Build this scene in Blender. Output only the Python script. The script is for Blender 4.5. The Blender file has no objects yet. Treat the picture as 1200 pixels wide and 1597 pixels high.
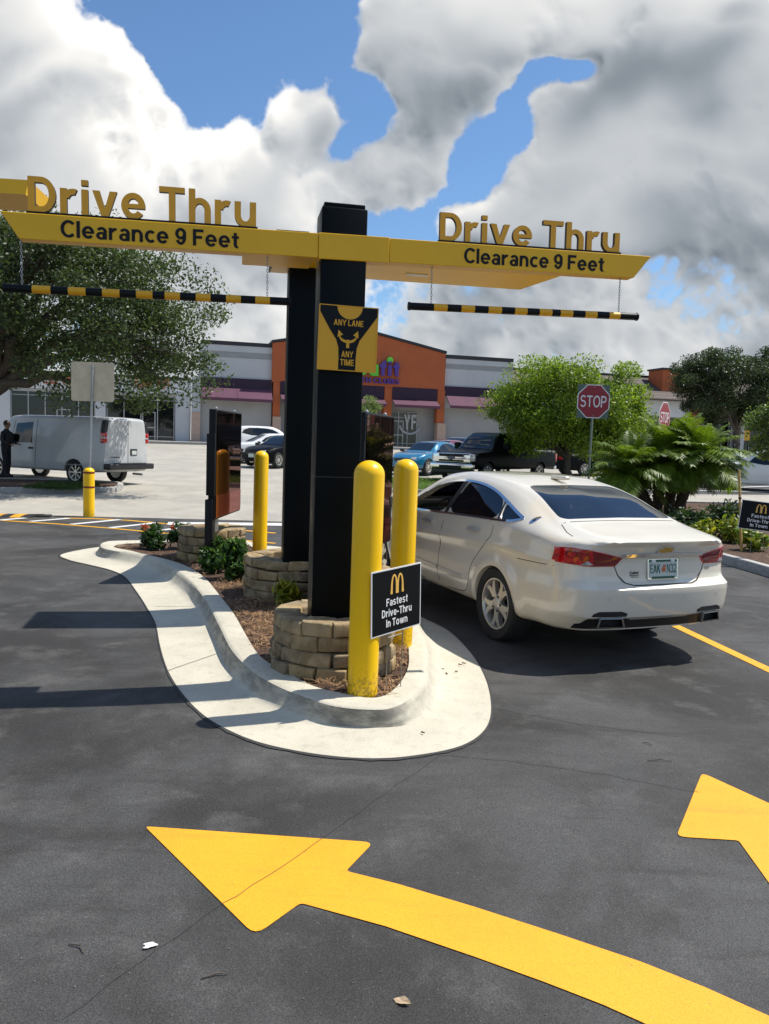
import bpy, bmesh, math, random
import numpy as np
from mathutils import Vector, Matrix, noise
from mathutils.bvhtree import BVHTree
from mathutils.geometry import delaunay_2d_cdt
R = math.radians
scene = bpy.context.scene
col = scene.collection

# ------------------------------------------------------------------ camera
FPX, CAMH, HORIZON, ROLL = 1230.0, 1.82, 687.0, 0.034
PITCH = math.atan((798.5 - HORIZON) / FPX)
_fw = Vector((0, math.cos(PITCH), -math.sin(PITCH)))
_up0 = Vector((0, math.sin(PITCH), math.cos(PITCH)))
_rt0 = Vector((1, 0, 0))
_rt = _rt0 * math.cos(ROLL) + _up0 * math.sin(ROLL)
_up = _up0 * math.cos(ROLL) - _rt0 * math.sin(ROLL)
cam_d = bpy.data.cameras.new('camera')
cam_d.sensor_fit = 'VERTICAL'; cam_d.sensor_height = 36.0
cam_d.lens = FPX / 1597.0 * 36.0
cam_d.clip_start = 0.05; cam_d.clip_end = 3000
cam = bpy.data.objects.new('camera', cam_d); col.objects.link(cam)
cam.matrix_world = Matrix(((_rt.x, _up.x, -_fw.x, 0), (_rt.y, _up.y, -_fw.y, 0), (_rt.z, _up.z, -_fw.z, CAMH), (0, 0, 0, 1)))
scene.camera = cam

# ------------------------------------------------------------------ light and exposure
SUN_AZ, SUN_EL = R(15.0), R(59.0)       # azimuth from +X towards +Y
SUN_DIR = Vector((math.cos(SUN_AZ) * math.cos(SUN_EL), math.sin(SUN_AZ) * math.cos(SUN_EL), math.sin(SUN_EL)))
sun_d = bpy.data.lights.new('sun', 'SUN'); sun_d.energy = 4.9; sun_d.angle = R(0.5); sun_d.color = (1.0, 0.955, 0.88)
sun = bpy.data.objects.new('sun', sun_d); col.objects.link(sun)
sun.rotation_euler = (-SUN_DIR).to_track_quat('-Z', 'Y').to_euler()
scene.view_settings.view_transform = 'Standard'; scene.view_settings.look = 'None'
scene.view_settings.exposure = 0.20; scene.view_settings.gamma = 1.0
scene.view_settings.use_curve_mapping = False
scene.cycles.max_bounces = 8; scene.cycles.transparent_max_bounces = 16
scene.cycles.caustics_reflective = False; scene.cycles.caustics_refractive = False
scene.cycles.sample_clamp_indirect = 6.0
scene.cycles.use_denoising = True

class NT:
    """small node-tree helper"""
    def __init__(s, tree):
        s.t = tree; s.n = tree.nodes; s.l = tree.links
    def node(s, typ, **kw):
        nd = s.n.new(typ)
        for k, v in kw.items():
            setattr(nd, k, v)
        return nd
    def link(s, a, b): s.l.new(a, b)
    def put(s, sock, v):
        if isinstance(v, bpy.types.NodeSocket): s.l.new(v, sock)
        else: sock.default_value = v
    def math(s, op, a, b=0.0, c=None, clamp=False):
        nd = s.node('ShaderNodeMath', operation=op, use_clamp=clamp)
        s.put(nd.inputs[0], a); s.put(nd.inputs[1], b)
        if c is not None: s.put(nd.inputs[2], c)
        return nd.outputs[0]
    def vmath(s, op, a, b=(0, 0, 0)):
        nd = s.node('ShaderNodeVectorMath', operation=op)
        s.put(nd.inputs[0], a)
        if op == 'SCALE': s.put(nd.inputs['Scale'], b)
        else: s.put(nd.inputs[1], b)
        return nd.outputs['Value'] if op in ('LENGTH', 'DOT_PRODUCT', 'DISTANCE') else nd.outputs[0]
    def noise(s, vec, scale, detail=6, rough=0.55, dist=0.0):
        nd = s.node('ShaderNodeTexNoise')
        if vec is not None: s.put(nd.inputs['Vector'], vec)
        nd.inputs['Scale'].default_value = scale; nd.inputs['Detail'].default_value = detail
        nd.inputs['Roughness'].default_value = rough; nd.inputs['Distortion'].default_value = dist
        return nd
    def ramp(s, v, a, b, o0=0.0, o1=1.0, kind='SMOOTHSTEP'):
        nd = s.node('ShaderNodeMapRange', interpolation_type=kind)
        s.put(nd.inputs['Value'], v)
        for k, x in (('From Min', a), ('From Max', b), ('To Min', o0), ('To Max', o1)): s.put(nd.inputs[k], x)
        return nd.outputs[0]
    def mix(s, f, a, b, blend='MIX'):
        nd = s.node('ShaderNodeMix', data_type='RGBA', blend_type=blend)
        s.put(nd.inputs[0], f)
        s.put(nd.inputs[6], a if isinstance(a, bpy.types.NodeSocket) else (*a, 1) if len(a) == 3 else a)
        s.put(nd.inputs[7], b if isinstance(b, bpy.types.NodeSocket) else (*b, 1) if len(b) == 3 else b)
        return nd.outputs[2]

# ------------------------------------------------------------------ sky: Nishita with procedural cumulus laid out in world direction
world = bpy.data.worlds.new('World'); scene.world = world; world.use_nodes = True
w = NT(world.node_tree); w.n.clear()
SKY = 0.10
sky = w.node('ShaderNodeTexSky', sky_type='NISHITA'); sky.sun_disc = False
sky.sun_elevation = SUN_EL; sky.sun_rotation = math.pi / 2 - SUN_AZ
sky.air_density = 1.0; sky.dust_density = 0.6; sky.ozone_density = 1.6
tc = w.node('ShaderNodeTexCoord'); dirv = tc.outputs['Generated']
sp = w.node('ShaderNodeSeparateXYZ'); w.link(dirv, sp.inputs[0])
yy = w.math('MAXIMUM', w.math('ABSOLUTE', sp.outputs[1]), 0.25)
cu = w.math('DIVIDE', sp.outputs[0], yy); cv = w.math('DIVIDE', sp.outputs[2], yy)
cmb = w.node('ShaderNodeCombineXYZ'); w.link(cu, cmb.inputs[0]); w.link(cv, cmb.inputs[1]); w.link(w.math('MULTIPLY', w.math('LESS_THAN', sp.outputs[1], 0.0), 7.0), cmb.inputs[2])
uv0 = cmb.outputs[0]
# cumulus field: a 3-D density grid behind the picture's part of the sky (u, v: tangents of the world direction about +Y; w: depth),
# lit by one sweep of sunlight and looked through once. Computed here, kept in memory as an image for the sky.
CU0, CU1, CV0, CV1 = -.80, .80, -.04, .76
def cloud_field(NU=1008, NV=504, NW=48, seed=7):
    rg = np.random.default_rng(seed)
    du = (CU1 - CU0) / NU
    u = (np.arange(NU) + .5) / NU * (CU1 - CU0) + CU0; v = (np.arange(NV) + .5) / NV * (CV1 - CV0) + CV0
    UU, VV = np.meshgrid(u, v)                                  # [NV, NU]
    dp = _fw.y + _fw.z * VV; px = 600 + FPX * (_rt.x * UU + _rt.y + _rt.z * VV) / dp; py = 798.5 - FPX * (_up.x * UU + _up.y + _up.z * VV) / dp
    def poly(P):
        m = np.zeros(px.shape, bool); n = len(P); j = n - 1
        for i in range(n):
            xi, yi = P[i]; xj, yj = P[j]
            m ^= ((yi > py) != (yj > py)) & (px < (xj - xi) * (py - yi) / (yj - yi + 1e-9) + xi); j = i
        return m
    def blur(a, s):
        k = lambda n: np.exp(-2 * (np.pi * s * np.fft.fftfreq(n)) ** 2)
        return np.fft.ifft2(np.fft.fft2(np.pad(a, ((0, NV), (0, NU)), 'edge')) * k(2 * NV)[:, None] * k(2 * NU)[None, :]).real[:NV, :NU]
    S = np.zeros(px.shape)
    for P, val in CLOUDS: S = np.maximum(S, poly(P) * val)
    for P, val in GAPS: S = np.where(poly(P), np.minimum(S, val), S)
    S = .55 * blur(S, 5) + .45 * blur(S, 16)
    # band-limited noise; the lumps are billowed (1 - |n|) so outlines bulge like cauliflower
    fu, fv, fw = np.fft.fftfreq(NU, du)[None, :, None], np.fft.fftfreq(NV, du)[:, None, None], np.fft.rfftfreq(NW, du * 1.6)[None, None, :]
    kk = np.sqrt(fu ** 2 + fv ** 2 + fw ** 2) + 1e-6
    def band(k0, wd=.55, slope=0.0):
        f = np.fft.rfftn(rg.standard_normal((NV, NU, NW), dtype=np.float32))
        f *= np.exp(-(np.log(kk / k0) / wd) ** 2) if not slope else np.where(kk > k0, (kk / k0) ** slope, 1.0)
        n = np.fft.irfftn(f, s=(NV, NU, NW)).astype(np.float32); return n / n.std()
    F = np.zeros((NV, NU, NW), np.float32)
    F += .16 * band(3.0, .5)
    for k0, a in ((5.5, .18), (11., .20), (22., .165), (44., .105), (88., .070)):
        F += np.float32(a) * (.80 - np.minimum(np.abs(band(k0, .42)), 1.35))
    F += .030 * band(60., slope=-1.4)
    wz = ((np.arange(NW) + .5) / NW * 2 - 1)[None, None, :]
    amp = np.float32(1.0)
    F += (S * 1.45 - .79)[:, :, None].astype(np.float32) - (.42 * wz ** 2).astype(np.float32)
    soft = np.clip(blur(SOFTMAP(px, py), 25), 0, 1)
    D = np.clip(F * (4.4 - 3.1 * soft)[:, :, None].astype(np.float32), 0, 1); del F
    # sunlight swept down from the upper right
    su, sv, sw = .46, .72, -.52
    tau = np.zeros_like(D); sig = 46.0 * (du / sv); cu_, cw_ = su / sv, -sw / sv / 1.6
    acc = np.zeros((NU, NW), np.float32)
    for i in range(NV - 1, -1, -1):
        a = acc
        f = cu_; k = int(np.floor(f)); r = f - k                # light enters from +u: take the value a little to the right
        a = (1 - r) * np.roll(a, -k, 0) + r * np.roll(a, -k - 1, 0); a[-2:, :] = 0
        f = cw_; a = (1 - f) * a + f * np.roll(a, 1, 1); a[:, 0] *= 1 - f
        tau[i] = a; acc = a + D[i] * np.float32(sig)
        if i % 3 == 0: acc = .5 * acc + .25 * np.roll(acc, 1, 0) + .25 * np.roll(acc, -1, 0)
    T = np.ones((NV, NU), np.float32); L = np.zeros((NV, NU), np.float32); B = np.zeros((NV, NU), np.float32)
    sv_ = 1 - np.exp(-.42 * D)
    hgt = np.clip((VV - .05) / .6, 0, 1)
    for k in range(NW):
        a = sv_[:, :, k]; t = tau[:, :, k]
        lit = .42 * np.exp(-t) + .36 * np.exp(-.16 * t) + .26 * np.exp(-.025 * t)
        L += T * a * lit; B += T * a * k; T *= 1 - a
    A = 1 - T
    lum = L / np.maximum(A, 1e-4)
    lum = .17 + 1.14 * lum
    Z = B / np.maximum(A, 1e-3)
    for s_, c_ in ((1.2, .026), (4, .040), (10, .065)):      # lumps turned to the sun catch more of it
        Zb = blur(Z, s_); gy, gx = np.gradient(Zb)
        lum += np.clip(c_ * (.5 * gx + .85 * gy) * s_ ** .3, -.22, .20) * np.clip((A - .6) * 2.5, 0, 1)
    dk = np.zeros(px.shape); wx = [sum(blur(rg.standard_normal(px.shape), s_) * s_ * a_ for s_, a_ in ((40, 190), (14, 60), (5, 16))) for _ in (0, 1)]
    for (x, y, rx, ry, an, am) in SHADE:
        c, s = np.cos(np.radians(an)), np.sin(np.radians(an)); X, Y_ = px - x + wx[0], py - y + wx[1]
        dk = np.maximum(dk, am * np.exp(-(((c * X + s * Y_) / rx) ** 2 + ((-s * X + c * Y_) / ry) ** 2)))
    thin = np.clip((blur(A, 6) - .5) * 2, 0, 1)
    lum *= 1 - dk * (.35 + .65 * thin)
    lum = np.clip(lum, .16, 1.0)
    return A, lum
CLOUDS = [
    ([(-260, -120), (85, -120), (95, 10), (120, 45), (160, 30), (190, 40), (215, 85), (245, 100), (265, 150), (285, 165), (295, 205), (340, 212), (375, 185), (395, 205), (410, 250), (440, 270), (470, 290), (500, 340), (490, 400), (430, 430), (330, 420), (200, 470), (100, 440), (-260, 460)], 1.0),
    ([(420, 160), (455, 145), (480, 162), (505, 146), (530, 175), (520, 225), (495, 260), (440, 270), (420, 215)], .80),
    ([(560, 20), (590, -120), (1030, -120), (1000, 20), (960, 50), (935, 85), (890, 95), (850, 75), (815, 95), (800, 140), (775, 150), (765, 190), (735, 205), (705, 240), (695, 285), (655, 325), (590, 335), (520, 340), (460, 320), (470, 280), (540, 240), (590, 215), (612, 170), (595, 120), (562, 105)], .95),
    ([(1020, -120), (1600, -120), (1600, 440), (1150, 410), (1100, 385), (1010, 400), (960, 400), (690, 380), (680, 335), (740, 318), (780, 290), (800, 250), (835, 220), (818, 150), (850, 115), (880, 130), (930, 125), (950, 70), (1010, 30)], 1.0),
    ([(540, 400), (700, 395), (1000, 420), (1110, 380), (1600, 410), (1600, 660), (1200, 600), (1060, 640), (900, 640), (540, 640)], .66),
    ([(150, 400), (500, 380), (540, 520), (540, 660), (300, 680), (150, 600), (-260, 600), (-260, 430)], .66),
    ([(-260, 560), (1600, 560), (1600, 780), (-260, 780)], .60),
]
GAPS = [([(365, 425), (425, 430), (420, 500), (390, 520), (360, 480)], .44), ([(1000, 402), (1045, 392), (1065, 420), (1040, 455), (1000, 470), (985, 440)], .55), ([(600, 345), (690, 330), (690, 380), (590, 380)], .46),
        ([(1060, 500), (1200, 470), (1240, 520), (1130, 545)], .50), ([(300, 480), (350, 500), (330, 530), (290, 520)], .5)]
SHADE = [(1010, 155, 200, 90, -8, .55), (850, 330, 120, 30, 0, .12), (665, 190, 110, 120, -60, .50), (560, 270, 100, 55, -20, .42), (740, 50, 170, 60, 0, .36), (475, 205, 60, 60, 0, .36), (1180, 440, 140, 70, 0, .42), (760, 440, 130, 50, 0, .34), (320, 440, 110, 40, 0, .34), (60, 140, 130, 60, 0, .22), (150, 120, 40, 60, 20, .12), (110, 270, 170, 45, 0, .30),
         (260, 250, 80, 50, 0, .26), (230, 180, 40, 40, 0, .14), (1190, 280, 70, 60, 0, .2), (1160, 40, 90, 60, 0, .35), (960, 540, 200, 40, 0, .22), (680, 540, 100, 40, 0, .24), (400, 300, 60, 40, 0, .22)]
def SOFTMAP(px, py): return (((px > 430) & (px < 800) & (py < 350)) * .85 + ((py > 430) * .4)).clip(0, .85) * .75

cA, cL = cloud_field()
cimg = bpy.data.images.new('cumulus', cA.shape[1], cA.shape[0], alpha=True, float_buffer=True)
px_ = np.ones((cA.shape[0], cA.shape[1], 4), np.float32); px_[..., 0] = px_[..., 1] = px_[..., 2] = cL; px_[..., 3] = cA
px_[..., 1] = cA; px_[..., 3] = 1                     # red: brightness, green: cover
cimg.colorspace_settings.name = 'Non-Color'; cimg.pixels.foreach_set(px_.ravel()); cimg.pack(); del px_, cA
ti = w.node('ShaderNodeTexImage'); ti.image = cimg; ti.extension = 'EXTEND'; ti.interpolation = 'Cubic'
cm = w.node('ShaderNodeCombineXYZ')
w.link(w.math('MULTIPLY_ADD', cu, 1 / (CU1 - CU0), -CU0 / (CU1 - CU0)), cm.inputs[0]); w.link(w.math('MULTIPLY_ADD', cv, 1 / (CV1 - CV0), -CV0 / (CV1 - CV0)), cm.inputs[1])
w.link(cm.outputs[0], ti.inputs['Vector'])
si = w.node('ShaderNodeSeparateColor'); w.link(ti.outputs['Color'], si.inputs[0])
# the rest of the sky dome: broken cloud from a plain fractal
wisp = w.noise(uv0, 1.7, 8, .56, .3); w2 = w.noise(w.vmath('ADD', uv0, (.06, .08, 0)), 1.7, 4, .5)
dens = w.math('ADD', w.math('SUBTRACT', wisp.outputs['Fac'], .5), w.math('MULTIPLY', w.ramp(sp.outputs[2], 0, .9), -.10))
ao = w.ramp(dens, -.045, .05); lo_ = w.math('ADD', .72, w.math('MULTIPLY', w.math('SUBTRACT', wisp.outputs['Fac'], w2.outputs['Fac']), 1.6), clamp=True)
win = w.math('MULTIPLY', w.math('MULTIPLY', w.ramp(w.math('ABSOLUTE', cu), .66, .79, 1, 0), w.ramp(cv, .64, .75, 1, 0)), w.math('GREATER_THAN', sp.outputs[1], 0.0))
alpha = w.mix(win, w.node('ShaderNodeCombineColor').outputs[0], (0, 0, 0)) if False else w.math('ADD', w.math('MULTIPLY', si.outputs[1], win), w.math('MULTIPLY', ao, w.math('SUBTRACT', 1.0, win)))
lum = w.math('ADD', w.math('MULTIPLY', si.outputs[0], win), w.math('MULTIPLY', lo_, w.math('SUBTRACT', 1.0, win)))
ccol = w.mix(w.ramp(lum, .2, .85, 0, 1, 'LINEAR'), (.78, .91, 1.06), (1.0, .99, .965))
ccol = w.vmath('SCALE', ccol, w.math('MULTIPLY', lum, 0.91 / SKY))
skyc = w.mix(1.0, sky.outputs[0], (.88, 1.12, 1.32), 'MULTIPLY')
fin = w.mix(alpha, skyc, ccol)
world.cycles.sampling_method = 'MANUAL'; world.cycles.sample_map_resolution = 512
bg = w.node('ShaderNodeBackground'); w.link(fin, bg.inputs[0]); bg.inputs[1].default_value = SKY
wo = w.node('ShaderNodeOutputWorld'); w.link(bg.outputs[0], wo.inputs[0])

# ------------------------------------------------------------------ picture ray -> place on the ground (used once, to survey positions)
def ray(px, py): return (_fw + _rt * ((px - 600) / FPX) + _up * ((798.5 - py) / FPX))
def gz(y): 
    t = max(0.0, min(y, 74.0) - 17.0)
    return 0.0249 * t * t / (t + 2.5) if t > 0 else 0.0
def G(px, py, h=0.0):
    d = ray(px, py); lo, hi = 0.0, 400.0
    for _ in range(60):
        t = (lo + hi) / 2
        if CAMH + d.z * t - gz(d.y * t) - h > 0: lo = t
        else: hi = t
    return Vector((d.x * t, d.y * t, gz(d.y * t) + h))
def Y(px, py, y):
    d = ray(px, py); t = y / d.y
    return Vector((d.x * t, y, CAMH + d.z * t))

# ------------------------------------------------------------------ object helpers
ORG = {}
def tag(o, label=None, cat=None, group=None, kind=None):
    if label: o['label'] = label
    if cat: o['category'] = cat
    if group: o['group'] = group
    if kind: o['kind'] = kind
    return o
def thing(name, label, cat, loc=(0, 0, 0), rz=0.0, group=None):
    o = bpy.data.objects.new(name, None); col.objects.link(o)
    o.empty_display_size = .1
    o.location = loc; o.rotation_euler = (0, 0, rz)
    ORG[o] = Matrix.Translation(Vector(loc)) @ Matrix.Rotation(rz, 4, 'Z')
    return tag(o, label, cat, group)
def copy_tree(o, parent=None, top=True):
    c = o.copy(); col.objects.link(c)
    if parent is not None: c.parent = parent
    for ch in [q for q in bpy.data.objects if q.parent == o]: copy_tree(ch, c, False)
    return c
def link_mesh(name, me, parent=None, smooth=None):
    o = bpy.data.objects.new(name, me); col.objects.link(o)
    if parent is not None:
        o.parent = parent; ORG[o] = ORG.get(parent, Matrix())
    if smooth is not None:
        me.polygons.foreach_set('use_smooth', [True] * len(me.polygons))
        if smooth < 180: me.set_sharp_from_angle(angle=R(smooth))
    return o
class MB:
    """collects boxes, prisms, tubes; build() links them as ONE mesh object. Points are world points unless local."""
    def __init__(s): s.v = []; s.f = []; s.m = []; s.mats = []
    def mi(s, m):
        if m not in s.mats: s.mats.append(m)
        return s.mats.index(m)
    def add(s, vs, fs, m):
        b = len(s.v); s.v += [tuple(p) for p in vs]; i = s.mi(m)
        for f in fs: s.f.append(tuple(b + k for k in f)); s.m.append(i)
        return s
    def box(s, x0, x1, y0, y1, z0, z1, m, F=None):
        vs = [Vector((x, y, z)) for z in (z0, z1) for y in (y0, y1) for x in (x0, x1)]
        if F is not None: vs = [F @ p for p in vs]
        return s.add(vs, [(0, 2, 3, 1), (4, 5, 7, 6), (0, 1, 5, 4), (2, 6, 7, 3), (0, 4, 6, 2), (1, 3, 7, 5)], m)
    def rbox(s, x0, x1, y0, y1, z0, z1, r, m, F=None, n=3):
        """box with rounded edges"""
        c = Vector(((x0 + x1) / 2, (y0 + y1) / 2, (z0 + z1) / 2)); h = Vector(((x1 - x0) / 2, (y1 - y0) / 2, (z1 - z0) / 2))
        r = min(r, h.x * .98, h.y * .98, h.z * .98)
        steps = [-1 + 0.0001] 
        def axis(hh):
            a = [-hh + r * (1 - math.cos(math.pi / 2 * k / n)) for k in range(n + 1)]
            return a + [-q for q in reversed(a)]
        ax = [axis(h.x), axis(h.y), axis(h.z)]
        def rnd(p):
            q = Vector((max(-h.x + r, min(h.x - r, p.x)), max(-h.y + r, min(h.y - r, p.y)), max(-h.z + r, min(h.z - r, p.z))))
            d = p - q
            if d.length > 1e-9: d = d.normalized() * r
            return c + q + d
        vs, fs, idx = [], [], {}
        def vid(i, j, k):
            key = (i, j, k)
            if key not in idx:
                idx[key] = len(vs); vs.append(rnd(Vector((ax[0][i], ax[1][j], ax[2][k]))))
            return idx[key]
        L = 2 * n + 1
        for a in range(L):
            for b in range(L):
                fs.append((vid(a, b, 0), vid(a, b + 1, 0), vid(a + 1, b + 1, 0), vid(a + 1, b, 0)))
                fs.append((vid(a, b, L), vid(a + 1, b, L), vid(a + 1, b + 1, L), vid(a, b + 1, L)))
                fs.append((vid(a, 0, b), vid(a + 1, 0, b), vid(a + 1, 0, b + 1), vid(a, 0, b + 1)))
                fs.append((vid(a, L, b), vid(a, L, b + 1), vid(a + 1, L, b + 1), vid(a + 1, L, b)))
                fs.append((vid(0, a, b), vid(0, a, b + 1), vid(0, a + 1, b + 1), vid(0, a + 1, b)))
                fs.append((vid(L, a, b), vid(L, a + 1, b), vid(L, a + 1, b + 1), vid(L, a, b + 1)))
        if F is not None: vs = [F @ p for p in vs]
        return s.add(vs, fs, m)
    def prism(s, pts, d0, d1, m, F=None, mside=None):
        """pts: 2-D outline (counter-clockwise) in the frame's XY, extruded along its Z from d0 to d1"""
        n = len(pts)
        vs = [Vector((p[0], p[1], d)) for d in (d0, d1) for p in pts]
        if F is not None: vs = [F @ p for p in vs]
        s.add(vs, [tuple(range(n - 1, -1, -1)), tuple(range(n, 2 * n))], m)
        b = len(s.v) - 2 * n; i = s.mi(mside or m)
        for k in range(n):
            k2 = (k + 1) % n
            s.f.append((b + k, b + k2, b + n + k2, b + n + k)); s.m.append(i)
        return s
    def tube(s, pts, r, m, n=8, caps=True):
        pts = [Vector(p) for p in pts]; rs = r if isinstance(r, (list, tuple)) else [r] * len(pts)
        rings = []; prev = None
        for i, p in enumerate(pts):
            d = (pts[min(i + 1, len(pts) - 1)] - pts[max(i - 1, 0)]).normalized()
            u = prev if prev is not None else (Vector((0, 0, 1)) if abs(d.z) < .9 else Vector((1, 0, 0)))
            u = (u - d * u.dot(d)).normalized(); prev = u; v = d.cross(u)
            rings.append([p + (u * math.cos(2 * math.pi * k / n) + v * math.sin(2 * math.pi * k / n)) * rs[i] for k in range(n)])
        vs = [q for g in rings for q in g]; fs = []
        for i in range(len(pts) - 1):
            for k in range(n):
                fs.append((i * n + k, i * n + (k + 1) % n, (i + 1) * n + (k + 1) % n, (i + 1) * n + k))
        if caps: fs += [tuple(range(n - 1, -1, -1)), tuple((len(pts) - 1) * n + k for k in range(n))]
        return s.add(vs, fs, m)
    def lathe(s, prof, m, F=None, n=32, caps=False):
        """prof: (radius, height) pairs about the frame's Z"""
        vs, fs = [], []
        for r, z in prof:
            for k in range(n):
                a = 2 * math.pi * k / n
                vs.append(Vector((r * math.cos(a), r * math.sin(a), z)))
        if F is not None: vs = [F @ p for p in vs]
        for i in range(len(prof) - 1):
            for k in range(n):
                fs.append((i * n + k, i * n + (k + 1) % n, (i + 1) * n + (k + 1) % n, (i + 1) * n + k))
        if caps: fs += [tuple(range(n - 1, -1, -1)), tuple((len(prof) - 1) * n + k for k in range(n))]
        return s.add(vs, fs, m)
    def build(s, name, parent=None, smooth=None, local=False):
        me = bpy.data.meshes.new(name)
        vs = s.v
        if parent is not None and not local:
            inv = ORG.get(parent, Matrix()).inverted()
            vs = [tuple(inv @ Vector(p)) for p in vs]
        me.from_pydata(vs, [], s.f)
        for m in s.mats: me.materials.append(m)
        me.polygons.foreach_set('material_index', s.m)
        me.update()
        return link_mesh(name, me, parent, smooth)
def frame(o, x, up=(0, 0, 1)):
    """matrix with X along x, Y along up, Z = X x Y (towards the viewer when x runs to the right)"""
    x = Vector(x).normalized(); u = Vector(up); u = (u - x * u.dot(x)).normalized(); z = x.cross(u)
    return Matrix(((x.x, u.x, z.x, o[0]), (x.y, u.y, z.y, o[1]), (x.z, u.z, z.z, o[2]), (0, 0, 0, 1)))
def chaikin(pts, it=2, closed=True):
    for _ in range(it):
        q = []; n = len(pts)
        for i in range(n if closed else n - 1):
            a, b = pts[i], pts[(i + 1) % n]
            q.append((a[0] * .75 + b[0] * .25, a[1] * .75 + b[1] * .25)); q.append((a[0] * .25 + b[0] * .75, a[1] * .25 + b[1] * .75))
        pts = q
    return pts
def rrect(x0, x1, y0, y1, r, n=5):
    p = []
    for cx, cy, a0 in ((x1 - r, y0 + r, -90), (x1 - r, y1 - r, 0), (x0 + r, y1 - r, 90), (x0 + r, y0 + r, 180)):
        for k in range(n + 1):
            a = R(a0 + 90 * k / n); p.append((cx + r * math.cos(a), cy + r * math.sin(a)))
    return p
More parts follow.
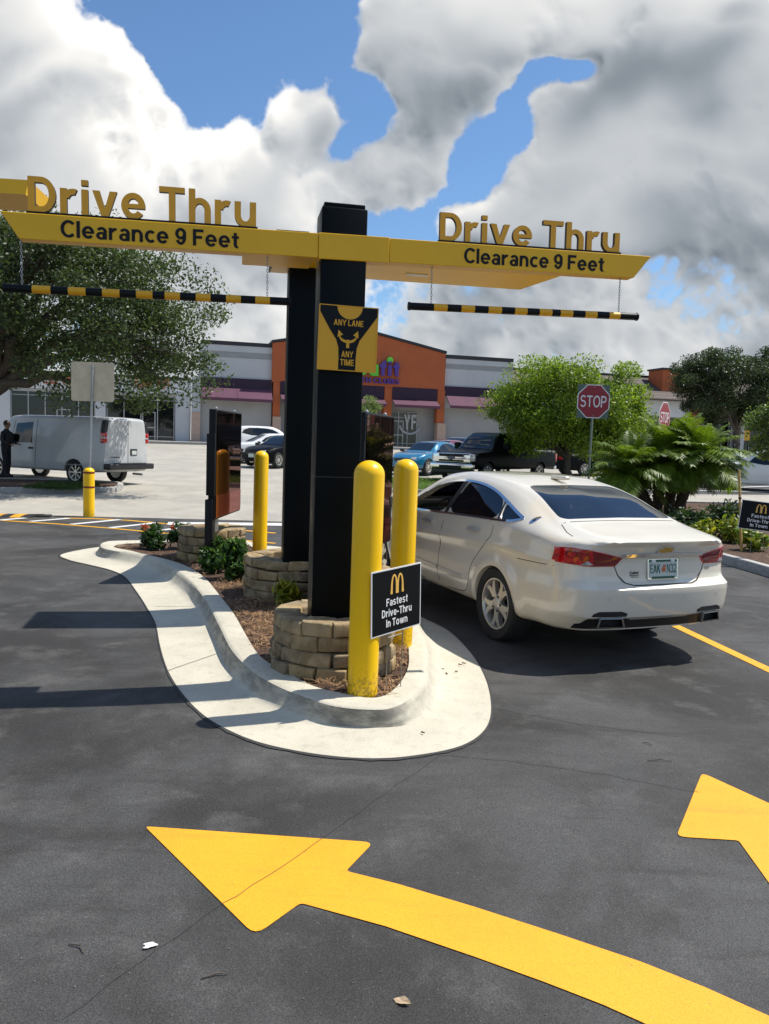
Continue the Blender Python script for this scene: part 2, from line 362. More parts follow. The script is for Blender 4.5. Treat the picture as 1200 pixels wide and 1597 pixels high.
# lettering: a plain bold grotesque drawn stroke by stroke (cap height 1)
def _arc(cx, cy, rx, ry, a0, a1, S, Hs):
    n = max(6, int(abs(a1 - a0) / 9)); o, i = [], []
    for k in range(n + 1):
        a = R(a0 + (a1 - a0) * k / n); o.append((cx + rx * math.cos(a), cy + ry * math.sin(a))); i.append((cx + (rx - S) * math.cos(a), cy + (ry - Hs) * math.sin(a)))
    return o + i[::-1]
def _rc(x0, y0, x1, y1): return [(x0, y0), (x1, y0), (x1, y1), (x0, y1)]
def glyph(c, S=.2, H=.165):
    X = .73; r = _rc; a = lambda cx, cy, rx, ry, a0, a1: _arc(cx, cy, rx, ry, a0, a1, S, H)
    ring = lambda cx, cy, rx, ry: [a(cx, cy, rx, ry, 0, 185), a(cx, cy, rx, ry, 180, 365)]
    st = r(0, 0, S, 1)
    T = {
        'D': lambda: [st, r(S * .5, 1 - H, .40, 1), r(S * .5, 0, .40, H), a(.38, .5, .42, .5, -90, 90)],
        'r': lambda: [r(0, 0, S, X), a(.38, .41, .32, .32, 68, 165)],
        'i': lambda: [r(0, 0, S, X), r(0, .84, S, 1)],
        'v': lambda: [[(0, X), (S * 1.08, X), (.365, .24), (.73 - S * 1.08, X), (.73, X), (.47, 0), (.26, 0)]],
        'e': lambda: [a(.36, .365, .36, .38, 2, 322), r(.1, .365 - H * .42, .718, .365 + H * .36)],
        'T': lambda: [r(0, 1 - H, .78, 1), r(.39 - S / 2, 0, .39 + S / 2, 1 - H * .5)],
        'h': lambda: [st, r(.68 - S, 0, .68, .40), a(.34, .395, .34, .35, -2, 180)],
        'n': lambda: [r(0, 0, S, X), r(.68 - S, 0, .68, .40), a(.34, .395, .34, .35, -2, 180)],
        'u': lambda: [r(0, .33, S, X), r(.68 - S, 0, .68, X), a(.34, .34, .34, .355, 180, 362)],
        'C': lambda: [a(.47, .5, .47, .52, 42, 318)], 'l': lambda: [st],
        'a': lambda: [r(.64 - S, 0, .64, .49), _arc(.335, .475, .305, .27, -4, 158, S, H * .9), _arc(.30, .215, .30, .235, 0, 185, S, H * .8), _arc(.30, .215, .30, .235, 180, 365, S, H * .8)],
        'c': lambda: [a(.36, .365, .36, .38, 46, 314)],
        '9': lambda: ring(.34, .66, .34, .35) + [r(.68 - S, .45, .68, .70), a(.34, .47, .34, .49, -150, 4)],
        'F': lambda: [st, r(S * .5, 1 - H, .66, 1), r(S * .5, .43, .58, .43 + H)],
        't': lambda: [r(.12, .17, .12 + S, .93), r(0, X - H * .9, .45, X), a(.34, .20, .22, .21, 178, 292)],
        's': lambda: [_arc(.32, .525, .31, .22, 28, 272, S, H * .85), _arc(.32, .212, .33, .225, -152, 92, S, H * .85)],
        'f': lambda: [r(.1, 0, .1 + S, .76), a(.40, .72, .30, .29, 76, 180), r(0, X - H * .9, .46, X)],
        'o': lambda: ring(.38, .365, .38, .38),
        'w': lambda: [[(0, X), (S, X), (.32, .25), (.43, X), (.62, X), (.73, .25), (1.05 - S, X), (1.05, X), (.84, 0), (.63, 0), (.525, .43), (.42, 0), (.21, 0)]],
        'y': lambda: [[(0, X), (S * 1.08, X), (.375, .25), (.73 - S * 1.08, X), (.73, X), (.45, -.1), (.30, -.27), (.06, -.27), (.06, -.12), (.2, -.12), (.27, .0)]],
        'A': lambda: [[(0, 0), (S * 1.08, 0), (.555, 1), (.335, 1)], [(.89 - S * 1.08, 0), (.89, 0), (.555, 1), (.335, 1)], r(.2, .21, .69, .21 + H * .92)],
        'B': lambda: [st, r(S * .5, 1 - H, .42, 1), r(S * .5, .5 - H / 2, .44, .5 + H / 2), r(S * .5, 0, .44, H), a(.40, .71, .34, .29, -90, 90), a(.42, .29, .38, .29, -90, 90)],
        'E': lambda: [st, r(S * .5, 1 - H, .68, 1), r(S * .5, .5 - H / 2, .62, .5 + H / 2), r(S * .5, 0, .70, H)],
        'H': lambda: [st, r(.8 - S, 0, .8, 1), r(S * .5, .5 - H / 2, .8 - S * .5, .5 + H / 2)], 'I': lambda: [st],
        'K': lambda: [st, [(S * .8, .30), (S * .8, .56), (.58, 1), (.84, 1)], [(.26, .50), (.42, .66), (.87, 0), (.61, 0)]],
        'L': lambda: [st, r(S * .5, 0, .64, H)], 'N': lambda: [st, r(.8 - S, 0, .8, 1), [(.02, 1), (S * 1.1, 1), (.78, 0), (.8 - S * 1.1, 0)]],
        'O': lambda: ring(.48, .5, .48, .52), 'P': lambda: [st, r(S * .5, 1 - H, .42, 1), r(S * .5, .40, .42, .40 + H), a(.40, .70, .36, .30, -90, 90)],
        'S': lambda: [a(.38, .725, .36, .295, 25, 272), a(.38, .28, .39, .30, -155, 92)], 'U': lambda: [r(0, .36, S, 1), r(.8 - S, .36, .8, 1), a(.40, .38, .40, .40, 180, 360)],
        'Y': lambda: [[(0, 1), (S * 1.1, 1), (.43, .60), (.86 - S * 1.1, 1), (.86, 1), (.43 + S / 2, .40), (.43 + S / 2, 0), (.43 - S / 2, 0), (.43 - S / 2, .40)]],
        'M': lambda: [st, r(.95 - S, 0, .95, 1), [(.02, 1), (S * 1.2, 1), (.475, .30), (.95 - S * 1.2, 1), (.93, 1), (.475 + S * .45, 0), (.475 - S * .45, 0)]],
        '2': lambda: [a(.35, .69, .35, .32, -35, 165), [(.42, .50), (.60, .56), (.28, .12), (.02, .12)], r(0, 0, .70, H)], '3': lambda: [a(.33, .73, .31, .28, -90, 160), a(.33, .285, .36, .295, -165, 90)],
        '-': lambda: [r(0, .28, .38, .28 + H)],
    }
    return T[c]() if c in T else []
def text_obj(name, s, F, w=None, h=None, d=.002, m=None, parent=None, bold=None, mside=None, space=.12, local=False, S=.2, H=.165, cap=True):
    """one line of lettering centred on the frame's origin, w wide with capitals h tall, d thick"""
    V, FB, x = [], [], 0.0; fr, sd = [], []
    for ch in s:
        if ch == ' ': x += .30; continue
        polys = glyph(ch, S, H)
        if not polys: x += .3; continue
        x0 = min(p[0] for q in polys for p in q); x1 = max(p[0] for q in polys for p in q)
        pts, ed_ = [], []
        for q in polys:
            b = len(pts); pts += [Vector((p[0] - x0 + x, p[1])) for p in q]; ed_ += [(b + k, b + (k + 1) % len(q)) for k in range(len(q))]
        qs = [[(p[0] - x0 + x, p[1]) for p in q] for q in polys]
        r = delaunay_2d_cdt(pts, ed_, [], 0, 1e-6); b = len(V)
        V += [(v.x, v.y) for v in r[0]]
        for f in r[2]:
            cx = sum(r[0][i].x for i in f) / len(f); cy = sum(r[0][i].y for i in f) / len(f)
            if any(inside((cx, cy), q) for q in qs): fr.append(tuple(b + i for i in f))
        x += (x1 - x0) + space
    A = np.array(V); lo, hi = A.min(0), A.max(0)
    sx = (w / (hi[0] - lo[0])) if w else None; sy = h if h else None
    if sx is None: sx = sy
    if sy is None: sy = sx
    A = (A - np.array([(lo[0] + hi[0]) / 2, .5])) * np.array([sx, sy]); n = len(A)
    P = [(p[0], p[1], d / 2) for p in A] + [(p[0], p[1], -d / 2) for p in A]
    dirs = {(f[i], f[(i + 1) % len(f)]) for f in fr for i in range(len(f))}
    sd = [(b_, a_, a_ + n, b_ + n) for a_, b_ in dirs if (b_, a_) not in dirs]
    Mw = np.array(F if (parent is None or local) else ORG[parent].inverted() @ F); P = np.array(P) @ Mw[:3, :3].T + Mw[:3, 3]
    me = bpy.data.meshes.new(name); me.from_pydata([tuple(p) for p in P], [], fr + sd)
    me.materials.append(m); me.materials.append(mside or m)
    me.polygons.foreach_set('material_index', [0] * len(fr) + [1] * len(sd))
    bm = bmesh.new(); bm.from_mesh(me); bmesh.ops.delete(bm, geom=[v for v in bm.verts if not v.link_faces], context='VERTS'); bm.to_mesh(me); bm.free()
    return link_mesh(name, me, parent)
def inside(p, poly):
    x, y = p; c = False; n = len(poly); j = n - 1
    for i in range(n):
        xi, yi = poly[i][0], poly[i][1]; xj, yj = poly[j][0], poly[j][1]
        if (yi > y) != (yj > y) and x < (xj - xi) * (y - yi) / (yj - yi) + xi: c = not c
        j = i
    return c
# ------------------------------------------------------------------ materials
def mat(name, c, rough=.6, metal=0.0, c2=None, scale=4.0, detail=5, lo=.35, hi=.65, bump=0.0, bscale=None, coat=0.0, spec=.5, coords='Object', rough2=None):
    m = bpy.data.materials.new(name); m.use_nodes = True
    t = NT(m.node_tree); b = t.n['Principled BSDF']
    b.inputs['Roughness'].default_value = rough; b.inputs['Metallic'].default_value = metal
    b.inputs['Specular IOR Level'].default_value = spec
    if coat: b.inputs['Coat Weight'].default_value = coat; b.inputs['Coat Roughness'].default_value = .04
    b.inputs['Base Color'].default_value = (*c, 1)
    vec = t.node('ShaderNodeNewGeometry').outputs['Position'] if coords == 'World' else t.node('ShaderNodeTexCoord').outputs['Object']
    if c2 is not None:
        nz = t.noise(vec, scale, detail, .6); f = t.ramp(nz.outputs['Fac'], lo, hi)
        t.link(t.mix(f, c, c2), b.inputs['Base Color'])
        if rough2 is not None: t.link(t.ramp(nz.outputs['Fac'], lo, hi, rough, rough2), b.inputs['Roughness'])
    if bump:
        nb = t.noise(vec, bscale or scale * 4, 5, .6); bp = t.node('ShaderNodeBump'); bp.inputs['Strength'].default_value = bump; bp.inputs['Distance'].default_value = .01
        t.link(nb.outputs['Fac'], bp.inputs['Height']); t.link(bp.outputs[0], b.inputs['Normal'])
    return m
def glass(name, tint=(.03, .035, .04), rough=.02, clear=0.25):
    """dark tinted glazing: mirror by Fresnel over a darkened see-through"""
    m = bpy.data.materials.new(name); m.use_nodes = True; t = NT(m.node_tree); t.n.clear()
    gl = t.node('ShaderNodeBsdfGlossy'); gl.inputs['Roughness'].default_value = rough; gl.inputs['Color'].default_value = (.95, .98, 1, 1)
    tr = t.node('ShaderNodeBsdfTransparent'); tr.inputs['Color'].default_value = (clear, clear, clear * 1.03, 1)
    df = t.node('ShaderNodeBsdfDiffuse'); df.inputs['Color'].default_value = (*tint, 1)
    m1 = t.node('ShaderNodeMixShader'); m1.inputs[0].default_value = .7 if clear > 0 else 0
    t.link(df.outputs[0], m1.inputs[1]); t.link(tr.outputs[0], m1.inputs[2])
    fr = t.node('ShaderNodeFresnel'); fr.inputs['IOR'].default_value = 1.6
    m2 = t.node('ShaderNodeMixShader'); t.link(fr.outputs[0], m2.inputs[0]); t.link(m1.outputs[0], m2.inputs[1]); t.link(gl.outputs[0], m2.inputs[2])
    o = t.node('ShaderNodeOutputMaterial'); t.link(m2.outputs[0], o.inputs[0])
    return m
def leafmat(name, attr='tone', trans=.35, spec=.35, rough=.45):
    m = bpy.data.materials.new(name); m.use_nodes = True; t = NT(m.node_tree); b = t.n['Principled BSDF']; out = t.n['Material Output']
    a = t.node('ShaderNodeAttribute'); a.attribute_name = attr
    t.link(a.outputs['Color'], b.inputs['Base Color']); b.inputs['Roughness'].default_value = rough; b.inputs['Specular IOR Level'].default_value = spec
    tl = t.node('ShaderNodeBsdfTranslucent'); t.link(t.mix(1.0, a.outputs['Color'], (1.6, 1.7, .7), 'MULTIPLY'), tl.inputs['Color'])
    mx = t.node('ShaderNodeMixShader'); mx.inputs[0].default_value = trans
    t.link(b.outputs[0], mx.inputs[1]); t.link(tl.outputs[0], mx.inputs[2]); t.link(mx.outputs[0], out.inputs[0])
    return m

def asphalt(name, base, dark, light, tan, speck=1.0, worn=.5):
    m = bpy.data.materials.new(name); m.use_nodes = True; t = NT(m.node_tree); b = t.n['Principled BSDF']
    pos = t.node('ShaderNodeNewGeometry').outputs['Position']
    n1 = t.noise(pos, .55, 7, .62, .4); n2 = t.noise(pos, 2.3, 8, .68, .3); n3 = t.noise(pos, 170.0, 2, .6); n4 = t.noise(pos, .23, 4, .5); n5 = t.noise(pos, 9.0, 8, .7)
    c = t.mix(t.ramp(n1.outputs['Fac'], .38, .62), base, dark)
    c = t.mix(t.math('MULTIPLY', t.ramp(n2.outputs['Fac'], .5, .68), worn), c, light)
    c = t.mix(t.math('MULTIPLY', t.ramp(n4.outputs['Fac'], .52, .72), .55), c, tan)
    c = t.mix(t.math('MULTIPLY', t.ramp(n5.outputs['Fac'], .56, .74), .45), c, dark)
    st = t.node('ShaderNodeMapping'); t.link(pos, st.inputs[0]); st.inputs['Rotation'].default_value = (0, 0, R(-64)); st.inputs['Scale'].default_value = (.30, 2.6, 1)
    n7 = t.noise(st.outputs[0], 1.5, 6, .65)
    c = t.mix(t.math('MULTIPLY', t.ramp(n7.outputs['Fac'], .52, .72), .60), c, dark)
    g = t.ramp(n3.outputs['Fac'], .30, .72, 1 - .38 * speck, 1 + .42 * speck, 'LINEAR')
    c = t.mix(1.0, c, g, 'MULTIPLY')
    n6 = t.noise(pos, 85.0, 1, .5)
    c = t.mix(t.math('MULTIPLY', t.ramp(n6.outputs['Fac'], .71, .77), .16 * speck), c, (.26, .25, .23))
    t.link(c, b.inputs['Base Color'])
    t.link(t.ramp(n2.outputs['Fac'], .3, .7, .62, .86), b.inputs['Roughness']); b.inputs['Specular IOR Level'].default_value = .35
    bp = t.node('ShaderNodeBump'); bp.inputs['Strength'].default_value = .55; bp.inputs['Distance'].default_value = .006
    t.link(t.math('ADD', n3.outputs['Fac'], t.math('MULTIPLY', n5.outputs['Fac'], .6)), bp.inputs['Height']); t.link(bp.outputs[0], b.inputs['Normal'])
    return m
M = {}
M['lane'] = asphalt('lane_asphalt', (.070, .0685, .066), (.031, .029, .026), (.112, .109, .104), (.096, .085, .070), 1.2, .5)
M['lot'] = asphalt('lot_asphalt', (.42, .39, .325), (.34, .315, .27), (.47, .44, .375), (.43, .385, .30), .5, .6)
M['crack'] = mat('crack', (.042, .040, .038), .9)
def road_paint(name, c, chip=.62):
    m = bpy.data.materials.new(name); m.use_nodes = True; t = NT(m.node_tree); b = t.n['Principled BSDF']
    pos = t.node('ShaderNodeNewGeometry').outputs['Position']
    n1 = t.noise(pos, 2.0, 7, .65); n2 = t.noise(pos, 60.0, 4, .6); n3 = t.noise(pos, 14, 6, .7)
    cc = t.mix(t.ramp(n1.outputs['Fac'], .4, .7, 0, .45), c, tuple(q * .82 for q in c))
    cc = t.mix(t.ramp(n3.outputs['Fac'], .55, .8, 0, .3), cc, tuple(q * .62 + .02 for q in c))
    cc = t.mix(t.ramp(n2.outputs['Fac'], chip, chip + .10, 0, .55), cc, (.14, .12, .08))
    st = t.node('ShaderNodeMapping'); t.link(pos, st.inputs[0]); st.inputs['Rotation'].default_value = (0, 0, R(-64)); st.inputs['Scale'].default_value = (.30, 3.0, 1)
    n7 = t.noise(st.outputs[0], 2.2, 7, .7); n8 = t.noise(pos, 150, 2, .6)
    cc = t.mix(t.ramp(n7.outputs['Fac'], .50, .70, 0, .34), cc, tuple(q * .55 + .015 for q in c))
    cc = t.mix(1.0, cc, t.ramp(n8.outputs['Fac'], .3, .7, .86, 1.08), 'MULTIPLY')
    t.link(cc, b.inputs['Base Color']); b.inputs['Roughness'].default_value = .6
    bp = t.node('ShaderNodeBump'); bp.inputs['Strength'].default_value = .35; bp.inputs['Distance'].default_value = .004
    t.link(n2.outputs['Fac'], bp.inputs['Height']); t.link(bp.outputs[0], b.inputs['Normal'])
    return m
M['yellow_line'] = road_paint('yellow_road_paint', (.80, .385, .012), .63)
M['arrow'] = road_paint('arrow_road_paint', (.84, .385, .014), .66)
M['white_line'] = road_paint('white_road_paint', (.70, .69, .66), .60)
def concrete(name, c, grime):
    m = bpy.data.materials.new(name); m.use_nodes = True; t = NT(m.node_tree); b = t.n['Principled BSDF']
    g = t.node('ShaderNodeNewGeometry'); pos = g.outputs['Position']
    n1 = t.noise(pos, 1.6, 6, .6); n2 = t.noise(pos, 11, 7, .7); n3 = t.noise(pos, 140, 3, .6)
    cc = t.mix(t.ramp(n1.outputs['Fac'], .35, .7), c, tuple(q * .86 for q in c))
    cc = t.mix(t.ramp(n2.outputs['Fac'], .50, .76, 0, .55), cc, tuple(q * .58 for q in c))
    n9 = t.noise(pos, 3.4, 8, .72); cc = t.mix(t.ramp(n9.outputs['Fac'], .56, .74, 0, .45), cc, tuple(q * .66 for q in c))
    # tyre scuffs and dirt on the upright kerb face
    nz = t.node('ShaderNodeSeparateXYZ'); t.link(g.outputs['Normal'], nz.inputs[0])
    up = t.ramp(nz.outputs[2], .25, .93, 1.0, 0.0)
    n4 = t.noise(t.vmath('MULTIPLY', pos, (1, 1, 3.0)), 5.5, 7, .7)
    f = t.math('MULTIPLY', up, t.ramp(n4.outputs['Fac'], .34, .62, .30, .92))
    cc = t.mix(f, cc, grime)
    cc = t.mix(1.0, cc, t.ramp(n3.outputs['Fac'], .3, .7, .88, 1.08), 'MULTIPLY')
    t.link(cc, b.inputs['Base Color']); b.inputs['Roughness'].default_value = .85; b.inputs['Specular IOR Level'].default_value = .25
    bp = t.node('ShaderNodeBump'); bp.inputs['Strength'].default_value = .3; bp.inputs['Distance'].default_value = .004
    t.link(t.math('ADD', n2.outputs['Fac'], n3.outputs['Fac']), bp.inputs['Height']); t.link(bp.outputs[0], b.inputs['Normal'])
    return m
M['kerb'] = concrete('kerb_concrete', (.60, .555, .44), (.17, .16, .14))
M['kerb_old'] = concrete('old_kerb_concrete', (.46, .44, .40), (.26, .25, .23))
M['mulch'] = mat('pine_bark', (.045, .024, .014), .95, c2=(.115, .062, .034), scale=30, detail=6, bump=1.0, bscale=60, coords='World')
M['soil'] = mat('soil', (.028, .020, .015), .95, c2=(.055, .038, .026), scale=40, bump=1.0)
M['stone'] = mat('tan_wall_stone', (.20, .145, .078), .92, c2=(.40, .305, .18), scale=9, detail=8, lo=.32, hi=.68, bump=.9, bscale=26, spec=.2, coords='World')
M['stone_b'] = mat('grey_wall_stone', (.16, .118, .072), .92, c2=(.33, .255, .16), scale=10, detail=8, lo=.32, hi=.68, bump=.9, bscale=26, spec=.2, coords='World')
M['stone_c'] = mat('ochre_wall_stone', (.29, .195, .088), .92, c2=(.43, .33, .185), scale=8, detail=8, lo=.32, hi=.68, bump=.9, bscale=26, spec=.2, coords='World')
def bollard_mat():
    m = mat('bollard_yellow', (.94, .56, .003), .33, spec=.45); t = NT(m.node_tree); b = t.n['Principled BSDF']
    tc_ = t.node('ShaderNodeTexCoord').outputs['Object']; pos = t.node('ShaderNodeNewGeometry').outputs['Position']; sz = t.node('ShaderNodeSeparateXYZ'); t.link(tc_, sz.inputs[0])
    n1 = t.noise(t.vmath('MULTIPLY', pos, (1, 1, .25)), 16, 6, .7); n2 = t.noise(pos, 45, 5, .7)
    c = t.mix(t.ramp(n1.outputs['Fac'], .45, .72, 0, .35), (.94, .56, .003), (.80, .44, .004))
    low = t.ramp(sz.outputs[2], .02, .22, 1, 0)
    c = t.mix(t.math('MULTIPLY', low, t.ramp(n2.outputs['Fac'], .42, .62, 0, .7)), c, (.16, .10, .03))
    c = t.mix(t.math('MULTIPLY', t.ramp(n2.outputs['Fac'], .66, .70), .55), c, (.22, .15, .03))
    t.link(c, b.inputs['Base Color']); t.link(t.ramp(n1.outputs['Fac'], .4, .7, .28, .42), b.inputs['Roughness']); return m
M['bollard'] = bollard_mat()
M['bollard_band'] = mat('red_band', (.16, .012, .010), .45)
M['post_dark'] = mat('post_black_green', (.0022, .0042, .0052), .36, c2=(.0036, .0058, .0068), scale=2.5, rough2=.48, spec=.10)
M['post_seam'] = mat('post_seam', (.03, .035, .036), .5)
M['sign_yellow'] = mat('sign_yellow', (.93, .51, .008), .36, c2=(.88, .475, .008), scale=1.5, spec=.4)
M['sign_amber'] = mat('sign_amber', (.82, .41, .008), .42)
M['gold'] = mat('letter_gold', (.92, .43, .010), .40, c2=(.85, .39, .010), scale=6)
M['black'] = mat('black_paint', (.006, .006, .007), .45, spec=.25)
M['rubber'] = mat('rubber', (.017, .017, .018), .75)
M['white'] = mat('white_plastic', (.80, .80, .78), .5)
M['sign_black'] = mat('sign_black', (.004, .005, .006), .42, spec=.2)
M['steel'] = mat('galvanised_steel', (.42, .43, .43), .42, .85, c2=(.34, .35, .36), scale=20)
M['alu'] = mat('bare_aluminium_back', (.76, .62, .42), .5, .1, c2=(.66, .53, .35), scale=4)
M['stop_red'] = mat('stop_red', (.30, .010, .018), .4)
M['post_green'] = mat('green_post', (.10, .14, .11), .5)
M['wire'] = mat('wire', (.30, .29, .27), .4, .9)
def mirror_panel(name, tint, rough=.012, base=(.003, .003, .003)):
    """coloured glossy sheet over black"""
    m = bpy.data.materials.new(name); m.use_nodes = True; t = NT(m.node_tree); t.n.clear()
    g = t.node('ShaderNodeBsdfGlossy'); g.inputs['Color'].default_value = (*tint, 1); g.inputs['Roughness'].default_value = rough
    d = t.node('ShaderNodeBsdfDiffuse'); d.inputs['Color'].default_value = (*base, 1)
    f = t.node('ShaderNodeFresnel'); f.inputs['IOR'].default_value = 1.7
    x = t.node('ShaderNodeMixShader'); t.link(f.outputs[0], x.inputs[0]); t.link(d.outputs[0], x.inputs[1]); t.link(g.outputs[0], x.inputs[2])
    o = t.node('ShaderNodeOutputMaterial'); t.link(x.outputs[0], o.inputs[0]); return m
M['screen'] = mirror_panel('dark_screen_glass', (.80, .44, .40))
M['maroon'] = mat('maroon_panel', (.085, .016, .020), .18, spec=.6)
# vehicles
M['pearl'] = mat('pearl_white_paint', (.74, .69, .575), .30, c2=(.72, .665, .55), scale=2, coat=1.0, spec=.5)
M['van_white'] = mat('van_white_paint', (.53, .535, .535), .38, c2=(.46, .465, .465), scale=1.2, coat=.6)
M['car_white'] = mat('white_paint', (.74, .74, .73), .3, coat=1.0)
M['car_black'] = mat('black_car_paint', (.0035, .004, .005), .4, coat=0.0, spec=.10)
M['car_blue'] = mat('blue_car_paint', (.012, .16, .30), .25, .2, coat=1.0)
M['car_maroon'] = mat('maroon_car_paint', (.14, .010, .035), .25, .2, coat=1.0)
M['car_navy'] = mat('navy_car_paint', (.012, .03, .075), .25, .2, coat=1.0)
M['car_silver'] = mat('silver_green_paint', (.36, .42, .36), .3, .4, coat=1.0)
M['under'] = mat('underbody_black', (.010, .010, .010), .8)
M['trim'] = mat('black_trim', (.014, .014, .015), .5)
M['gap'] = mat('panel_gap', (.03, .028, .025), .8)
M['satin'] = mat('satin_chrome', (.70, .69, .65), .30, .55, coat=.6)
M['dark_chrome'] = mat('dark_chrome', (.22, .22, .22), .25, 1.0)
M['chrome'] = mat('chrome', (.78, .79, .80), .07, 1.0)
M['alloy'] = mat('alloy_wheel', (.74, .71, .64), .30, .75)
M['alloy_dark'] = mat('dark_wheel_metal', (.05, .05, .05), .5, .4)  # dark metal for the wheel nuts and the disc behind the spokes
M['tyre'] = mat('tyre_rubber', (.014, .014, .014), .78, c2=(.02, .02, .02), scale=30)
M['seat'] = mat('grey_seat_fabric', (.045, .043, .040), .85)
M['tint'] = glass('tinted_car_glass', (.006, .007, .008), .015, .10)
M['clearglass'] = glass('car_glass', (.02, .025, .025), .012, .75)
M['darkglass'] = glass('dark_glazing', (.006, .007, .008), .03, 0.0)
M['lamp_red'] = mat('red_lamp', (.55, .008, .012), .10, c2=(.30, .004, .008), scale=14, lo=.42, hi=.58, coat=1.0)
M['lamp_dark'] = mat('dark_red_lamp', (.17, .004, .008), .12, coat=1.0)
M['lamp_clear'] = mat('clear_lamp', (.55, .56, .56), .12, .3, c2=(.25, .26, .27), scale=25, coat=1.0)
M['lamp_amber'] = mat('amber_lamp', (.55, .20, .03), .2, coat=1.0)
M['plate'] = mat('plate_white', (.52, .58, .53), .4)
M['plate_green'] = mat('plate_green', (.02, .10, .06), .5)
M['plate_orange'] = mat('plate_orange', (.55, .12, .02), .5)
# foliage
M['leaf'] = leafmat('leaves')
M['leaf_gloss'] = leafmat('glossy_leaves', trans=.30, spec=.35, rough=.45)
M['bark'] = mat('bark', (.075, .060, .048), .95, c2=(.13, .11, .09), scale=14, bump=1.0)
M['palm_trunk'] = mat('palm_fibre', (.035, .026, .018), .95, c2=(.075, .055, .036), scale=26, bump=1.0)
M['grass'] = mat('turf', (.055, .10, .018), .9, c2=(.10, .15, .03), scale=5, coords='World')
M['straw'] = mat('pine_straw', (.42, .26, .125), .9, c2=(.20, .10, .045), scale=25, coords='World')
# building
M['w_white'] = mat('white_stucco', (.62, .63, .64), .85, c2=(.57, .58, .59), scale=.8, bump=.15, bscale=30)
M['w_grey'] = mat('grey_stucco', (.30, .305, .31), .85, c2=(.27, .275, .28), scale=.8)
M['w_lgrey'] = mat('pale_grey_stucco', (.48, .49, .50), .85, c2=(.44, .45, .46), scale=.6)
M['w_base'] = mat('lower_grey_stucco', (.36, .355, .345), .9, c2=(.33, .325, .32), scale=.7)
M['awning_shade'] = mat('painted_awning_shade', (.028, .012, .032), .8)  # wall's shadow on the upper awnings, put into a dark panel colour
M['w_orange'] = mat('orange_stucco', (.42, .105, .034), .85, c2=(.38, .094, .031), scale=.8)
M['purple'] = mat('purple_awning', (.115, .040, .072), .8, c2=(.10, .035, .064), scale=1.5)
M['coping'] = mat('dark_coping', (.02, .02, .024), .6)
M['frame_alu'] = mat('window_frame', (.36, .36, .35), .45, .5)
M['sign_green'] = mat('sign_green', (.10, .50, .03), .4)
M['sign_purple'] = mat('sign_purple', (.075, .030, .26), .4)
M['sign_orange'] = mat('sign_orange_red', (.55, .10, .03), .5)
M['poster'] = mat('yellow_poster', (.75, .42, .02), .5)
def brickwork(name, c1, c2, mortar, scale):
    m = bpy.data.materials.new(name); m.use_nodes = True; t = NT(m.node_tree); b = t.n['Principled BSDF']
    tcx = t.node('ShaderNodeTexCoord'); s = t.node('ShaderNodeSeparateXYZ'); t.link(tcx.outputs['Object'], s.inputs[0])
    cb = t.node('ShaderNodeCombineXYZ'); t.link(t.math('ADD', s.outputs[0], s.outputs[1]), cb.inputs[0]); t.link(s.outputs[2], cb.inputs[1])
    br = t.node('ShaderNodeTexBrick'); t.link(cb.outputs[0], br.inputs['Vector']); br.inputs['Scale'].default_value = scale
    for k, v in (('Color1', c1), ('Color2', c2), ('Mortar', mortar)): br.inputs[k].default_value = (*v, 1)
    br.inputs['Mortar Size'].default_value = .02
    t.link(br.outputs['Color'], b.inputs['Base Color']); b.inputs['Roughness'].default_value = .9
    return m
M['brick'] = brickwork('tan_split_block', (.46, .30, .22), (.38, .25, .19), (.55, .48, .42), 2.6)
def roof_tiles(name):
    m = bpy.data.materials.new(name); m.use_nodes = True; t = NT(m.node_tree); b = t.n['Principled BSDF']
    tcx = t.node('ShaderNodeTexCoord')
    wv = t.node('ShaderNodeTexWave', bands_direction='Z'); t.link(tcx.outputs['Object'], wv.inputs['Vector']); wv.inputs['Scale'].default_value = 1.1
    n = t.noise(tcx.outputs['Object'], 6, 4)
    c = t.mix(t.ramp(wv.outputs['Fac'], .2, .8), (.075, .055, .045), (.13, .10, .085)); c = t.mix(t.ramp(n.outputs['Fac'], .4, .7, 0, .5), c, (.06, .045, .04))
    t.link(c, b.inputs['Base Color']); b.inputs['Roughness'].default_value = .8
    return m
M['rooftile'] = roof_tiles('brown_roof_tiles')

# ------------------------------------------------------------------ ground, lanes and painted markings
def flat(name, pts, m, lift=0.0, grid=None, kind='structure', label=None, cat=None, group=None):
    """a sheet over an outline of ground points (follows the terrain)"""
    vs = [(p[0], p[1]) for p in pts]; n = len(vs); edges = [(i, (i + 1) % n) for i in range(n)]
    if grid:
        xs = [p[0] for p in vs]; ys = [p[1] for p in vs]
        from mathutils.geometry import intersect_point_quad_2d
        x = min(xs) + grid / 2
        while x < max(xs):
            y = min(ys) + grid / 2
            while y < max(ys):
                if inside((x, y), vs[:n]): vs.append((x, y))
                y += grid
            x += grid
    r = delaunay_2d_cdt([Vector(v) for v in vs], edges, [], 1, 1e-5)
    V = [(v.x, v.y, gz(v.y) + lift) for v in r[0]]
    me = bpy.data.meshes.new(name); me.from_pydata(V, [], r[2]); me.materials.append(m)
    bm = bmesh.new(); bm.from_mesh(me); bmesh.ops.recalc_face_normals(bm, faces=bm.faces)
    if bm.faces and sum(f.normal.z for f in bm.faces) < 0: bmesh.ops.reverse_faces(bm, faces=bm.faces)
    bm.to_mesh(me); bm.free()
    o = link_mesh(name, me); tag(o, label, cat, group, kind); return o
ys_ = [-60, -20, 0, 17, 18, 19, 20, 22, 24, 27, 30, 35, 40, 50, 60, 70, 74, 80, 150, 400, 1200]
xs_ = [-900, -200, -60, -30, -15, 0, 15, 30, 60, 200, 900]
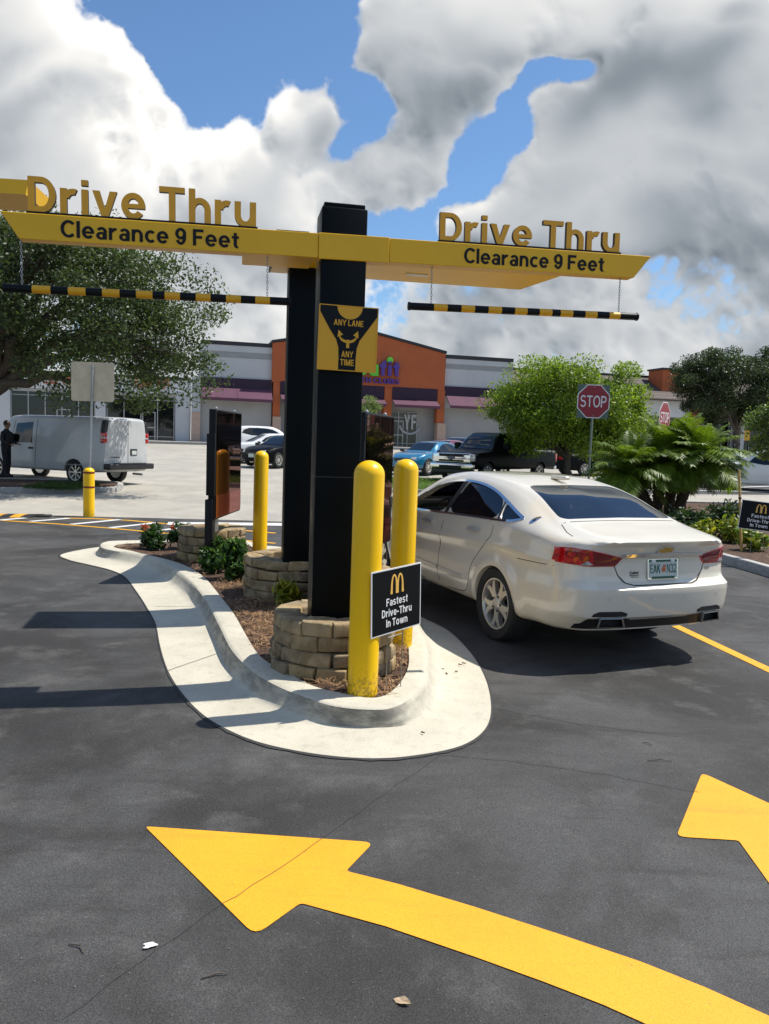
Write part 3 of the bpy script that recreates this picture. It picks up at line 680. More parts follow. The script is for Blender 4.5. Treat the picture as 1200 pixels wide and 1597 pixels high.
me = bpy.data.meshes.new('parking_lot')
me.from_pydata([(x, y, gz(y)) for y in ys_ for x in xs_], [], [(j * len(xs_) + i, j * len(xs_) + i + 1, (j + 1) * len(xs_) + i + 1, (j + 1) * len(xs_) + i) for j in range(len(ys_) - 1) for i in range(len(xs_) - 1)])
me.materials.append(M['lot']); tag(link_mesh('parking_lot', me), kind='structure')
e0, e1 = G(0, 802), G(430, 813); ed = (e1 - e0).normalized()
farL, farR = e0 - ed * 30, e0 + ed * 60
flat('drive_lane', [(-40, -20), (45, -20), (45, 16.9), (e0.x + ed.x * (16.9 - e0.y) / ed.y, 16.9), (farL.x, farL.y)], M['lane'], .004)
# a far lane of darker asphalt beyond the right hand bed
flat('far_lane', [G(980, 770), G(1230, 772), G(1300, 746), G(1000, 744)], M['lane'], .004)

def round_poly(pts, r, n=4):
    """round the corners of a 2-D outline"""
    out = []; N = len(pts)
    for i in range(N):
        a, b, c = Vector(pts[i - 1][:2]), Vector(pts[i][:2]), Vector(pts[(i + 1) % N][:2]); rr = r[i] if isinstance(r, (list, tuple)) else r
        if rr <= 0: out.append(tuple(b)); continue
        d1, d2 = (a - b), (c - b); k = min(rr, d1.length * .45, d2.length * .45)
        p, q = b + d1.normalized() * k, b + d2.normalized() * k
        for t in range(n + 1):
            s = t / n; out.append(tuple(p * (1 - s) ** 2 + b * 2 * s * (1 - s) + q * s * s))
    return out
# the big arrow: straight head, gently curving shaft
A = [G(*p) for p in ((226, 1291), (583, 1316), (540, 1361), (620, 1381), (740, 1417), (870, 1459), (1000, 1503), (1100, 1543), (1200, 1588), (1330, 1655), (1200, 1700), (1098, 1643), (1000, 1597), (940, 1570), (850, 1535), (740, 1495), (600, 1447), (469, 1411), (398, 1462))]
flat('painted_arrow', round_poly(A, [.03, .05, .02] + [0] * 14 + [.02, .06]), M['arrow'], .008, kind='thing', label='big yellow arrow painted on the asphalt, pointing left, with a long curving shaft', cat='road marking', group='yellow lane arrows painted on the asphalt')
t0, b0 = G(1095, 1207), G(1055, 1307)
sd = (G(1200, 1380) - G(1152, 1313)).normalized(); nd = Vector((-sd.y, sd.x, 0))
n0 = G(1152, 1313)
ax_d = ((b0 - t0).normalized() + Vector((0.93, -0.36, 0)).normalized()).normalized()
b1 = t0 + (G(1200, 1255) - t0).normalized() * .98
n1 = b1 + (b0 - b1).normalized() * (n0 - b0).length
A2 = [t0, b1, n1, n1 + sd * 1.1, n1 + sd * 2.0 + nd * .05, n0 + sd * 1.9 + nd * .05, n0 + sd * 1.0, n0, b0]
flat('painted_arrow', round_poly(A2, [.05, .05, .02, 0, 0, 0, 0, .02, .05]), M['arrow'], .008, kind='thing', label='yellow painted arrow near the white sedan, cut off by the picture edge', cat='road marking', group='yellow lane arrows painted on the asphalt')
def strip(name, pts, wd, m, lift=.008, **k):
    pts = [Vector(p) for p in pts]; L, Rr = [], []
    for i, p in enumerate(pts):
        d = pts[min(i + 1, len(pts) - 1)] - pts[max(i - 1, 0)]; d.z = 0; d.normalize(); n = Vector((-d.y, d.x, 0)) * wd / 2
        L.append(p + n); Rr.append(p - n)
    return flat(name, L + Rr[::-1], m, lift, **k)
q0, q1 = G(1073, 986), G(1200, 1046)
strip('lane_line', [q0 + (q0 - q1) * 2.2, q0, q1, q1 + (q1 - q0) * 2], .11, M['yellow_line'])
strip('hatch_line', [G(-60, 810), G(0, 812), G(95, 818), G(180, 825), G(320, 838), G(430, 848)], .10, M['yellow_line'])
strip('hatch_line', [G(100, 808.5), G(150, 809.5), G(200, 812), G(245, 816), G(300, 821), G(430, 832)], .12, M['yellow_line'])
for a, b in (((0, 812), (40, 808.5)), ((48, 814), (108, 809)), ((112, 818.5), (188, 811)), ((172, 824), (245, 816)), ((232, 830), (300, 822)), ((300, 836), (360, 827))):
    strip('hatch_bar', [G(*a), G(*b)], .16, M['white_line'], .012)
strip('stop_bar', [G(262, 817), G(430, 818.5), G(560, 822)], .5, M['white_line'], .012)
for a, b in (((283, 703), (322, 704)), ((262, 692), (310, 692)), ((370, 727), (470, 731)), ((385, 719), (440, 722)), ((262, 742), (330, 745)), ((372, 765), (430, 768))):
    strip('bay_line', [G(*a), G(*b)], .12, M['white_line'], .006)
for a, b in (((960, 763), (1240, 768)), ((1095, 752), (1260, 757)), ((1100, 762), (1220, 758))):
    strip('bay_line', [G(*a), G(*b)], .22, M['white_line'], .012)
# sealed joints and cracks in the lane
random.seed(4)
def crack(pts, wd=.008):
    P = []
    for i in range(len(pts) - 1):
        a, b = pts[i], pts[i + 1]; n = max(2, int((b - a).length / .07))
        for k in range(n):
            t = k / n; P.append(a.lerp(b, t) + Vector((random.uniform(-.006, .006), random.uniform(-.006, .006), 0)))
    P.append(pts[-1])
    strip('asphalt_joint', P, wd, M['crack'], .0105)
crack([G(690, 1178), G(600, 1240), G(530, 1290), G(440, 1355), G(345, 1415), G(250, 1480), G(100, 1592)], .0024)
crack([G(690, 1179), G(790, 1188), G(950, 1210), G(1090, 1238)], .004)
crack([G(197, 833), G(198, 843)], .02)
crack([G(770, 1105), G(900, 1130), G(1060, 1150)], .004)

# light tan dust where water drains off the island
# ------------------------------------------------------------------ kerbed island: gutter, kerb, bark bed
ISL = [  # gutter edge | foot of kerb face | top outer | top inner  (survey points)
    ((200, 849), (190, 846), (197, 842.5), (215, 847)), ((130, 855), (163, 851), (165, 844.5), (190, 848.5)), ((97, 865), (152, 860), (158, 848.5), (178, 852)),
    ((107, 874), (150, 866), (161, 853.5), (184, 855)), ((140, 882), (168, 873), (178, 857.5), (200, 858)), ((172, 890), (195, 879), (205, 861), (222, 863)),
    ((195, 901), (222, 886), (235, 867), (252, 870)), ((214, 925), (253, 901), (262, 880), (282, 879)), ((230, 950), (279, 921), (287, 896), (303, 889)),
    ((243, 975), (301, 941), (309, 917), (322, 903)), ((250, 1010), (316, 966), (327, 942), (345, 931)), ((262, 1048), (334, 1000), (345, 977), (365, 957)),
    ((285, 1085), (358, 1050), (362, 1010), (385, 992)), ((320, 1120), (390, 1082), (393, 1042), (408, 1025)), ((368, 1147), (430, 1108), (433, 1066), (455, 1052)),
    ((420, 1165), (480, 1126), (475, 1083), (490, 1070)), ((500, 1180), (535, 1136), (520, 1098), (530, 1080)), ((580, 1186), (600, 1138), (580, 1104), (575, 1088)),
    ((650, 1181), (645, 1130), (615, 1099), (603, 1083)), ((720, 1166), (677, 1105), (643, 1081), (625, 1064)), ((757, 1140), (686, 1082), (660, 1057), (637, 1040)),
    ((767, 1105), (688, 1050), (663, 1030), (638, 1018)), ((758, 1060), (682, 1015), (660, 1000), (636, 995)), ((735, 1020), (665, 985), (650, 975), (633, 970)),
    ((700, 985), (650, 960), (638, 950), (622, 946))]
KH = .16
rails = [[G(s[0][0], s[0][1], 0) for s in ISL], [G(s[1][0], s[1][1], .02) for s in ISL], [G(s[2][0], s[2][1], KH) for s in ISL], [G(s[3][0], s[3][1], KH) for s in ISL]]
# the far flank: gutter lies beyond the kerb
top0 = rails[2][0]
rails[0][0] = top0 + Vector((.1, .55, -KH)); rails[1][0] = top0 + Vector((0, .06, .02 - KH)); rails[0][1] = Vector((rails[2][1].x - .25, rails[2][1].y + .45, 0)); rails[1][1] = Vector((rails[2][1].x - .05, rails[2][1].y + .06, .02))
LD = Vector((-.386, .922, 0))           # direction of the right hand lane
LN = Vector((.922, .386, 0))
base25 = rails[0][-1]
for k, dist in enumerate((.6, 1.4, 2.6, 4.0, 5.2)):
    g = base25 + LD * dist
    rails[0].append(g); rails[1].append(g - LN * .55 + Vector((0, 0, .02))); rails[2].append(g - LN * .62 + Vector((0, 0, KH))); rails[3].append(g - LN * .80 + Vector((0, 0, KH)))
g = rails[0][-1] + Vector((-.6, .75, 0)); rails[0].append(g); c = Vector((-.45, -.45, 0))
rails[1].append(g + c + Vector((0, 0, .02))); rails[2].append(g + c * 1.1 + Vector((0, 0, KH))); rails[3].append(g + c * 1.35 + Vector((0, 0, KH)))
def catmull(P, per):
    n = len(P); out = []
    for i in range(n):
        p0, p1, p2, p3 = P[(i - 1) % n], P[i], P[(i + 1) % n], P[(i + 2) % n]
        for k in range(per):
            t = k / per
            out.append(.5 * ((2 * p1) + (p2 - p0) * t + (2 * p0 - 5 * p1 + 4 * p2 - p3) * t * t + (3 * p1 - p0 - 3 * p2 + p3) * t ** 3))
    return out
per = 5
RR = [catmull(r, per) for r in rails]; NI = len(RR[0])
rows = []
for i in range(NI):
    go, fb, to, ti = (RR[k][i].copy() for k in range(4))
    go.z = .008; fb.z = .022; to.z = ti.z = KH
    d = to - fb; d.z = 0
    out = (go - to); out.z = 0; out = out.normalized()
    rows.append([go + Vector((0, 0, -.06)), go, go.lerp(fb, .5), go.lerp(fb, .88) + Vector((0, 0, .002)), fb + Vector((0, 0, .012)), fb.lerp(to, .28) + Vector((0, 0, -.006)), fb.lerp(to, .70), fb.lerp(to, .88) + Vector((0, 0, .004)),
                 Vector((to.x, to.y, KH - .004)) - out * .012, Vector((to.x, to.y, KH)) - out * .035, ti, ti + Vector((0, 0, -.10))])
nr = len(rows[0]); mb = MB()
mb.add([p for r in rows for p in r], [(i * nr + k, ((i + 1) % NI) * nr + k, ((i + 1) % NI) * nr + k + 1, i * nr + k + 1) for i in range(NI) for k in range(nr - 1)], M['kerb'])
ok = mb.build('kerb', smooth=35); tag(ok, kind='structure')
bmk = bmesh.new(); bmk.from_mesh(ok.data); bmesh.ops.recalc_face_normals(bmk, faces=bmk.faces)
if sum(f.normal.z * f.calc_area() for f in bmk.faces) < 0: bmesh.ops.reverse_faces(bmk, faces=bmk.faces)
bmk.to_mesh(ok.data); bmk.free(); ok.data.set_sharp_from_angle(angle=R(35))
# dirty sealant seam where gutter meets asphalt
seam = [r[1] + (r[1] - r[4]).normalized() * .012 for r in rows]
L, Q = [], []
for i, p in enumerate(seam):
    o_ = (p - rows[i][4]); o_.z = 0; o_.normalize(); L.append(Vector((p.x, p.y, .0125)) - o_ * .015); Q.append(Vector((p.x, p.y, .0095)) + o_ * random.uniform(.002, .018))
mb = MB(); mb.add(L + Q, [(i, (i + 1) % NI, NI + (i + 1) % NI, NI + i) for i in range(NI)], M['crack']); tag(mb.build('gutter_seam'), kind='structure')
def joint(a, b, w_=.006, z=.0035, name='kerb_joint'):
    d = (b - a); n = Vector((-d.y, d.x, 0)).normalized() * w_ / 2
    m_ = MB(); v = Vector((0, 0, z)); m_.add([a - n + v, a + n + v, b + n + v, b - n + v], [(0, 1, 2, 3)], M['gap']); tag(m_.build(name), kind='structure')
joint(G(243, 946, .010), G(306, 946.5, .024)); joint(G(262, 1046, .01), G(338, 1020, .024))
# bark bed
bed = [(p.x, p.y) for p in RR[3][::2]]
vs = list(bed); n = len(vs); ed_ = [(i, (i + 1) % n) for i in range(n)]
rng = np.random.default_rng(5)
xs = [p[0] for p in vs]; ysb = [p[1] for p in vs]
g = .09
for ix in np.arange(min(xs), max(xs), g):
    for iy in np.arange(min(ysb), max(ysb), g):
        p = (ix + rng.uniform(-.02, .02), iy + rng.uniform(-.02, .02))
        if inside(p, bed): vs.append(p)
r_ = delaunay_2d_cdt([Vector(v) for v in vs], ed_, [], 1, 1e-5)
def bedz(x, y): return KH - .02 + .035 * noise.noise(Vector((x * 1.7, y * 1.7, 3))) + .03 * noise.noise(Vector((x * 7, y * 7, 1)))
V = [(v.x, v.y, (KH - .03) if i < n else bedz(v.x, v.y)) for i, v in enumerate(r_[0])]
me = bpy.data.meshes.new('bark_mulch'); me.from_pydata(V, [], r_[2]); me.materials.append(M['mulch'])
om = link_mesh('bark_mulch', me, smooth=180); tag(om, 'brown pine bark mulch filling the kerbed island bed', 'mulch', kind='stuff')
def straw_mesh(name, pts, mat_, label):
    """thin dry needles lying in tangles"""
    V, F = [], []
    for (x, y, z) in pts:
        a = rng.uniform(0, 2 * math.pi); ln = rng.uniform(.04, .13); tl = rng.normal(0, .22); wd = rng.uniform(.0014, .0032)
        d = Vector((math.cos(a), math.sin(a), tl)).normalized() * ln / 2; s = Vector((-math.sin(a), math.cos(a), 0)) * wd
        c = Vector((x, y, z + abs(d.z) + rng.uniform(.0, .022))); bnd = Vector((0, 0, rng.uniform(-.004, .012)))
        b = len(V); V += [c - d - s, c - d + s, c + bnd + s, c + bnd - s, c + d + s, c + d - s]
        F += [(b, b + 1, b + 2, b + 3), (b + 3, b + 2, b + 4, b + 5)]
    me = bpy.data.meshes.new(name); me.from_pydata(V, [], F); me.materials.append(mat_)
    return tag(link_mesh(name, me), label, 'pine straw', kind='stuff')
P = []
wts = [(p[0], p[1]) for p in vs[n:]]
for k in range(15000):
    x, y = wts[rng.integers(len(wts))]
    if y > 9 and rng.random() < .5: continue
    dens_ = noise.noise(Vector((x * 1.4, y * 1.4, 9)))
    if dens_ < -.12: continue
    x += rng.normal(0, .05); y += rng.normal(0, .05); 
    if inside((x, y), bed) or rng.random() < .06: P.append((x, y, max(bedz(x, y), KH - .03) + .004))
straw_mesh('pine_straw', P, M['straw'], 'dry brown pine needles scattered over the island bed')

# ------------------------------------------------------------------ stone ring planters
def ring_planter(label, px, py, hgt_base, rad, courses, nblk, seed, soil=True):
    """px,py: picture place of the ring's centre on the bed"""
    rnd = random.Random(seed)
    c = G(px, py, KH); root = thing('stone_planter', label, 'planter', (c.x, c.y, KH - .03), rnd.uniform(0, 3), group='round block planters on the island')
    bh, th = .108, .19
    for k in range(courses):
        mb = MB(); off = (k % 2) * .5
        for i in range(nblk):
            a = 2 * math.pi * (i + off + rnd.uniform(-.06, .06)) / nblk
            wd = 2 * math.pi * rad / nblk
            r_o = rad + rnd.uniform(-.014, .014) - k * .008
            F = Matrix.Rotation(a, 4, 'Z') @ Matrix.Translation((r_o - th / 2, 0, k * bh + rnd.uniform(-.003, .003))) @ Matrix.Rotation(rnd.uniform(-.04, .04), 4, 'Z')
            b0 = len(mb.v)
            mb.rbox(-th / 2, th / 2, -wd / 2 + .007, wd / 2 - .007, .001, bh - .006, .017, M[rnd.choice(['stone', 'stone', 'stone_b', 'stone_c'])], F, 3)
            for q in range(b0, len(mb.v)):
                p = Vector(mb.v[q]); nz = noise.noise_vector(p * 13 + Vector((seed, k * 3, i * 2))) * .016 + noise.noise_vector(p * 34 + Vector((k, seed, i))) * .007
                mb.v[q] = tuple(p + nz)
        mb.build('block_course', root, smooth=50, local=True)
    if soil:
        mb = MB(); prof = [(0.001, courses * bh - .05), (rad * .4, courses * bh - .055), (rad - th + .03, courses * bh - .07)]
        mb.lathe(prof[::-1], M['soil'], n=28); mb.build('soil', root, smooth=60, local=True)
    return root, c
pl_near, c_near = ring_planter('round tan block planter round the near pole, behind the front yellow bollard', 519, 1032, 0, .46, 4, 13, 1)
pl_far, c_far = ring_planter('round block planter round the foot of the far black pole, second from the front', 452, 922, 0, .50, 4, 13, 2)
pl_menu, c_menu = ring_planter('round block planter under the slim glossy menu board, farthest of the planters', 331, 866, 0, .46, 4, 12, 3)
pl_right, c_right = ring_planter('round block planter hidden mostly behind the near pole, under the second menu board', 548, 945, 0, .42, 4, 12, 4)

# ------------------------------------------------------------------ near sign: pole, beam, lettering
AX = Vector((math.cos(R(11.3)), math.sin(R(11.3)), 0)); BX = Vector((AX.y, -AX.x, 0))   # along the beam / towards the viewer
bA, bB = Y(30, 372, 5.10), Y(989, 433, 5.95)          # bottom corners of the beam's face
tA, tB = Y(0, 325, 5.08), Y(1016, 402.7, 5.98)        # top corners (longer than the bottom: slanting ends)
bdir = (bB - bA).normalized(); BF = frame(bA, bdir)   # X along the beam, Y up, Z towards the viewer
Bi = BF.inverted()
def BX_(px, py):
    """picture point -> (s, h) on the beam's face plane"""
    d = Bi.to_3x3() @ ray(px, py); o = Bi @ Vector((0, 0, CAMH)); t = -o.z / d.z; q = o + d * t
    return q.x, q.y
s_l, s_r = BX_(0, 325), BX_(1016, 402.7); b_l, b_r = BX_(30, 372), BX_(989, 433)
hgt = (s_l[1] + s_r[1]) / 2
pc = BX_(537, 400)[0]
PW, PD = .315, .31
foot = BF @ Vector((pc, 0, 0)); pb = Vector((foot.x, foot.y, 0)) - BX * (PD / 2 + .012)
root = thing('clearance_sign', 'near black pole carrying a long yellow beam with raised Drive Thru lettering', 'drive-thru sign', (pb.x, pb.y, KH))
sign_near = root
PF = frame((pb.x, pb.y, 0), AX)          # X along beam, Y up, Z towards viewer
ptop = Y(545, 316, pb.y - PD / 2).z
mb = MB(); mb.rbox(-PW / 2, PW / 2, KH - .05, ptop - .03, -PD / 2, PD / 2, .012, M['post_dark'], PF, 2)
mb.build('pole', root, 40)
mb = MB(); mb.rbox(-PW / 2 + .016, PW / 2 - .016, ptop - .03, ptop, -PD / 2 + .016, PD / 2 - .016, .006, M['post_dark'], PF, 2); mb.build('pole_cap', root, 40)
mb = MB(); zs = 1.55
mb.box(-PW / 2 - .001, PW / 2 + .001, zs, zs + .005, -PD / 2 - .001, PD / 2 + .001, M['post_seam'], PF); mb.build('pole_seam', root)
# beam: thin fascia with slanting ends; slab of the soffit behind it
outl = [(b_l[0], 0), (b_r[0], 0), (s_r[0], hgt), (s_l[0], hgt)]
sj = [BX_(497, 380)[0], BX_(608, 385)[0]]
def cut(poly, x0, x1):
    out = []
    def xs_at(yv, side):
        a = poly[0], poly[3]; b = poly[1], poly[2]
        e = a if side < 0 else b
        t = yv / hgt; return e[0][0] + (e[1][0] - e[0][0]) * t
    lo = [(x0, 0), (x0, hgt)] if x0 is not None else [poly[0], poly[3]]
    hi = [(x1, 0), (x1, hgt)] if x1 is not None else [poly[1], poly[2]]
    return [lo[0], hi[0], hi[1], lo[1]]
for nm, (x0, x1), grow in (('beam_arm', (None, sj[0] - .002), 0), ('beam_collar', (sj[0] + .001, sj[1] - .001), .004), ('beam_arm', (sj[1] + .002, None), 0)):
    o_ = cut(outl, x0, x1)
    if grow: o_ = [(o_[0][0], -.006), (o_[1][0], -.006), (o_[2][0], hgt + .004), (o_[3][0], hgt + .004)]
    mb = MB(); mb.prism(o_, -.105, grow, M['sign_yellow'], BF)
    ob = mb.build(nm, root); bv = ob.modifiers.new('bevel', 'BEVEL'); bv.width = .004; bv.segments = 2
mb = MB(); mb.prism([(sj[0] - .5, .015), (sj[0] - .02, .015), (sj[0] - .02, .10), (sj[0] - .5, .10)], -.45, -.106, M['sign_yellow'], BF)
mb.prism([(sj[1] + .01, .012), (BX_(865, 420)[0], .012), (BX_(870, 420)[0] + .12, .10), (sj[1] + .01, .10)], -.16, -.106, M['sign_yellow'], BF)
mb.build('soffit', root)
mb = MB(); mb.box(sj[0] - .28, sj[0] - .06, hgt, hgt + .012, -.09, -.03, M['post_seam'], BF); mb.build('top_bracket', root)
def beam_text(name, s, p0, p1, base_y, cap, d, m, bold, z0, mside=None, parent=root):
    """s between picture columns p0..p1; base_y picture row of baseline at p0/p1; cap height in metres"""
    x0, x1 = BX_(*p0)[0], BX_(*p1)[0]
    yb = (BX_(*p0)[1] + BX_(*p1)[1]) / 2 if base_y is None else base_y
    F = BF @ Matrix.Translation(((x0 + x1) / 2, yb + cap / 2, z0))
    return text_obj(name, s, F, abs(x1 - x0), cap, d, m, parent, bold, mside)
capL = (BX_(43, 273)[1] - hgt) ; capR = (BX_(689, 330)[1] - hgt)
for p0, p1, cap in (((42, 273), (400, 318), capL), ((688, 330), (969, 362), capR)):
    cap -= .012
    x0, x1 = BX_(*p0)[0], BX_(*p1)[0]
    t_ = beam_text('raised_lettering', 'Drive Thru', p0, p1, hgt + .013, cap, .034, M['gold'], .030, -.03, M['black'])
    t_['label'] = 'gold Drive Thru letters with black edges'
    mb = MB(); mb.box(x0 - .01, x1 + .01, hgt + .0005, hgt + .013, -.06, -.004, M['black'], BF); mb.build('letter_rail', root)
for p0, p1 in (((95, 363), (373, 385)), ((724, 402), (942, 421))):
    x0, x1 = BX_(*p0)[0], BX_(*p1)[0]
    cc = ((BX_(*p0)[1]) + (BX_(*p1)[1])) / 2; capc = .104 if p0[0] < 300 else .102
    F = BF @ Matrix.Translation(((x0 + x1) / 2, hgt * .49, .0022)); text_obj('clearance_lettering', 'Clearance 9 Feet', F, x1 - x0, capc, .003, M['black'], root, .028)
# square lane sign hung on the pole
yS = pb.y - PD / 2 - .03
SF = frame(Y(543, 527, yS), AX)
Si = SF.inverted()
def on(Fm, px, py):
    I = Fm.inverted(); d = I.to_3x3() @ ray(px, py); o = I @ Vector((0, 0, CAMH)); t = -o.z / d.z; q = o + d * t
    return q.x, q.y
cs = [on(SF, *p) for p in ((495, 577), (587, 580.5), (590.5, 480), (498, 474))]
hw = (cs[1][0] - cs[0][0] + cs[2][0] - cs[3][0]) / 4; hh = (cs[3][1] - cs[0][1] + cs[2][1] - cs[1][1]) / 4
mxs = sum(c_[0] for c_ in cs) / 4; mys = sum(c_[1] for c_ in cs) / 4
SF = SF @ Matrix.Translation((mxs, mys, 0)) @ Matrix.Rotation(R(-.9), 4, 'Z')
ls = thing('lane_sign', 'square yellow and black ANY LANE ANY TIME sign on the near pole', 'sign', SF.translation)
mb = MB(); mb.prism(rrect(-hw, hw, -hh, hh, .008), -.016, 0, M['sign_amber'], SF); mb.build('sign_plate', ls)
u = lambda a, b: (-hw + 2 * hw * a, hh - 2 * hh * b)
left = [u(.012, .012), u(.30, .012)] + [u(.30 + .22 * (1 - math.cos(t * math.pi / 2 / 8)) , .012 + .205 * math.sin(t * math.pi / 2 / 8)) for t in range(1, 9)]
top = [u(.30 + .215 * (1 - math.cos(math.pi * t / 16)), .012 + .195 * math.sin(math.pi * t / 16)) for t in range(17)]
blk = [u(.012, .012)] + top + [u(.988, .012), u(.988, .13), u(.82, .36), u(.70, .52), u(.655, .64), u(.645, .80), u(.645, .988), u(.355, .988), u(.355, .80), u(.345, .64), u(.30, .52), u(.18, .36), u(.012, .10)]
mb = MB(); mb.prism(blk[::-1], .0005, .002, M['sign_black'], SF); mb.build('black_funnel', ls)
for s_, cy, wd_, hg in (('ANY LANE', .262, .50, .068), ('ANY', .742, .20, .072), ('TIME', .868, .235, .072)):
    text_obj('lettering', s_, SF @ Matrix.Translation((*u(.5, cy), .003)), 2 * hw * wd_, 2 * hh * hg * 1.32, .002, M['sign_amber'], ls, .012)
mb = MB()
mb.prism([u(.475, .645), u(.525, .645), u(.525, .52), u(.475, .52)], .002, .004, M['sign_amber'], SF)
for sg in (-1, 1):
    ar = []; aw = []
    for t in range(9):
        a_ = R(90 - 80 * t / 8); rx, ry = .155, .14
        cx_, cy_ = .5 + sg * .155 * math.cos(a_) * 1.0, .435 + .115 * math.sin(a_)
        ar.append((cx_, cy_))
    o1 = [u(a - 0, b - .020) for a, b in ar]; o2 = [u(a, b + .022) for a, b in ar]
    pol = o1 + o2[::-1]
    if sg > 0: pol = pol[::-1]
    mb.prism(pol, .0021, .0041, M['sign_amber'], SF)
    tip = [u(.5 + sg * .165, .375), u(.5 + sg * .085, .445), u(.5 + sg * .178, .485)]
    if sg > 0: tip = tip[::-1]
    mb.prism(tip[::-1], .0022, .0042, M['sign_amber'], SF)
mb.build('forked_arrow', ls)
mb = MB(); fr_ = []
mb.box(-hw, hw, -hh, -hh + .006, .0, .003, M['sign_amber'], SF); mb.box(-hw, hw, hh - .006, hh, .0, .0032, M['sign_amber'], SF); mb.box(-hw, -hw + .006, -hh, hh, .0, .0034, M['sign_amber'], SF); mb.box(hw - .006, hw, -hh, hh, .0, .0036, M['sign_amber'], SF)
mb.build('border', ls)

# striped clearance bars on chains
def clearance_bar(label, pl, pr, chains, bands, first_black=True):
    def on_bar(px, py):
        I = BF @ Matrix.Translation((0, 0, -.055)); Ii = I.inverted(); d = Ii.to_3x3() @ ray(px, py); o = Ii @ Vector((0, 0, CAMH)); q = o + d * (-o.z / d.z); return I @ q, q
    a, qa = on_bar(*pl); b, qb = on_bar(*pr)
    r = thing('clearance_bar', label, 'clearance bar', a.lerp(b, .5), group='striped clearance bars hanging from the beam')
    d = (b - a); mbk = MB(); edges = [0] + bands + [1]; nn = 14
    mbk.tube([a + d * e for e in edges], .0265, M['sign_black'], nn)
    ia = mbk.mi(M['sign_amber'])
    for i in range(len(edges) - 1):
        if i % 2:
            for k in range(nn): mbk.m[i * nn + k] = ia
    mbk.build('bar', r, 60)
    for e, s in ((a, -1), (b, 1)):
        mc = MB(); mc.tube([e, e + d.normalized() * .012 * s], .030, M['black'], 14); mc.build('end_cap', r, 60)
    for px, py in chains:
        p, q = on_bar(px, py); t = (p - a).dot(d) / d.dot(d); lo = a + d * t + Vector((0, 0, .025)); top = BF @ Vector(((Bi @ lo).x, 0.0, -.055))
        mb = MB(); n = int((top - lo).length / .019)
        for k in range(n + 1):
            c_ = lo.lerp(top, k / n); pts = []
            for j in range(9):
                aa = 2 * math.pi * j / 8; e1 = Vector((0, 0, .0125)); e2 = (AX if k % 2 else BX) * .0062
                pts.append(c_ + e1 * math.cos(aa) + e2 * math.sin(aa))
            mb.tube(pts, .0019, M['steel'], 5, False)
        mb.build('chain', r)
    return r
lb = [(95 + 2) / 2, 152 / 2, 204 / 2, 257 / 2, 307 / 2, 360 / 2, 411 / 2, 462 / 2, 500 / 2, 548 / 2, 598 / 2, 645 / 2, 695 / 2, 743 / 2, 790 / 2, 838 / 2]
clearance_bar('black and yellow striped bar hanging under the left end of the beam', (9, 449), (451, 470.5), ((417, 430), (34, 420)), [(x - 9) / 442 for x in lb])
rb = [514, 552, 591, 629, 668, 706, 744, 780, 816, 853, 878, 915, 952, 988, 1025, 1058]
clearance_bar('black and yellow striped bar hanging under the right end of the beam, over the sedan', (639.5, 477.5), (992, 494), ((673, 450), (966, 460)), [(400 + x / 1.875 - 639.5) / 352.5 for x in rb])

# ------------------------------------------------------------------ far sign: black pole with a short canopy arm
fy = G(466, 868, .62).y + .0
f0 = G(466, 866, .62); fp = Vector((f0.x, f0.y, 0)) - BX * (.155)
FF = frame((fp.x, fp.y, 0), AX)
FB = 3.50
root = thing('order_canopy', 'far black pole carrying a yellow canopy slab over the right lane', 'canopy', (fp.x, fp.y, KH))
mb = MB(); mb.rbox(-PW / 2, PW / 2, KH - .05, FB + .12, -.155, .155, .012, M['post_dark'], FF, 2); mb.build('pole', root, 40)
cF = frame(Y(500, 410, f0.y + .0), AX); cz = FB
def canopy_pt(px, py, z): 
    d = ray(px, py); t = (z - CAMH) / d.z; return Vector((d.x * t, d.y * t, z))
k0, k1, k2, k3 = canopy_pt(421, 425, FB), canopy_pt(811, 452, FB), canopy_pt(873, 431.5, FB), canopy_pt(430, 402, FB)
mb = MB(); top_ = [Vector((p.x, p.y, FB + .20)) for p in (k0, k1, k2, k3)]
top_[1] += AX * .16; top_[2] += AX * .16
vs_ = [k0, k1, k2, k3] + top_
mb.add(vs_, [(3, 2, 1, 0), (4, 5, 6, 7), (0, 1, 5, 4), (1, 2, 6, 5), (2, 3, 7, 6), (3, 0, 4, 7)], M['sign_yellow']); ob = mb.build('canopy_slab', root); bv = ob.modifiers.new('b', 'BEVEL'); bv.width = .006; bv.segments = 2
bm_ = bmesh.new(); bm_.from_mesh(ob.data); bmesh.ops.recalc_face_normals(bm_, faces=bm_.faces); bm_.to_mesh(ob.data); bm_.free()
mb = MB(); e_ = k0.lerp(k3, .0); mb.add([k0 - AX * .012 + Vector((0, 0, -.004)), k3 - AX * .012 + Vector((0, 0, -.004)), k3 - AX * .012 + Vector((0, 0, .204)), k0 - AX * .012 + Vector((0, 0, .204)), k0 + Vector((0, 0, -.004)), k3 + Vector((0, 0, -.004)), k3 + Vector((0, 0, .204)), k0 + Vector((0, 0, .204))],
    [(0, 1, 2, 3), (4, 7, 6, 5), (0, 4, 5, 1), (1, 5, 6, 2), (2, 6, 7, 3), (3, 7, 4, 0)], M['post_dark']); mb.build('end_plate', root)
# strip light recessed in the soffit
lp = canopy_pt(643, 428, FB - .003); mb = MB(); LF = frame(lp, AX); mb.box(-.06, .16, -.006, .002, -.04, .04, M['white'], LF); mb.build('soffit_fitting', root)
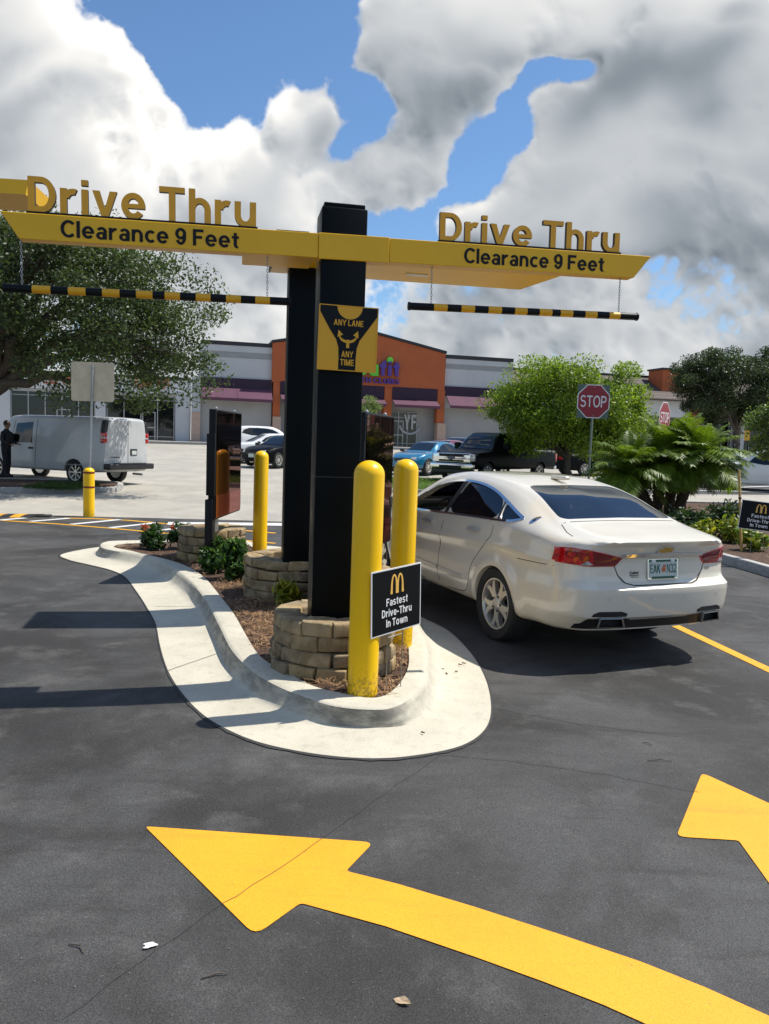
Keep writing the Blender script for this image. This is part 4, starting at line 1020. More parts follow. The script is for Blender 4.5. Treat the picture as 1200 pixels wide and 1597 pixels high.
# a second yellow canopy arm reaching in from the left
n0_ = [canopy_pt(0, 301, 3.86), canopy_pt(84, 306, 3.86), canopy_pt(80, 332, 3.86), canopy_pt(0, 328, 3.86)]
Lx = (n0_[1] - n0_[0]).normalized(); dep = (n0_[2] - n0_[1]).length
lF = frame(n0_[1], Lx)
root = thing('order_canopy', 'yellow canopy slab reaching in at the left above the oak, behind the raised lettering', 'canopy', (lF @ Vector((-2.2, 0, 0))).to_3d() * 1.0)
mb = MB(); mb.prism([(-3.2, 0), (-.24, 0), (-.21, .125), (-3.2, .125)], -.55, 0, M['sign_yellow'], lF); mb.build('canopy_slab', root)
mb = MB(); q_ = lF @ Vector((-2.4, 0, -.28)); mb.rbox(-PW / 2, PW / 2, -.02, q_.z, -.155, .155, .01, M['post_dark'], frame((q_.x, q_.y, 0), AX), 2); mb.build('pole', root, 40)

# ------------------------------------------------------------------ bollards
def bollard(label, px, py, z, top_px, top_py, rad, group='domed yellow bollards on the island'):
    p = G(px, py, z); p.y += rad * .6; h = Y(top_px, top_py, p.y).z - z
    mb = MB(); prof = [(rad, -.05), (rad, h - rad)] + [(rad * math.cos(a), h - rad + rad * math.sin(a) * .92) for a in np.linspace(.12, math.pi / 2 - .02, 9)]
    mb.lathe(prof, M['bollard'], Matrix.Translation((p.x, p.y, z)), 36, True)
    o = mb.build('bollard', smooth=40)
    for v in o.data.vertices: v.co -= Vector((p.x, p.y, z))
    o.location = (p.x, p.y, z)
    return tag(o, label, 'bollard', group), p
bollard('tall domed yellow bollard at the front of the island, nearest one', 565, 1083, KH, 577, 716, .1)
bollard('tall domed yellow bollard beside the sedan, behind the black lawn sign', 624, 1008, KH, 627, 714, .1)
bollard('domed yellow bollard beside the slim menu board, between it and the far pole', 404, 866, KH, 408, 702, .1)
# ------------------------------------------------------------------ vehicles
def pchip(xk, yk, x):
    xk = np.asarray(xk, float); yk = np.asarray(yk, float); h = np.diff(xk); d = np.diff(yk, axis=0) / (h[:, None] if yk.ndim > 1 else h)
    m = np.zeros_like(yk)
    for i in range(1, len(xk) - 1):
        w1, w2 = 2 * h[i] + h[i - 1], h[i] + 2 * h[i - 1]
        a, b = d[i - 1], d[i]; ok_ = (a * b) > 0
        with np.errstate(divide='ignore', invalid='ignore'): v = (w1 + w2) / (w1 / a + w2 / b)
        m[i] = np.where(ok_, v, 0)
    m[0], m[-1] = d[0], d[-1]
    i = np.clip(np.searchsorted(xk, x) - 1, 0, len(xk) - 2); t = (x - xk[i]) / h[i]
    if yk.ndim > 1: t = t[:, None]; hh = h[i][:, None]
    else: hh = h[i]
    return (2 * t ** 3 - 3 * t ** 2 + 1) * yk[i] + (t ** 3 - 2 * t ** 2 + t) * hh * m[i] + (-2 * t ** 3 + 3 * t ** 2) * yk[i + 1] + (t ** 3 - t ** 2) * hh * m[i + 1]
def smooth01(t): t = np.clip(t, 0, 1); return t * t * (3 - 2 * t)
def loft_body(st, rear_dx=None, front_dx=None, rear_c=.16, front_c=.25, nx=84, npz=44, wheels=None, box=0.0):
    """st rows: x, z bottom, half width, z belt, half width at belt, z top, half width at top. Returns closed mesh data (verts, faces)."""
    st = np.array(st, float); xk = st[:, 0]
    xs = np.unique(np.concatenate([np.linspace(xk[0], xk[-1], nx), xk]))
    P = pchip(xk, st[:, 1:], xs)
    j = np.arange(10); jj = np.linspace(0, 9, npz)
    secs = []
    for (zb, wm, zl, wb, zt, wt) in P:
        dz = zl - zb; gh = zt - zl; cr = min(.055, gh * .30); bulge = .012 + .02 * box
        pts = np.array([(0, zb), (wm * .80, zb), (wm * (.955 + .02 * box), zb + .055), (wm, zb + .42 * dz), (wm * (.985 + .01 * box), zb + .76 * dz), (wb, zl),
                        (wb + (wt - wb) * .52 + bulge, zl + gh * .50), (wt, zt - cr), (wt * (.80 + .1 * box), zt - cr * .22), (0, zt)])
        secs.append(pchip(j, pts, jj))
    S = np.array(secs)                               # [nx, npz, (y, z)]
    def warp(x, y, z):
        t = smooth01((xk[0] + .75 - x) / .75)
        dx = t * (np.interp(z, *rear_dx) if rear_dx else 0) + t * rear_c * np.abs(y / .9) ** 2.6
        t2 = smooth01((x - (xk[-1] - .8)) / .8)
        dx = dx - t2 * front_c * np.abs(y / .9) ** 2.2 + t2 * (np.interp(z, *front_dx) if front_dx else 0)
        return x + dx
    V, F = [], []; idx = {}
    N = len(xs)
    for i in range(N):
        for k in range(npz):
            y, z = S[i, k]
            idx[i, k, 1] = len(V); V.append((warp(xs[i], y, z), y, z))
            if k in (0, npz - 1): idx[i, k, -1] = idx[i, k, 1]
            else: idx[i, k, -1] = len(V); V.append((warp(xs[i], -y, z), -y, z))
    for i in range(N - 1):
        for k in range(npz - 1):
            F.append((idx[i, k, 1], idx[i, k + 1, 1], idx[i + 1, k + 1, 1], idx[i + 1, k, 1]))
            F.append((idx[i, k, -1], idx[i + 1, k, -1], idx[i + 1, k + 1, -1], idx[i, k + 1, -1]))
    for i, flip in ((0, False), (N - 1, True)):      # caps: rows across the car
        K = 18; rows_ = []
        for k in range(npz):
            y, z = S[i, k]
            if k in (0, npz - 1): rows_.append([idx[i, k, 1]]); continue
            row = [idx[i, k, 1]]
            for q in range(1, K):
                yq = y * (1 - 2 * q / K); row.append(len(V)); V.append((warp(xs[i], yq, z), yq, z))
            row.append(idx[i, k, -1]); rows_.append(row)
        for k in range(npz - 1):
            a, b = rows_[k], rows_[k + 1]
            if len(a) == 1:
                for q in range(K): f = (a[0], b[q + 1], b[q]); F.append(f if not flip else f[::-1])
            elif len(b) == 1:
                for q in range(K): f = (a[q], a[q + 1], b[0]); F.append(f if not flip else f[::-1])
            else:
                for q in range(K): f = (a[q], a[q + 1], b[q + 1], b[q]); F.append(f if not flip else f[::-1])
    return V, F
def mesh_from(V, F, name='tmp'):
    me = bpy.data.meshes.new(name); me.from_pydata([tuple(v) for v in V], [], F)
    bm = bmesh.new(); bm.from_mesh(me); bmesh.ops.remove_doubles(bm, verts=bm.verts, dist=1e-5); bmesh.ops.recalc_face_normals(bm, faces=bm.faces); bm.to_mesh(me); bm.free(); return me
def boolean(me, cutters, solver='EXACT'):
    """me minus each cutter mesh; cutter faces keep slot 1"""
    o = bpy.data.objects.new('tmp_body', me); col.objects.link(o); cs_ = []
    for c in cutters:
        co = bpy.data.objects.new('tmp_cut', c); col.objects.link(co); cs_.append(co)
        m_ = o.modifiers.new('b', 'BOOLEAN'); m_.operation = 'DIFFERENCE'; m_.object = co; m_.solver = solver; m_.material_mode = 'INDEX'
    dg = bpy.context.evaluated_depsgraph_get(); dg.update()
    res = bpy.data.meshes.new_from_object(o.evaluated_get(dg))
    for c in cs_: bpy.data.objects.remove(c)
    bpy.data.objects.remove(o); return res
def prism_mesh(pts, axis, a, b, m0, m1, slot=1):
    """solid cutter from a 2-D outline; axis 'y': outline in (x,z); axis 'z': outline in (x,y)"""
    n = len(pts); V = []
    for d in (a, b):
        for p in pts: V.append((p[0], d, p[1]) if axis == 'y' else (p[0], p[1], d))
    F = [tuple(range(n)), tuple(range(2 * n - 1, n - 1, -1))] + [(k, n + k, n + (k + 1) % n, (k + 1) % n) for k in range(n)]
    me = mesh_from(V, F, 'cut'); me.materials.append(m0); me.materials.append(m1)
    me.polygons.foreach_set('material_index', [slot] * len(me.polygons)); return me
def circle(cx, cz, r, n=40): return [(cx + r * math.cos(2 * math.pi * k / n), cz + r * math.sin(2 * math.pi * k / n)) for k in range(n)]
AXES = {'L': lambda a, b: (Vector((a, 3, b)), Vector((0, -1, 0))), 'R': lambda a, b: (Vector((a, -3, b)), Vector((0, 1, 0))),
        'B': lambda a, b: (Vector((-9, a, b)), Vector((1, 0, 0))), 'F': lambda a, b: (Vector((9, a, b)), Vector((-1, 0, 0))), 'T': lambda a, b: (Vector((a, b, 4)), Vector((0, 0, -1)))}
def panel(bvh, outline, axis, off, m, name, parent, hole=None, grid=.06, thick=.012, smooth=30):
    """a thin skin laid over the body: outline in the view plane of the axis, projected onto the body, standing off by `off`"""
    def dens(p):
        out = []
        for i in range(len(p)):
            a, b = p[i], p[(i + 1) % len(p)]; L = math.hypot(b[0] - a[0], b[1] - a[1]); n = max(1, int(L / grid))
            out += [(a[0] + (b[0] - a[0]) * k / n, a[1] + (b[1] - a[1]) * k / n) for k in range(n)]
        return out
    o = dens(outline); vs = list(o); n = len(o); ed_ = [(i, (i + 1) % n) for i in range(n)]
    if hole:
        h = dens(hole); b = len(vs); vs += h; ed_ += [(b + i, b + (i + 1) % len(h)) for i in range(len(h))]
    x0, x1 = min(p[0] for p in o), max(p[0] for p in o); y0, y1 = min(p[1] for p in o), max(p[1] for p in o)
    for ix in np.arange(x0 + grid / 2, x1, grid):
        for iy in np.arange(y0 + grid / 2, y1, grid):
            if inside((ix, iy), o) and not (hole and inside((ix, iy), hole)): vs.append((ix, iy))
    r = delaunay_2d_cdt([Vector(v) for v in vs], ed_, [], 1, 1e-6)
    fs = []
    for f in r[2]:
        cx = sum(r[0][i].x for i in f) / len(f); cy = sum(r[0][i].y for i in f) / len(f)
        if hole and inside((cx, cy), hole): continue
        fs.append(f)
    P, Nn = [], []
    for v in r[0]:
        org, d = AXES[axis](v.x, v.y); loc, nrm, _, _ = bvh.ray_cast(org, d)
        if loc is None:
            loc, nrm, _, _ = bvh.find_nearest(org + d * 2.2)
        if nrm.dot(d) > 0: nrm = -nrm
        P.append(loc + (-d * .6 + nrm * .4).normalized() * off); Nn.append((-d * .6 + nrm * .4).normalized())
    nb = len(P); V = P + [P[i] - Nn[i] * thick for i in range(nb)]
    cnt = {}
    for f in fs:
        for i in range(len(f)):
            e = (f[i], f[(i + 1) % len(f)]); cnt[e] = 1
    F = [tuple(f) for f in fs]
    for (a, b) in cnt:
        if (b, a) not in cnt: F.append((b, a, a + nb, b + nb))
    me = bpy.data.meshes.new(name); me.from_pydata([tuple(v) for v in V], [], F)
    bm = bmesh.new(); bm.from_mesh(me); bmesh.ops.delete(bm, geom=[v for v in bm.verts if not v.link_faces], context='VERTS'); bmesh.ops.recalc_face_normals(bm, faces=bm.faces)
    d0 = AXES[axis](0, 0)[1]; s_ = sum(f.normal.dot(d0) * f.calc_area() for f in bm.faces)
    if s_ > 0: bmesh.ops.reverse_faces(bm, faces=bm.faces)
    bm.to_mesh(me); bm.free(); me.materials.append(m)
    return link_mesh(name, me, parent, smooth)
def ribbon(bvh, pts, axis, wd, off, m, name, parent, **k):
    """a line on the body (panel gap, moulding)"""
    pts = [Vector(p) for p in pts]; L, Q = [], []
    for i, p in enumerate(pts):
        d = (pts[min(i + 1, len(pts) - 1)] - pts[max(i - 1, 0)]).normalized(); n = Vector((-d.y, d.x)) * wd / 2; L.append(tuple(p + n)); Q.append(tuple(p - n))
    return panel(bvh, L + Q[::-1], axis, off, m, name, parent, thick=k.get('thick', .004), grid=k.get('grid', .08))
def curve2(pts, n=8): return [tuple(p) for p in chaikin(pts, 2, False)] if n else pts
def make_wheel(parent, x, y, r, side, rim='spoke5', wd=.225, rr=.70, zc=None):
    """tyre with the rim as a piece of its own; side +1 left, -1 right"""
    F = Matrix.Translation((x, y, r if zc is None else zc)) @ Matrix.Rotation(R(-90 * side), 4, 'X')
    mb = MB(); h = wd / 2; ri = r * rr
    mb.lathe([(ri, -h * .8), (r * .93, -h), (r * .985, -h * .82), (r, -h * .5), (r, h * .5), (r * .985, h * .82), (r * .93, h), (ri * 1.06, h * .96), (ri, h * .80)], M['tyre'], F, 40)
    ob = mb.build('wheel', parent, 40, True); ORG[ob] = ORG.get(parent, Matrix())
    mb = MB()
    mb.lathe([(ri + .002, h * .80), (ri - .004, h * .88), (ri - .016, h * .86), (ri - .03, h * .5), (ri - .035, -h * .5), (.05, -h * .5)], M['alloy'], F, 40)
    if rim == 'spoke5':
        for k in range(5):
            a0 = 2 * math.pi * k / 5 + .31
            for sg in (-1, 1):
                def pt(rad, da): return (rad * math.cos(a0 + da), rad * math.sin(a0 + da))
                w0, w1 = .055, .030
                c0, c1, c2 = (.045, 0), (ri * .5, sg * .085), (ri - .012, sg * .335)
                L_, R_ = [], []
                for (rad, da), wv in ((c0, .035), (c1, .030), ((ri * .75, sg * .20), .024), (c2, .022)):
                    px, py = pt(rad, da); tx, ty = -math.sin(a0 + da), math.cos(a0 + da)
                    L_.append((px + tx * wv, py + ty * wv)); R_.append((px - tx * wv, py - ty * wv))
                mb.prism(R_ + L_[::-1], h * .34, h * (.70 + .012 * sg), M['alloy'], F, M['alloy'])
        mb.lathe([(.062, h * .3), (.060, h * .74), (.045, h * .80), (.001, h * .80)], M['alloy'], F, 20)
        for k in range(5):
            a = 2 * math.pi * k / 5 + .6; mb.lathe([(.011, h * .6), (.011, h * .79), (.001, h * .79)], M['alloy_dark'], F @ Matrix.Translation((.055 * 1.25 * math.cos(a), .055 * 1.25 * math.sin(a), 0)), 8)
    else:
        for k in range(8):
            a0 = 2 * math.pi * k / 8
            pol = [(.05 * math.cos(a0 + .3), .05 * math.sin(a0 + .3)), (.05 * math.cos(a0 - .3), .05 * math.sin(a0 - .3))]
            pol = [(.05 * math.cos(a0 - .25), .05 * math.sin(a0 - .25)), ((ri - .01) * math.cos(a0 - .09), (ri - .01) * math.sin(a0 - .09)), ((ri - .01) * math.cos(a0 + .09), (ri - .01) * math.sin(a0 + .09)), (.05 * math.cos(a0 + .25), .05 * math.sin(a0 + .25))]
            mb.prism(pol, h * .3, h * .66, M['alloy'], F)
        mb.lathe([(.07, h * .2), (.065, h * .72), (.001, h * .74)], M['alloy'], F, 16)
    mb.lathe([(ri - .034, h * .02), (.02, h * .02)], M['alloy_dark'], F, 24)
    mb.build('rim', ob, 35, True)
    return ob
def body_obj(me, parent, m0, m1, smooth=38, name='body'):
    me.materials.clear(); me.materials.append(m0); me.materials.append(m1); me.name = name
    return link_mesh(name, me, parent, smooth)
def mark_under(me, zmax=None):
    mi = [p.material_index for p in me.polygons]
    for i, p in enumerate(me.polygons):
        if p.normal.z < -.75 and (zmax is None or p.center.z < zmax): mi[i] = 1
    me.polygons.foreach_set('material_index', mi)

# --- the white sedan ---------------------------------------------------------
car = thing('sedan', 'pearl white four-door sedan waiting in the right lane, driver window open', 'car', (1.88, 7.56, .094), R(112.7))
ST = [(-1.20, .235, .70, .86, .67, .985, .56), (-1.185, .228, .765, .865, .735, .990, .61), (-1.14, .22, .822, .875, .795, 1.0, .665), (-1.06, .213, .868, .888, .842, 1.017, .705), (-.95, .205, .897, .90, .872, 1.035, .72), (-.66, .20, .918, .93, .885, 1.085, .72), (-.40, .19, .925, .955, .888, 1.175, .665),
      (-.10, .18, .926, .985, .885, 1.285, .635), (.30, .175, .924, .99, .882, 1.375, .625), (.75, .17, .922, .982, .88, 1.425, .625), (1.2, .17, .922, .968, .878, 1.437, .62), (1.6, .17, .92, .952, .876, 1.405, .61),
      (2.0, .17, .918, .935, .872, 1.29, .62), (2.4, .175, .915, .92, .865, 1.11, .66), (2.75, .18, .91, .905, .855, .965, .70), (3.1, .19, .90, .865, .835, .93, .66), (3.5, .21, .87, .79, .795, .855, .62), (3.75, .23, .79, .69, .72, .77, .58), (3.86, .26, .67, .61, .60, .68, .5)]
RDX = ([.26, .33, .36, .48, .585, .60, .635, .66, .80, .86, .93, .975, 1.02], [.10, .045, -.005, -.02, -.03, -.018, .035, .045, .055, .045, .02, -.035, -.01])
V, F = loft_body(ST, RDX, ([.3, .45, .6, .8], [0, .02, 0, -.06]), rear_c=.14, nx=120, npz=72)
V = np.array(V)
# haunch over the rear wheel and a crease along the doors
for i in range(len(V)):
    x, y, z = V[i]
    s = math.copysign(1, y)
    if abs(y) > .5:
        c = .86 - .035 * max(0, x) if x > 0 else .86 - .05 * (x * x)
        V[i, 1] += s * (.020 * math.exp(-((z - (c - .05)) / .045) ** 2) - .014 * math.exp(-((z - (c - .17)) / .08) ** 2)) * float(smooth01((x + 1.0) / .5)) * float(smooth01((3.1 - x) / .5))
        V[i, 1] += s * .016 * math.exp(-((z - .36) / .05) ** 2) * float(smooth01((x - .5) / .4)) * float(smooth01((2.4 - x) / .4))
        for wx in (0, 2.837):
            rr_ = math.hypot(x - wx, z - .255); V[i, 1] += s * .022 * math.exp(-((rr_ - .40) / .055) ** 2) * (z > .2)
me0 = mesh_from(V, F, 'sedan_shell')
bmx = bmesh.new(); bmx.from_mesh(me0); bvh_car = BVHTree.FromBMesh(bmx); bmx.free()
WA = [(2.42, .945), (2.10, 1.085), (1.78, 1.225), (1.45, 1.315), (1.10, 1.352), (.75, 1.345), (.42, 1.295), (.12, 1.205), (-.12, 1.13), (-.315, 1.075), (-.20, 1.043), (-.08, 1.022), (.5, 1.008), (1.1, .985), (1.8, .955)]
WIN_F = [(2.36, .957), (2.08, 1.08), (1.77, 1.215), (1.45, 1.300), (1.15, 1.336), (1.085, 1.335), (1.12, 1.15), (1.165, .993), (1.8, .966)]
WIN_R = [(1.005, 1.335), (.75, 1.330), (.43, 1.280), (.17, 1.203), (.075, 1.03), (.5, 1.018), (1.085, .996), (1.04, 1.15)]
WIN_Q = [(.135, 1.193), (-.10, 1.118), (-.265, 1.072), (-.18, 1.05), (-.07, 1.034), (.04, 1.031)]
cuts = []
for wx in (0.0, 2.837):
    for s in (-1, 1): cuts.append(prism_mesh(circle(wx, .258, .352), 'y', s * .58, s * 1.3, M['pearl'], M['under']))
# cabin hollow, then window openings
cst = [(-.50, .45, .50, .93, .70, 1.00, .58), (-.30, .40, .74, .95, .76, 1.165, .59), (.05, .35, .80, .96, .80, 1.275, .575), (.45, .32, .80, .95, .80, 1.345, .57), (1.2, .32, .80, .93, .80, 1.385, .565), (1.65, .32, .80, .91, .79, 1.345, .555), (2.05, .35, .79, .89, .78, 1.215, .56), (2.45, .5, .76, .87, .70, 1.03, .58), (2.70, .6, .5, .80, .45, .92, .4)]
Vc, Fc = loft_body(cst, nx=30, npz=24, rear_c=0, front_c=0); mc_ = mesh_from(Vc, Fc, 'cabin'); mc_.materials.append(M['pearl']); mc_.materials.append(M['under']); mc_.polygons.foreach_set('material_index', [1] * len(mc_.polygons)); cuts.append(mc_)
for wp in (WIN_F, WIN_R, WIN_Q):
    wp = chaikin(wp, 2)
    cuts.append(prism_mesh(wp, 'y', .45, 1.3, M['pearl'], M['under'])); cuts.append(prism_mesh(wp, 'y', -1.3, -.45, M['pearl'], M['under']))
RW = rrect(-.575, .185, -.60, .60, .09); RW = [(x, y * (1.03 - .22 * (x + .6) / .8)) for x, y in RW]
WS = [(x, y * (.93 + .12 * (x - 1.5) / 1.1)) for x, y in rrect(1.56, 2.56, -.60, .60, .1)]
cuts.append(prism_mesh(RW, 'z', .95, 1.7, M['pearl'], M['under'])); cuts.append(prism_mesh(WS, 'z', .95, 1.7, M['pearl'], M['under']))
me1 = boolean(me0.copy(), cuts)
mark_under(me1, .45)
bo = body_obj(me1, car, M['pearl'], M['under'], 32)
# glazing: the driver's window is down
panel(bvh_car, RW, 'T', -.006, M['tint'], 'rear_window', car, grid=.07)
panel(bvh_car, WS, 'T', -.006, M['clearglass'], 'windscreen', car, grid=.08)
for ax in 'LR':
    panel(bvh_car, chaikin(WIN_R, 2), ax, -.010, M['tint'], 'rear_door_window', car)
    panel(bvh_car, chaikin(WIN_Q, 2), ax, -.008, M['tint'], 'quarter_window', car, grid=.04)
    if ax == 'R': panel(bvh_car, chaikin(WIN_F, 2), ax, -.010, M['clearglass'], 'front_door_window', car)
    outer = chaikin(WA, 2); cxw, czw = 1.0, 1.12
    def shrink(p, k):
        n = len(p); out = []
        for i in range(n):
            a, b = Vector(p[i - 1]), Vector(p[(i + 1) % n]); t = (b - a).normalized(); nn = Vector((-t.y, t.x))
            out.append((p[i][0] + nn.x * k, p[i][1] + nn.y * k))
        return out
    area = sum(outer[i - 1][0] * outer[i][1] - outer[i][0] * outer[i - 1][1] for i in range(len(outer)))
    inner = shrink(outer, .020 if area > 0 else -.020)
    panel(bvh_car, outer, ax, .005, M['chrome'], 'window_surround', car, hole=inner, grid=.05)
    panel(bvh_car, [(1.005, 1.345), (1.09, 1.343), (1.125, 1.15), (1.165, .985), (1.085, .99), (1.04, 1.15)], ax, .002, M['trim'], 'door_pillar', car)
    panel(bvh_car, [(.165, 1.205), (.14, 1.195), (.045, 1.025), (.075, 1.025)], ax, .003, M['trim'], 'window_divider', car, grid=.04)
    g_ = dict(thick=.004)
    ribbon(bvh_car, curve2([(1.125, .985), (1.14, .80), (1.16, .55), (1.15, .32), (1.14, .235)]), ax, .007, .0012, M['gap'], 'door_gap', car)
    ribbon(bvh_car, curve2([(.12, 1.02), (.10, .90), (.17, .80), (.33, .70), (.45, .55), (.50, .36), (.56, .265), (.70, .245), (1.14, .235)]), ax, .007, .0012, M['gap'], 'door_gap', car)
    ribbon(bvh_car, curve2([(1.15, .235), (2.1, .235), (2.28, .30), (2.30, .6), (2.32, .94)]), ax, .007, .0012, M['gap'], 'door_gap', car)
    ribbon(bvh_car, [(-.36, .735), (-.6, .742), (-.86, .75)], ax, .006, .0012, M['gap'], 'bumper_gap', car)
    ribbon(bvh_car, [(.62, .405), (1.1, .415), (1.12, .416)], ax, .026, .012, M['satin'], 'door_moulding', car, thick=.014)
    ribbon(bvh_car, [(1.17, .416), (1.7, .425), (2.26, .43)], ax, .026, .012, M['satin'], 'door_moulding', car, thick=.014)
    for hx, hz in ((.44, .895), (1.47, .875)):
        panel(bvh_car, chaikin([(hx - .115, hz - .018), (hx + .115, hz - .014), (hx + .12, hz + .018), (hx - .11, hz + .024)], 2), ax, .028, M['satin'], 'door_handle', car, grid=.03, thick=.022)
        panel(bvh_car, [(hx - .07 + .10 * .9 * math.cos(t), hz + .045 * math.sin(t)) for t in np.linspace(0, 2 * math.pi, 20)[:-1]], ax, .0015, M['pearl'], 'handle_recess', car, grid=.03)
    panel(bvh_car, circle(-.395, 1.075, .030, 16), ax, .004, M['chrome'], 'side_emblem', car, grid=.02)
    panel(bvh_car, [(-.74, .99), (-.42, .99)][:0] or circle(-.395, 1.075, .010, 12), ax, .0065, M['trim'], 'emblem_centre', car, grid=.02)
# tail
def taillight(s):
    ax = 'B'
    pl = [(s * .868, .785), (s * .868, .905), (s * .80, .915), (s * .70, .905), (s * .54, .873), (s * .405, .842), (s * .445, .795), (s * .47, .772), (s * .70, .768)]
    if s < 0: pl = pl[::-1]
    out = panel(bvh_car, pl, 'B', .009, M['lamp_red'], 'tail_light', car, grid=.035, thick=.02)
    ORG[out] = ORG[car]
    inn = [(s * .645, .776), (s * .675, .892), (s * .54, .866), (s * .415, .841), (s * .455, .80), (s * .475, .779)]
    panel(bvh_car, inn if s > 0 else inn[::-1], 'B', .012, M['lamp_dark'], 'lamp_inner', out, grid=.035)
    cl = [(s * .755, .778), (s * .70, .815), (s * .655, .782)]
    panel(bvh_car, cl if s > 0 else cl[::-1], 'B', .0135, M['lamp_clear'], 'reversing_lamp', out, grid=.03)
    ax = 'L' if s > 0 else 'R'
    sd_ = [(-.84, .80), (-.86, .885), (-.93, .905), (-1.02, .905), (-1.03, .788), (-.95, .785)]
    panel(bvh_car, sd_, ax, .009, M['lamp_red'], 'lamp_side', out, grid=.035, thick=.02)
    for k, (cy_, cz_, rw) in enumerate(((.80, .86, .032), (.73, .845, .034))):
        panel(bvh_car, circle(s * cy_, cz_, rw, 18), 'B', .0125, M['lamp_dark'], 'lamp_reflector', out, hole=circle(s * cy_, cz_, rw * .72, 18), grid=.03)
taillight(1); taillight(-1)
panel(bvh_car, [(.43, .843), (.42, .868), (.2, .878), (0, .881), (-.2, .878), (-.42, .868), (-.43, .843), (-.2, .848), (0, .850), (.2, .848)], 'B', .016, M['chrome'], 'chrome_bar', car, grid=.05, thick=.03)
lid = [(.47, .772), (.44, .70), (.375, .635), (.30, .618), (-.30, .618), (-.375, .635), (-.44, .70), (-.47, .772)]
ribbon(bvh_car, lid, 'B', .008, .0015, M['gap'], 'boot_gap', car)
for s in (1, -1):
    ribbon(bvh_car, [(-.64, s * .66), (-.80, s * .715), (-.90, s * .728)], 'T', .006, .0015, M['gap'], 'boot_gap', car)
ribbon(bvh_car, [(-.63, .63), (-.635, 0), (-.63, -.63)], 'T', .010, .0015, M['gap'], 'boot_gap', car)
pz = .742
pF = Matrix.Identity(4)
loc, nrm, _, _ = bvh_car.ray_cast(Vector((-9, 0, pz)), Vector((1, 0, 0)))
pp = Vector((loc.x - .012, 0, pz))
Pf = Matrix(((0, 0, -1, pp.x), (-1, 0, 0, 0), (0, 1, 0, pp.z), (0, 0, 0, 1)))      # X to the viewer's right, Y up, Z backwards
Pf = Pf @ Matrix.Rotation(R(-6), 4, 'X')
mb = MB(); mb.prism(rrect(-.158, .158, -.082, .082, .01), -.008, .0, M['chrome'], Pf); plate = mb.build('licence_plate', car, None, True); ORG[plate] = ORG[car]
mb = MB(); mb.prism(rrect(-.150, .150, -.072, .074, .006), .0004, .002, M['plate'], Pf); mb.build('plate_face', plate, None, True)
text_obj('plate_lettering', 'EAK', Pf @ Matrix.Translation((-.082, .004, .003)), .105, .072, .002, M['plate_green'], plate, local=True, S=.13, H=.13)
text_obj('plate_lettering', 'N32', Pf @ Matrix.Translation((.088, .004, .003)), .098, .072, .002, M['plate_green'], plate, local=True, S=.13, H=.13)
mb = MB(); mb.lathe([(.0215, 0), (.020, .0042), (.001, .005)], M['plate_orange'], Pf @ Matrix.Translation((.004, -.004, .001)), 16)
mb.lathe([(.014, 0), (.013, .0042), (.001, .005)], M['plate_orange'], Pf @ Matrix.Translation((.012, .024, .001)), 14); mb.build('plate_orange', plate, 40, True)
mb = MB(); mb.box(-.145, .145, .060, .079, .001, .0035, M['plate_green'], Pf); mb.box(-.12, .12, -.080, -.060, .001, .0036, M['plate_green'], Pf)
for x_ in (-.10, .10): mb.box(x_ - .02, x_ + .02, .058, .078, .0037, .006, M['white'], Pf)
mb.build('plate_frame_band', plate, None, True)
# bow-tie emblem: gold with chrome edge
ez = .905; loc, nrm, _, _ = bvh_car.ray_cast(Vector((-9, 0, ez)), Vector((1, 0, 0)))
nrm = -nrm if nrm.x > 0 else nrm
Ef = frame(loc + nrm * .006, Vector((0, -1, 0)), nrm.cross(Vector((0, -1, 0))))
bow = [(-.085, -.022), (-.036, -.022), (-.040, -.037), (.030, -.037), (.034, -.022), (.078, -.022), (.092, .022), (.043, .022), (.047, .037), (-.023, .037), (-.027, .022), (-.071, .022)]
mb = MB(); mb.prism(bow, -.006, .006, M['chrome'], Ef); eo = mb.build('bow_tie_emblem', car, None, True); ORG[eo] = ORG[car]
mb = MB(); mb.prism([(a * .86, b * .78) for a, b in bow], .006, .009, mat('emblem_gold', (.52, .36, .10), .3, .6), Ef); mb.build('emblem_face', eo, None, True)
# dealer badge and trunk script
loc, nrm, _, _ = bvh_car.ray_cast(Vector((-9, .285, .705)), Vector((1, 0, 0))); nrm = -nrm if nrm.x > 0 else nrm
Df = frame(loc + nrm * .003, Vector((0, -1, 0)), Vector((0, 0, 1)))
text_obj('dealer_badge', 'Catel', Df @ Matrix.Translation((0, .012, 0)), .085, .022, .002, M['black'], car, local=True)
mb = MB(); mb.box(-.042, .05, -.012, -.007, -.001, .002, M['black'], Df); mb.box(-.03, .05, -.026, -.021, -.001, .002, M['black'], Df); mb.build('badge_line', car, None, True)
loc, nrm, _, _ = bvh_car.ray_cast(Vector((-9, -.52, .735)), Vector((1, 0, 0)))
if loc is not None:
    nrm = -nrm if nrm.x > 0 else nrm
    Tf = frame(loc + nrm * .003, Vector((nrm.y, -nrm.x, 0)) * (1 if -nrm.x * -1 < 0 else 1), Vector((0, 0, 1)))
    mb = MB(); mb.box(-.03, .03, -.008, .008, -.001, .002, M['chrome'], Tf); mb.build('trim_badge', car, None, True)
for yy_ in (.55, .16, -.2, -.58):
    panel(bvh_car, circle(yy_, .515, .014, 14), 'B', .0012, M['w_lgrey'], 'parking_sensor', car, hole=circle(yy_, .515, .0115, 14), grid=.02)
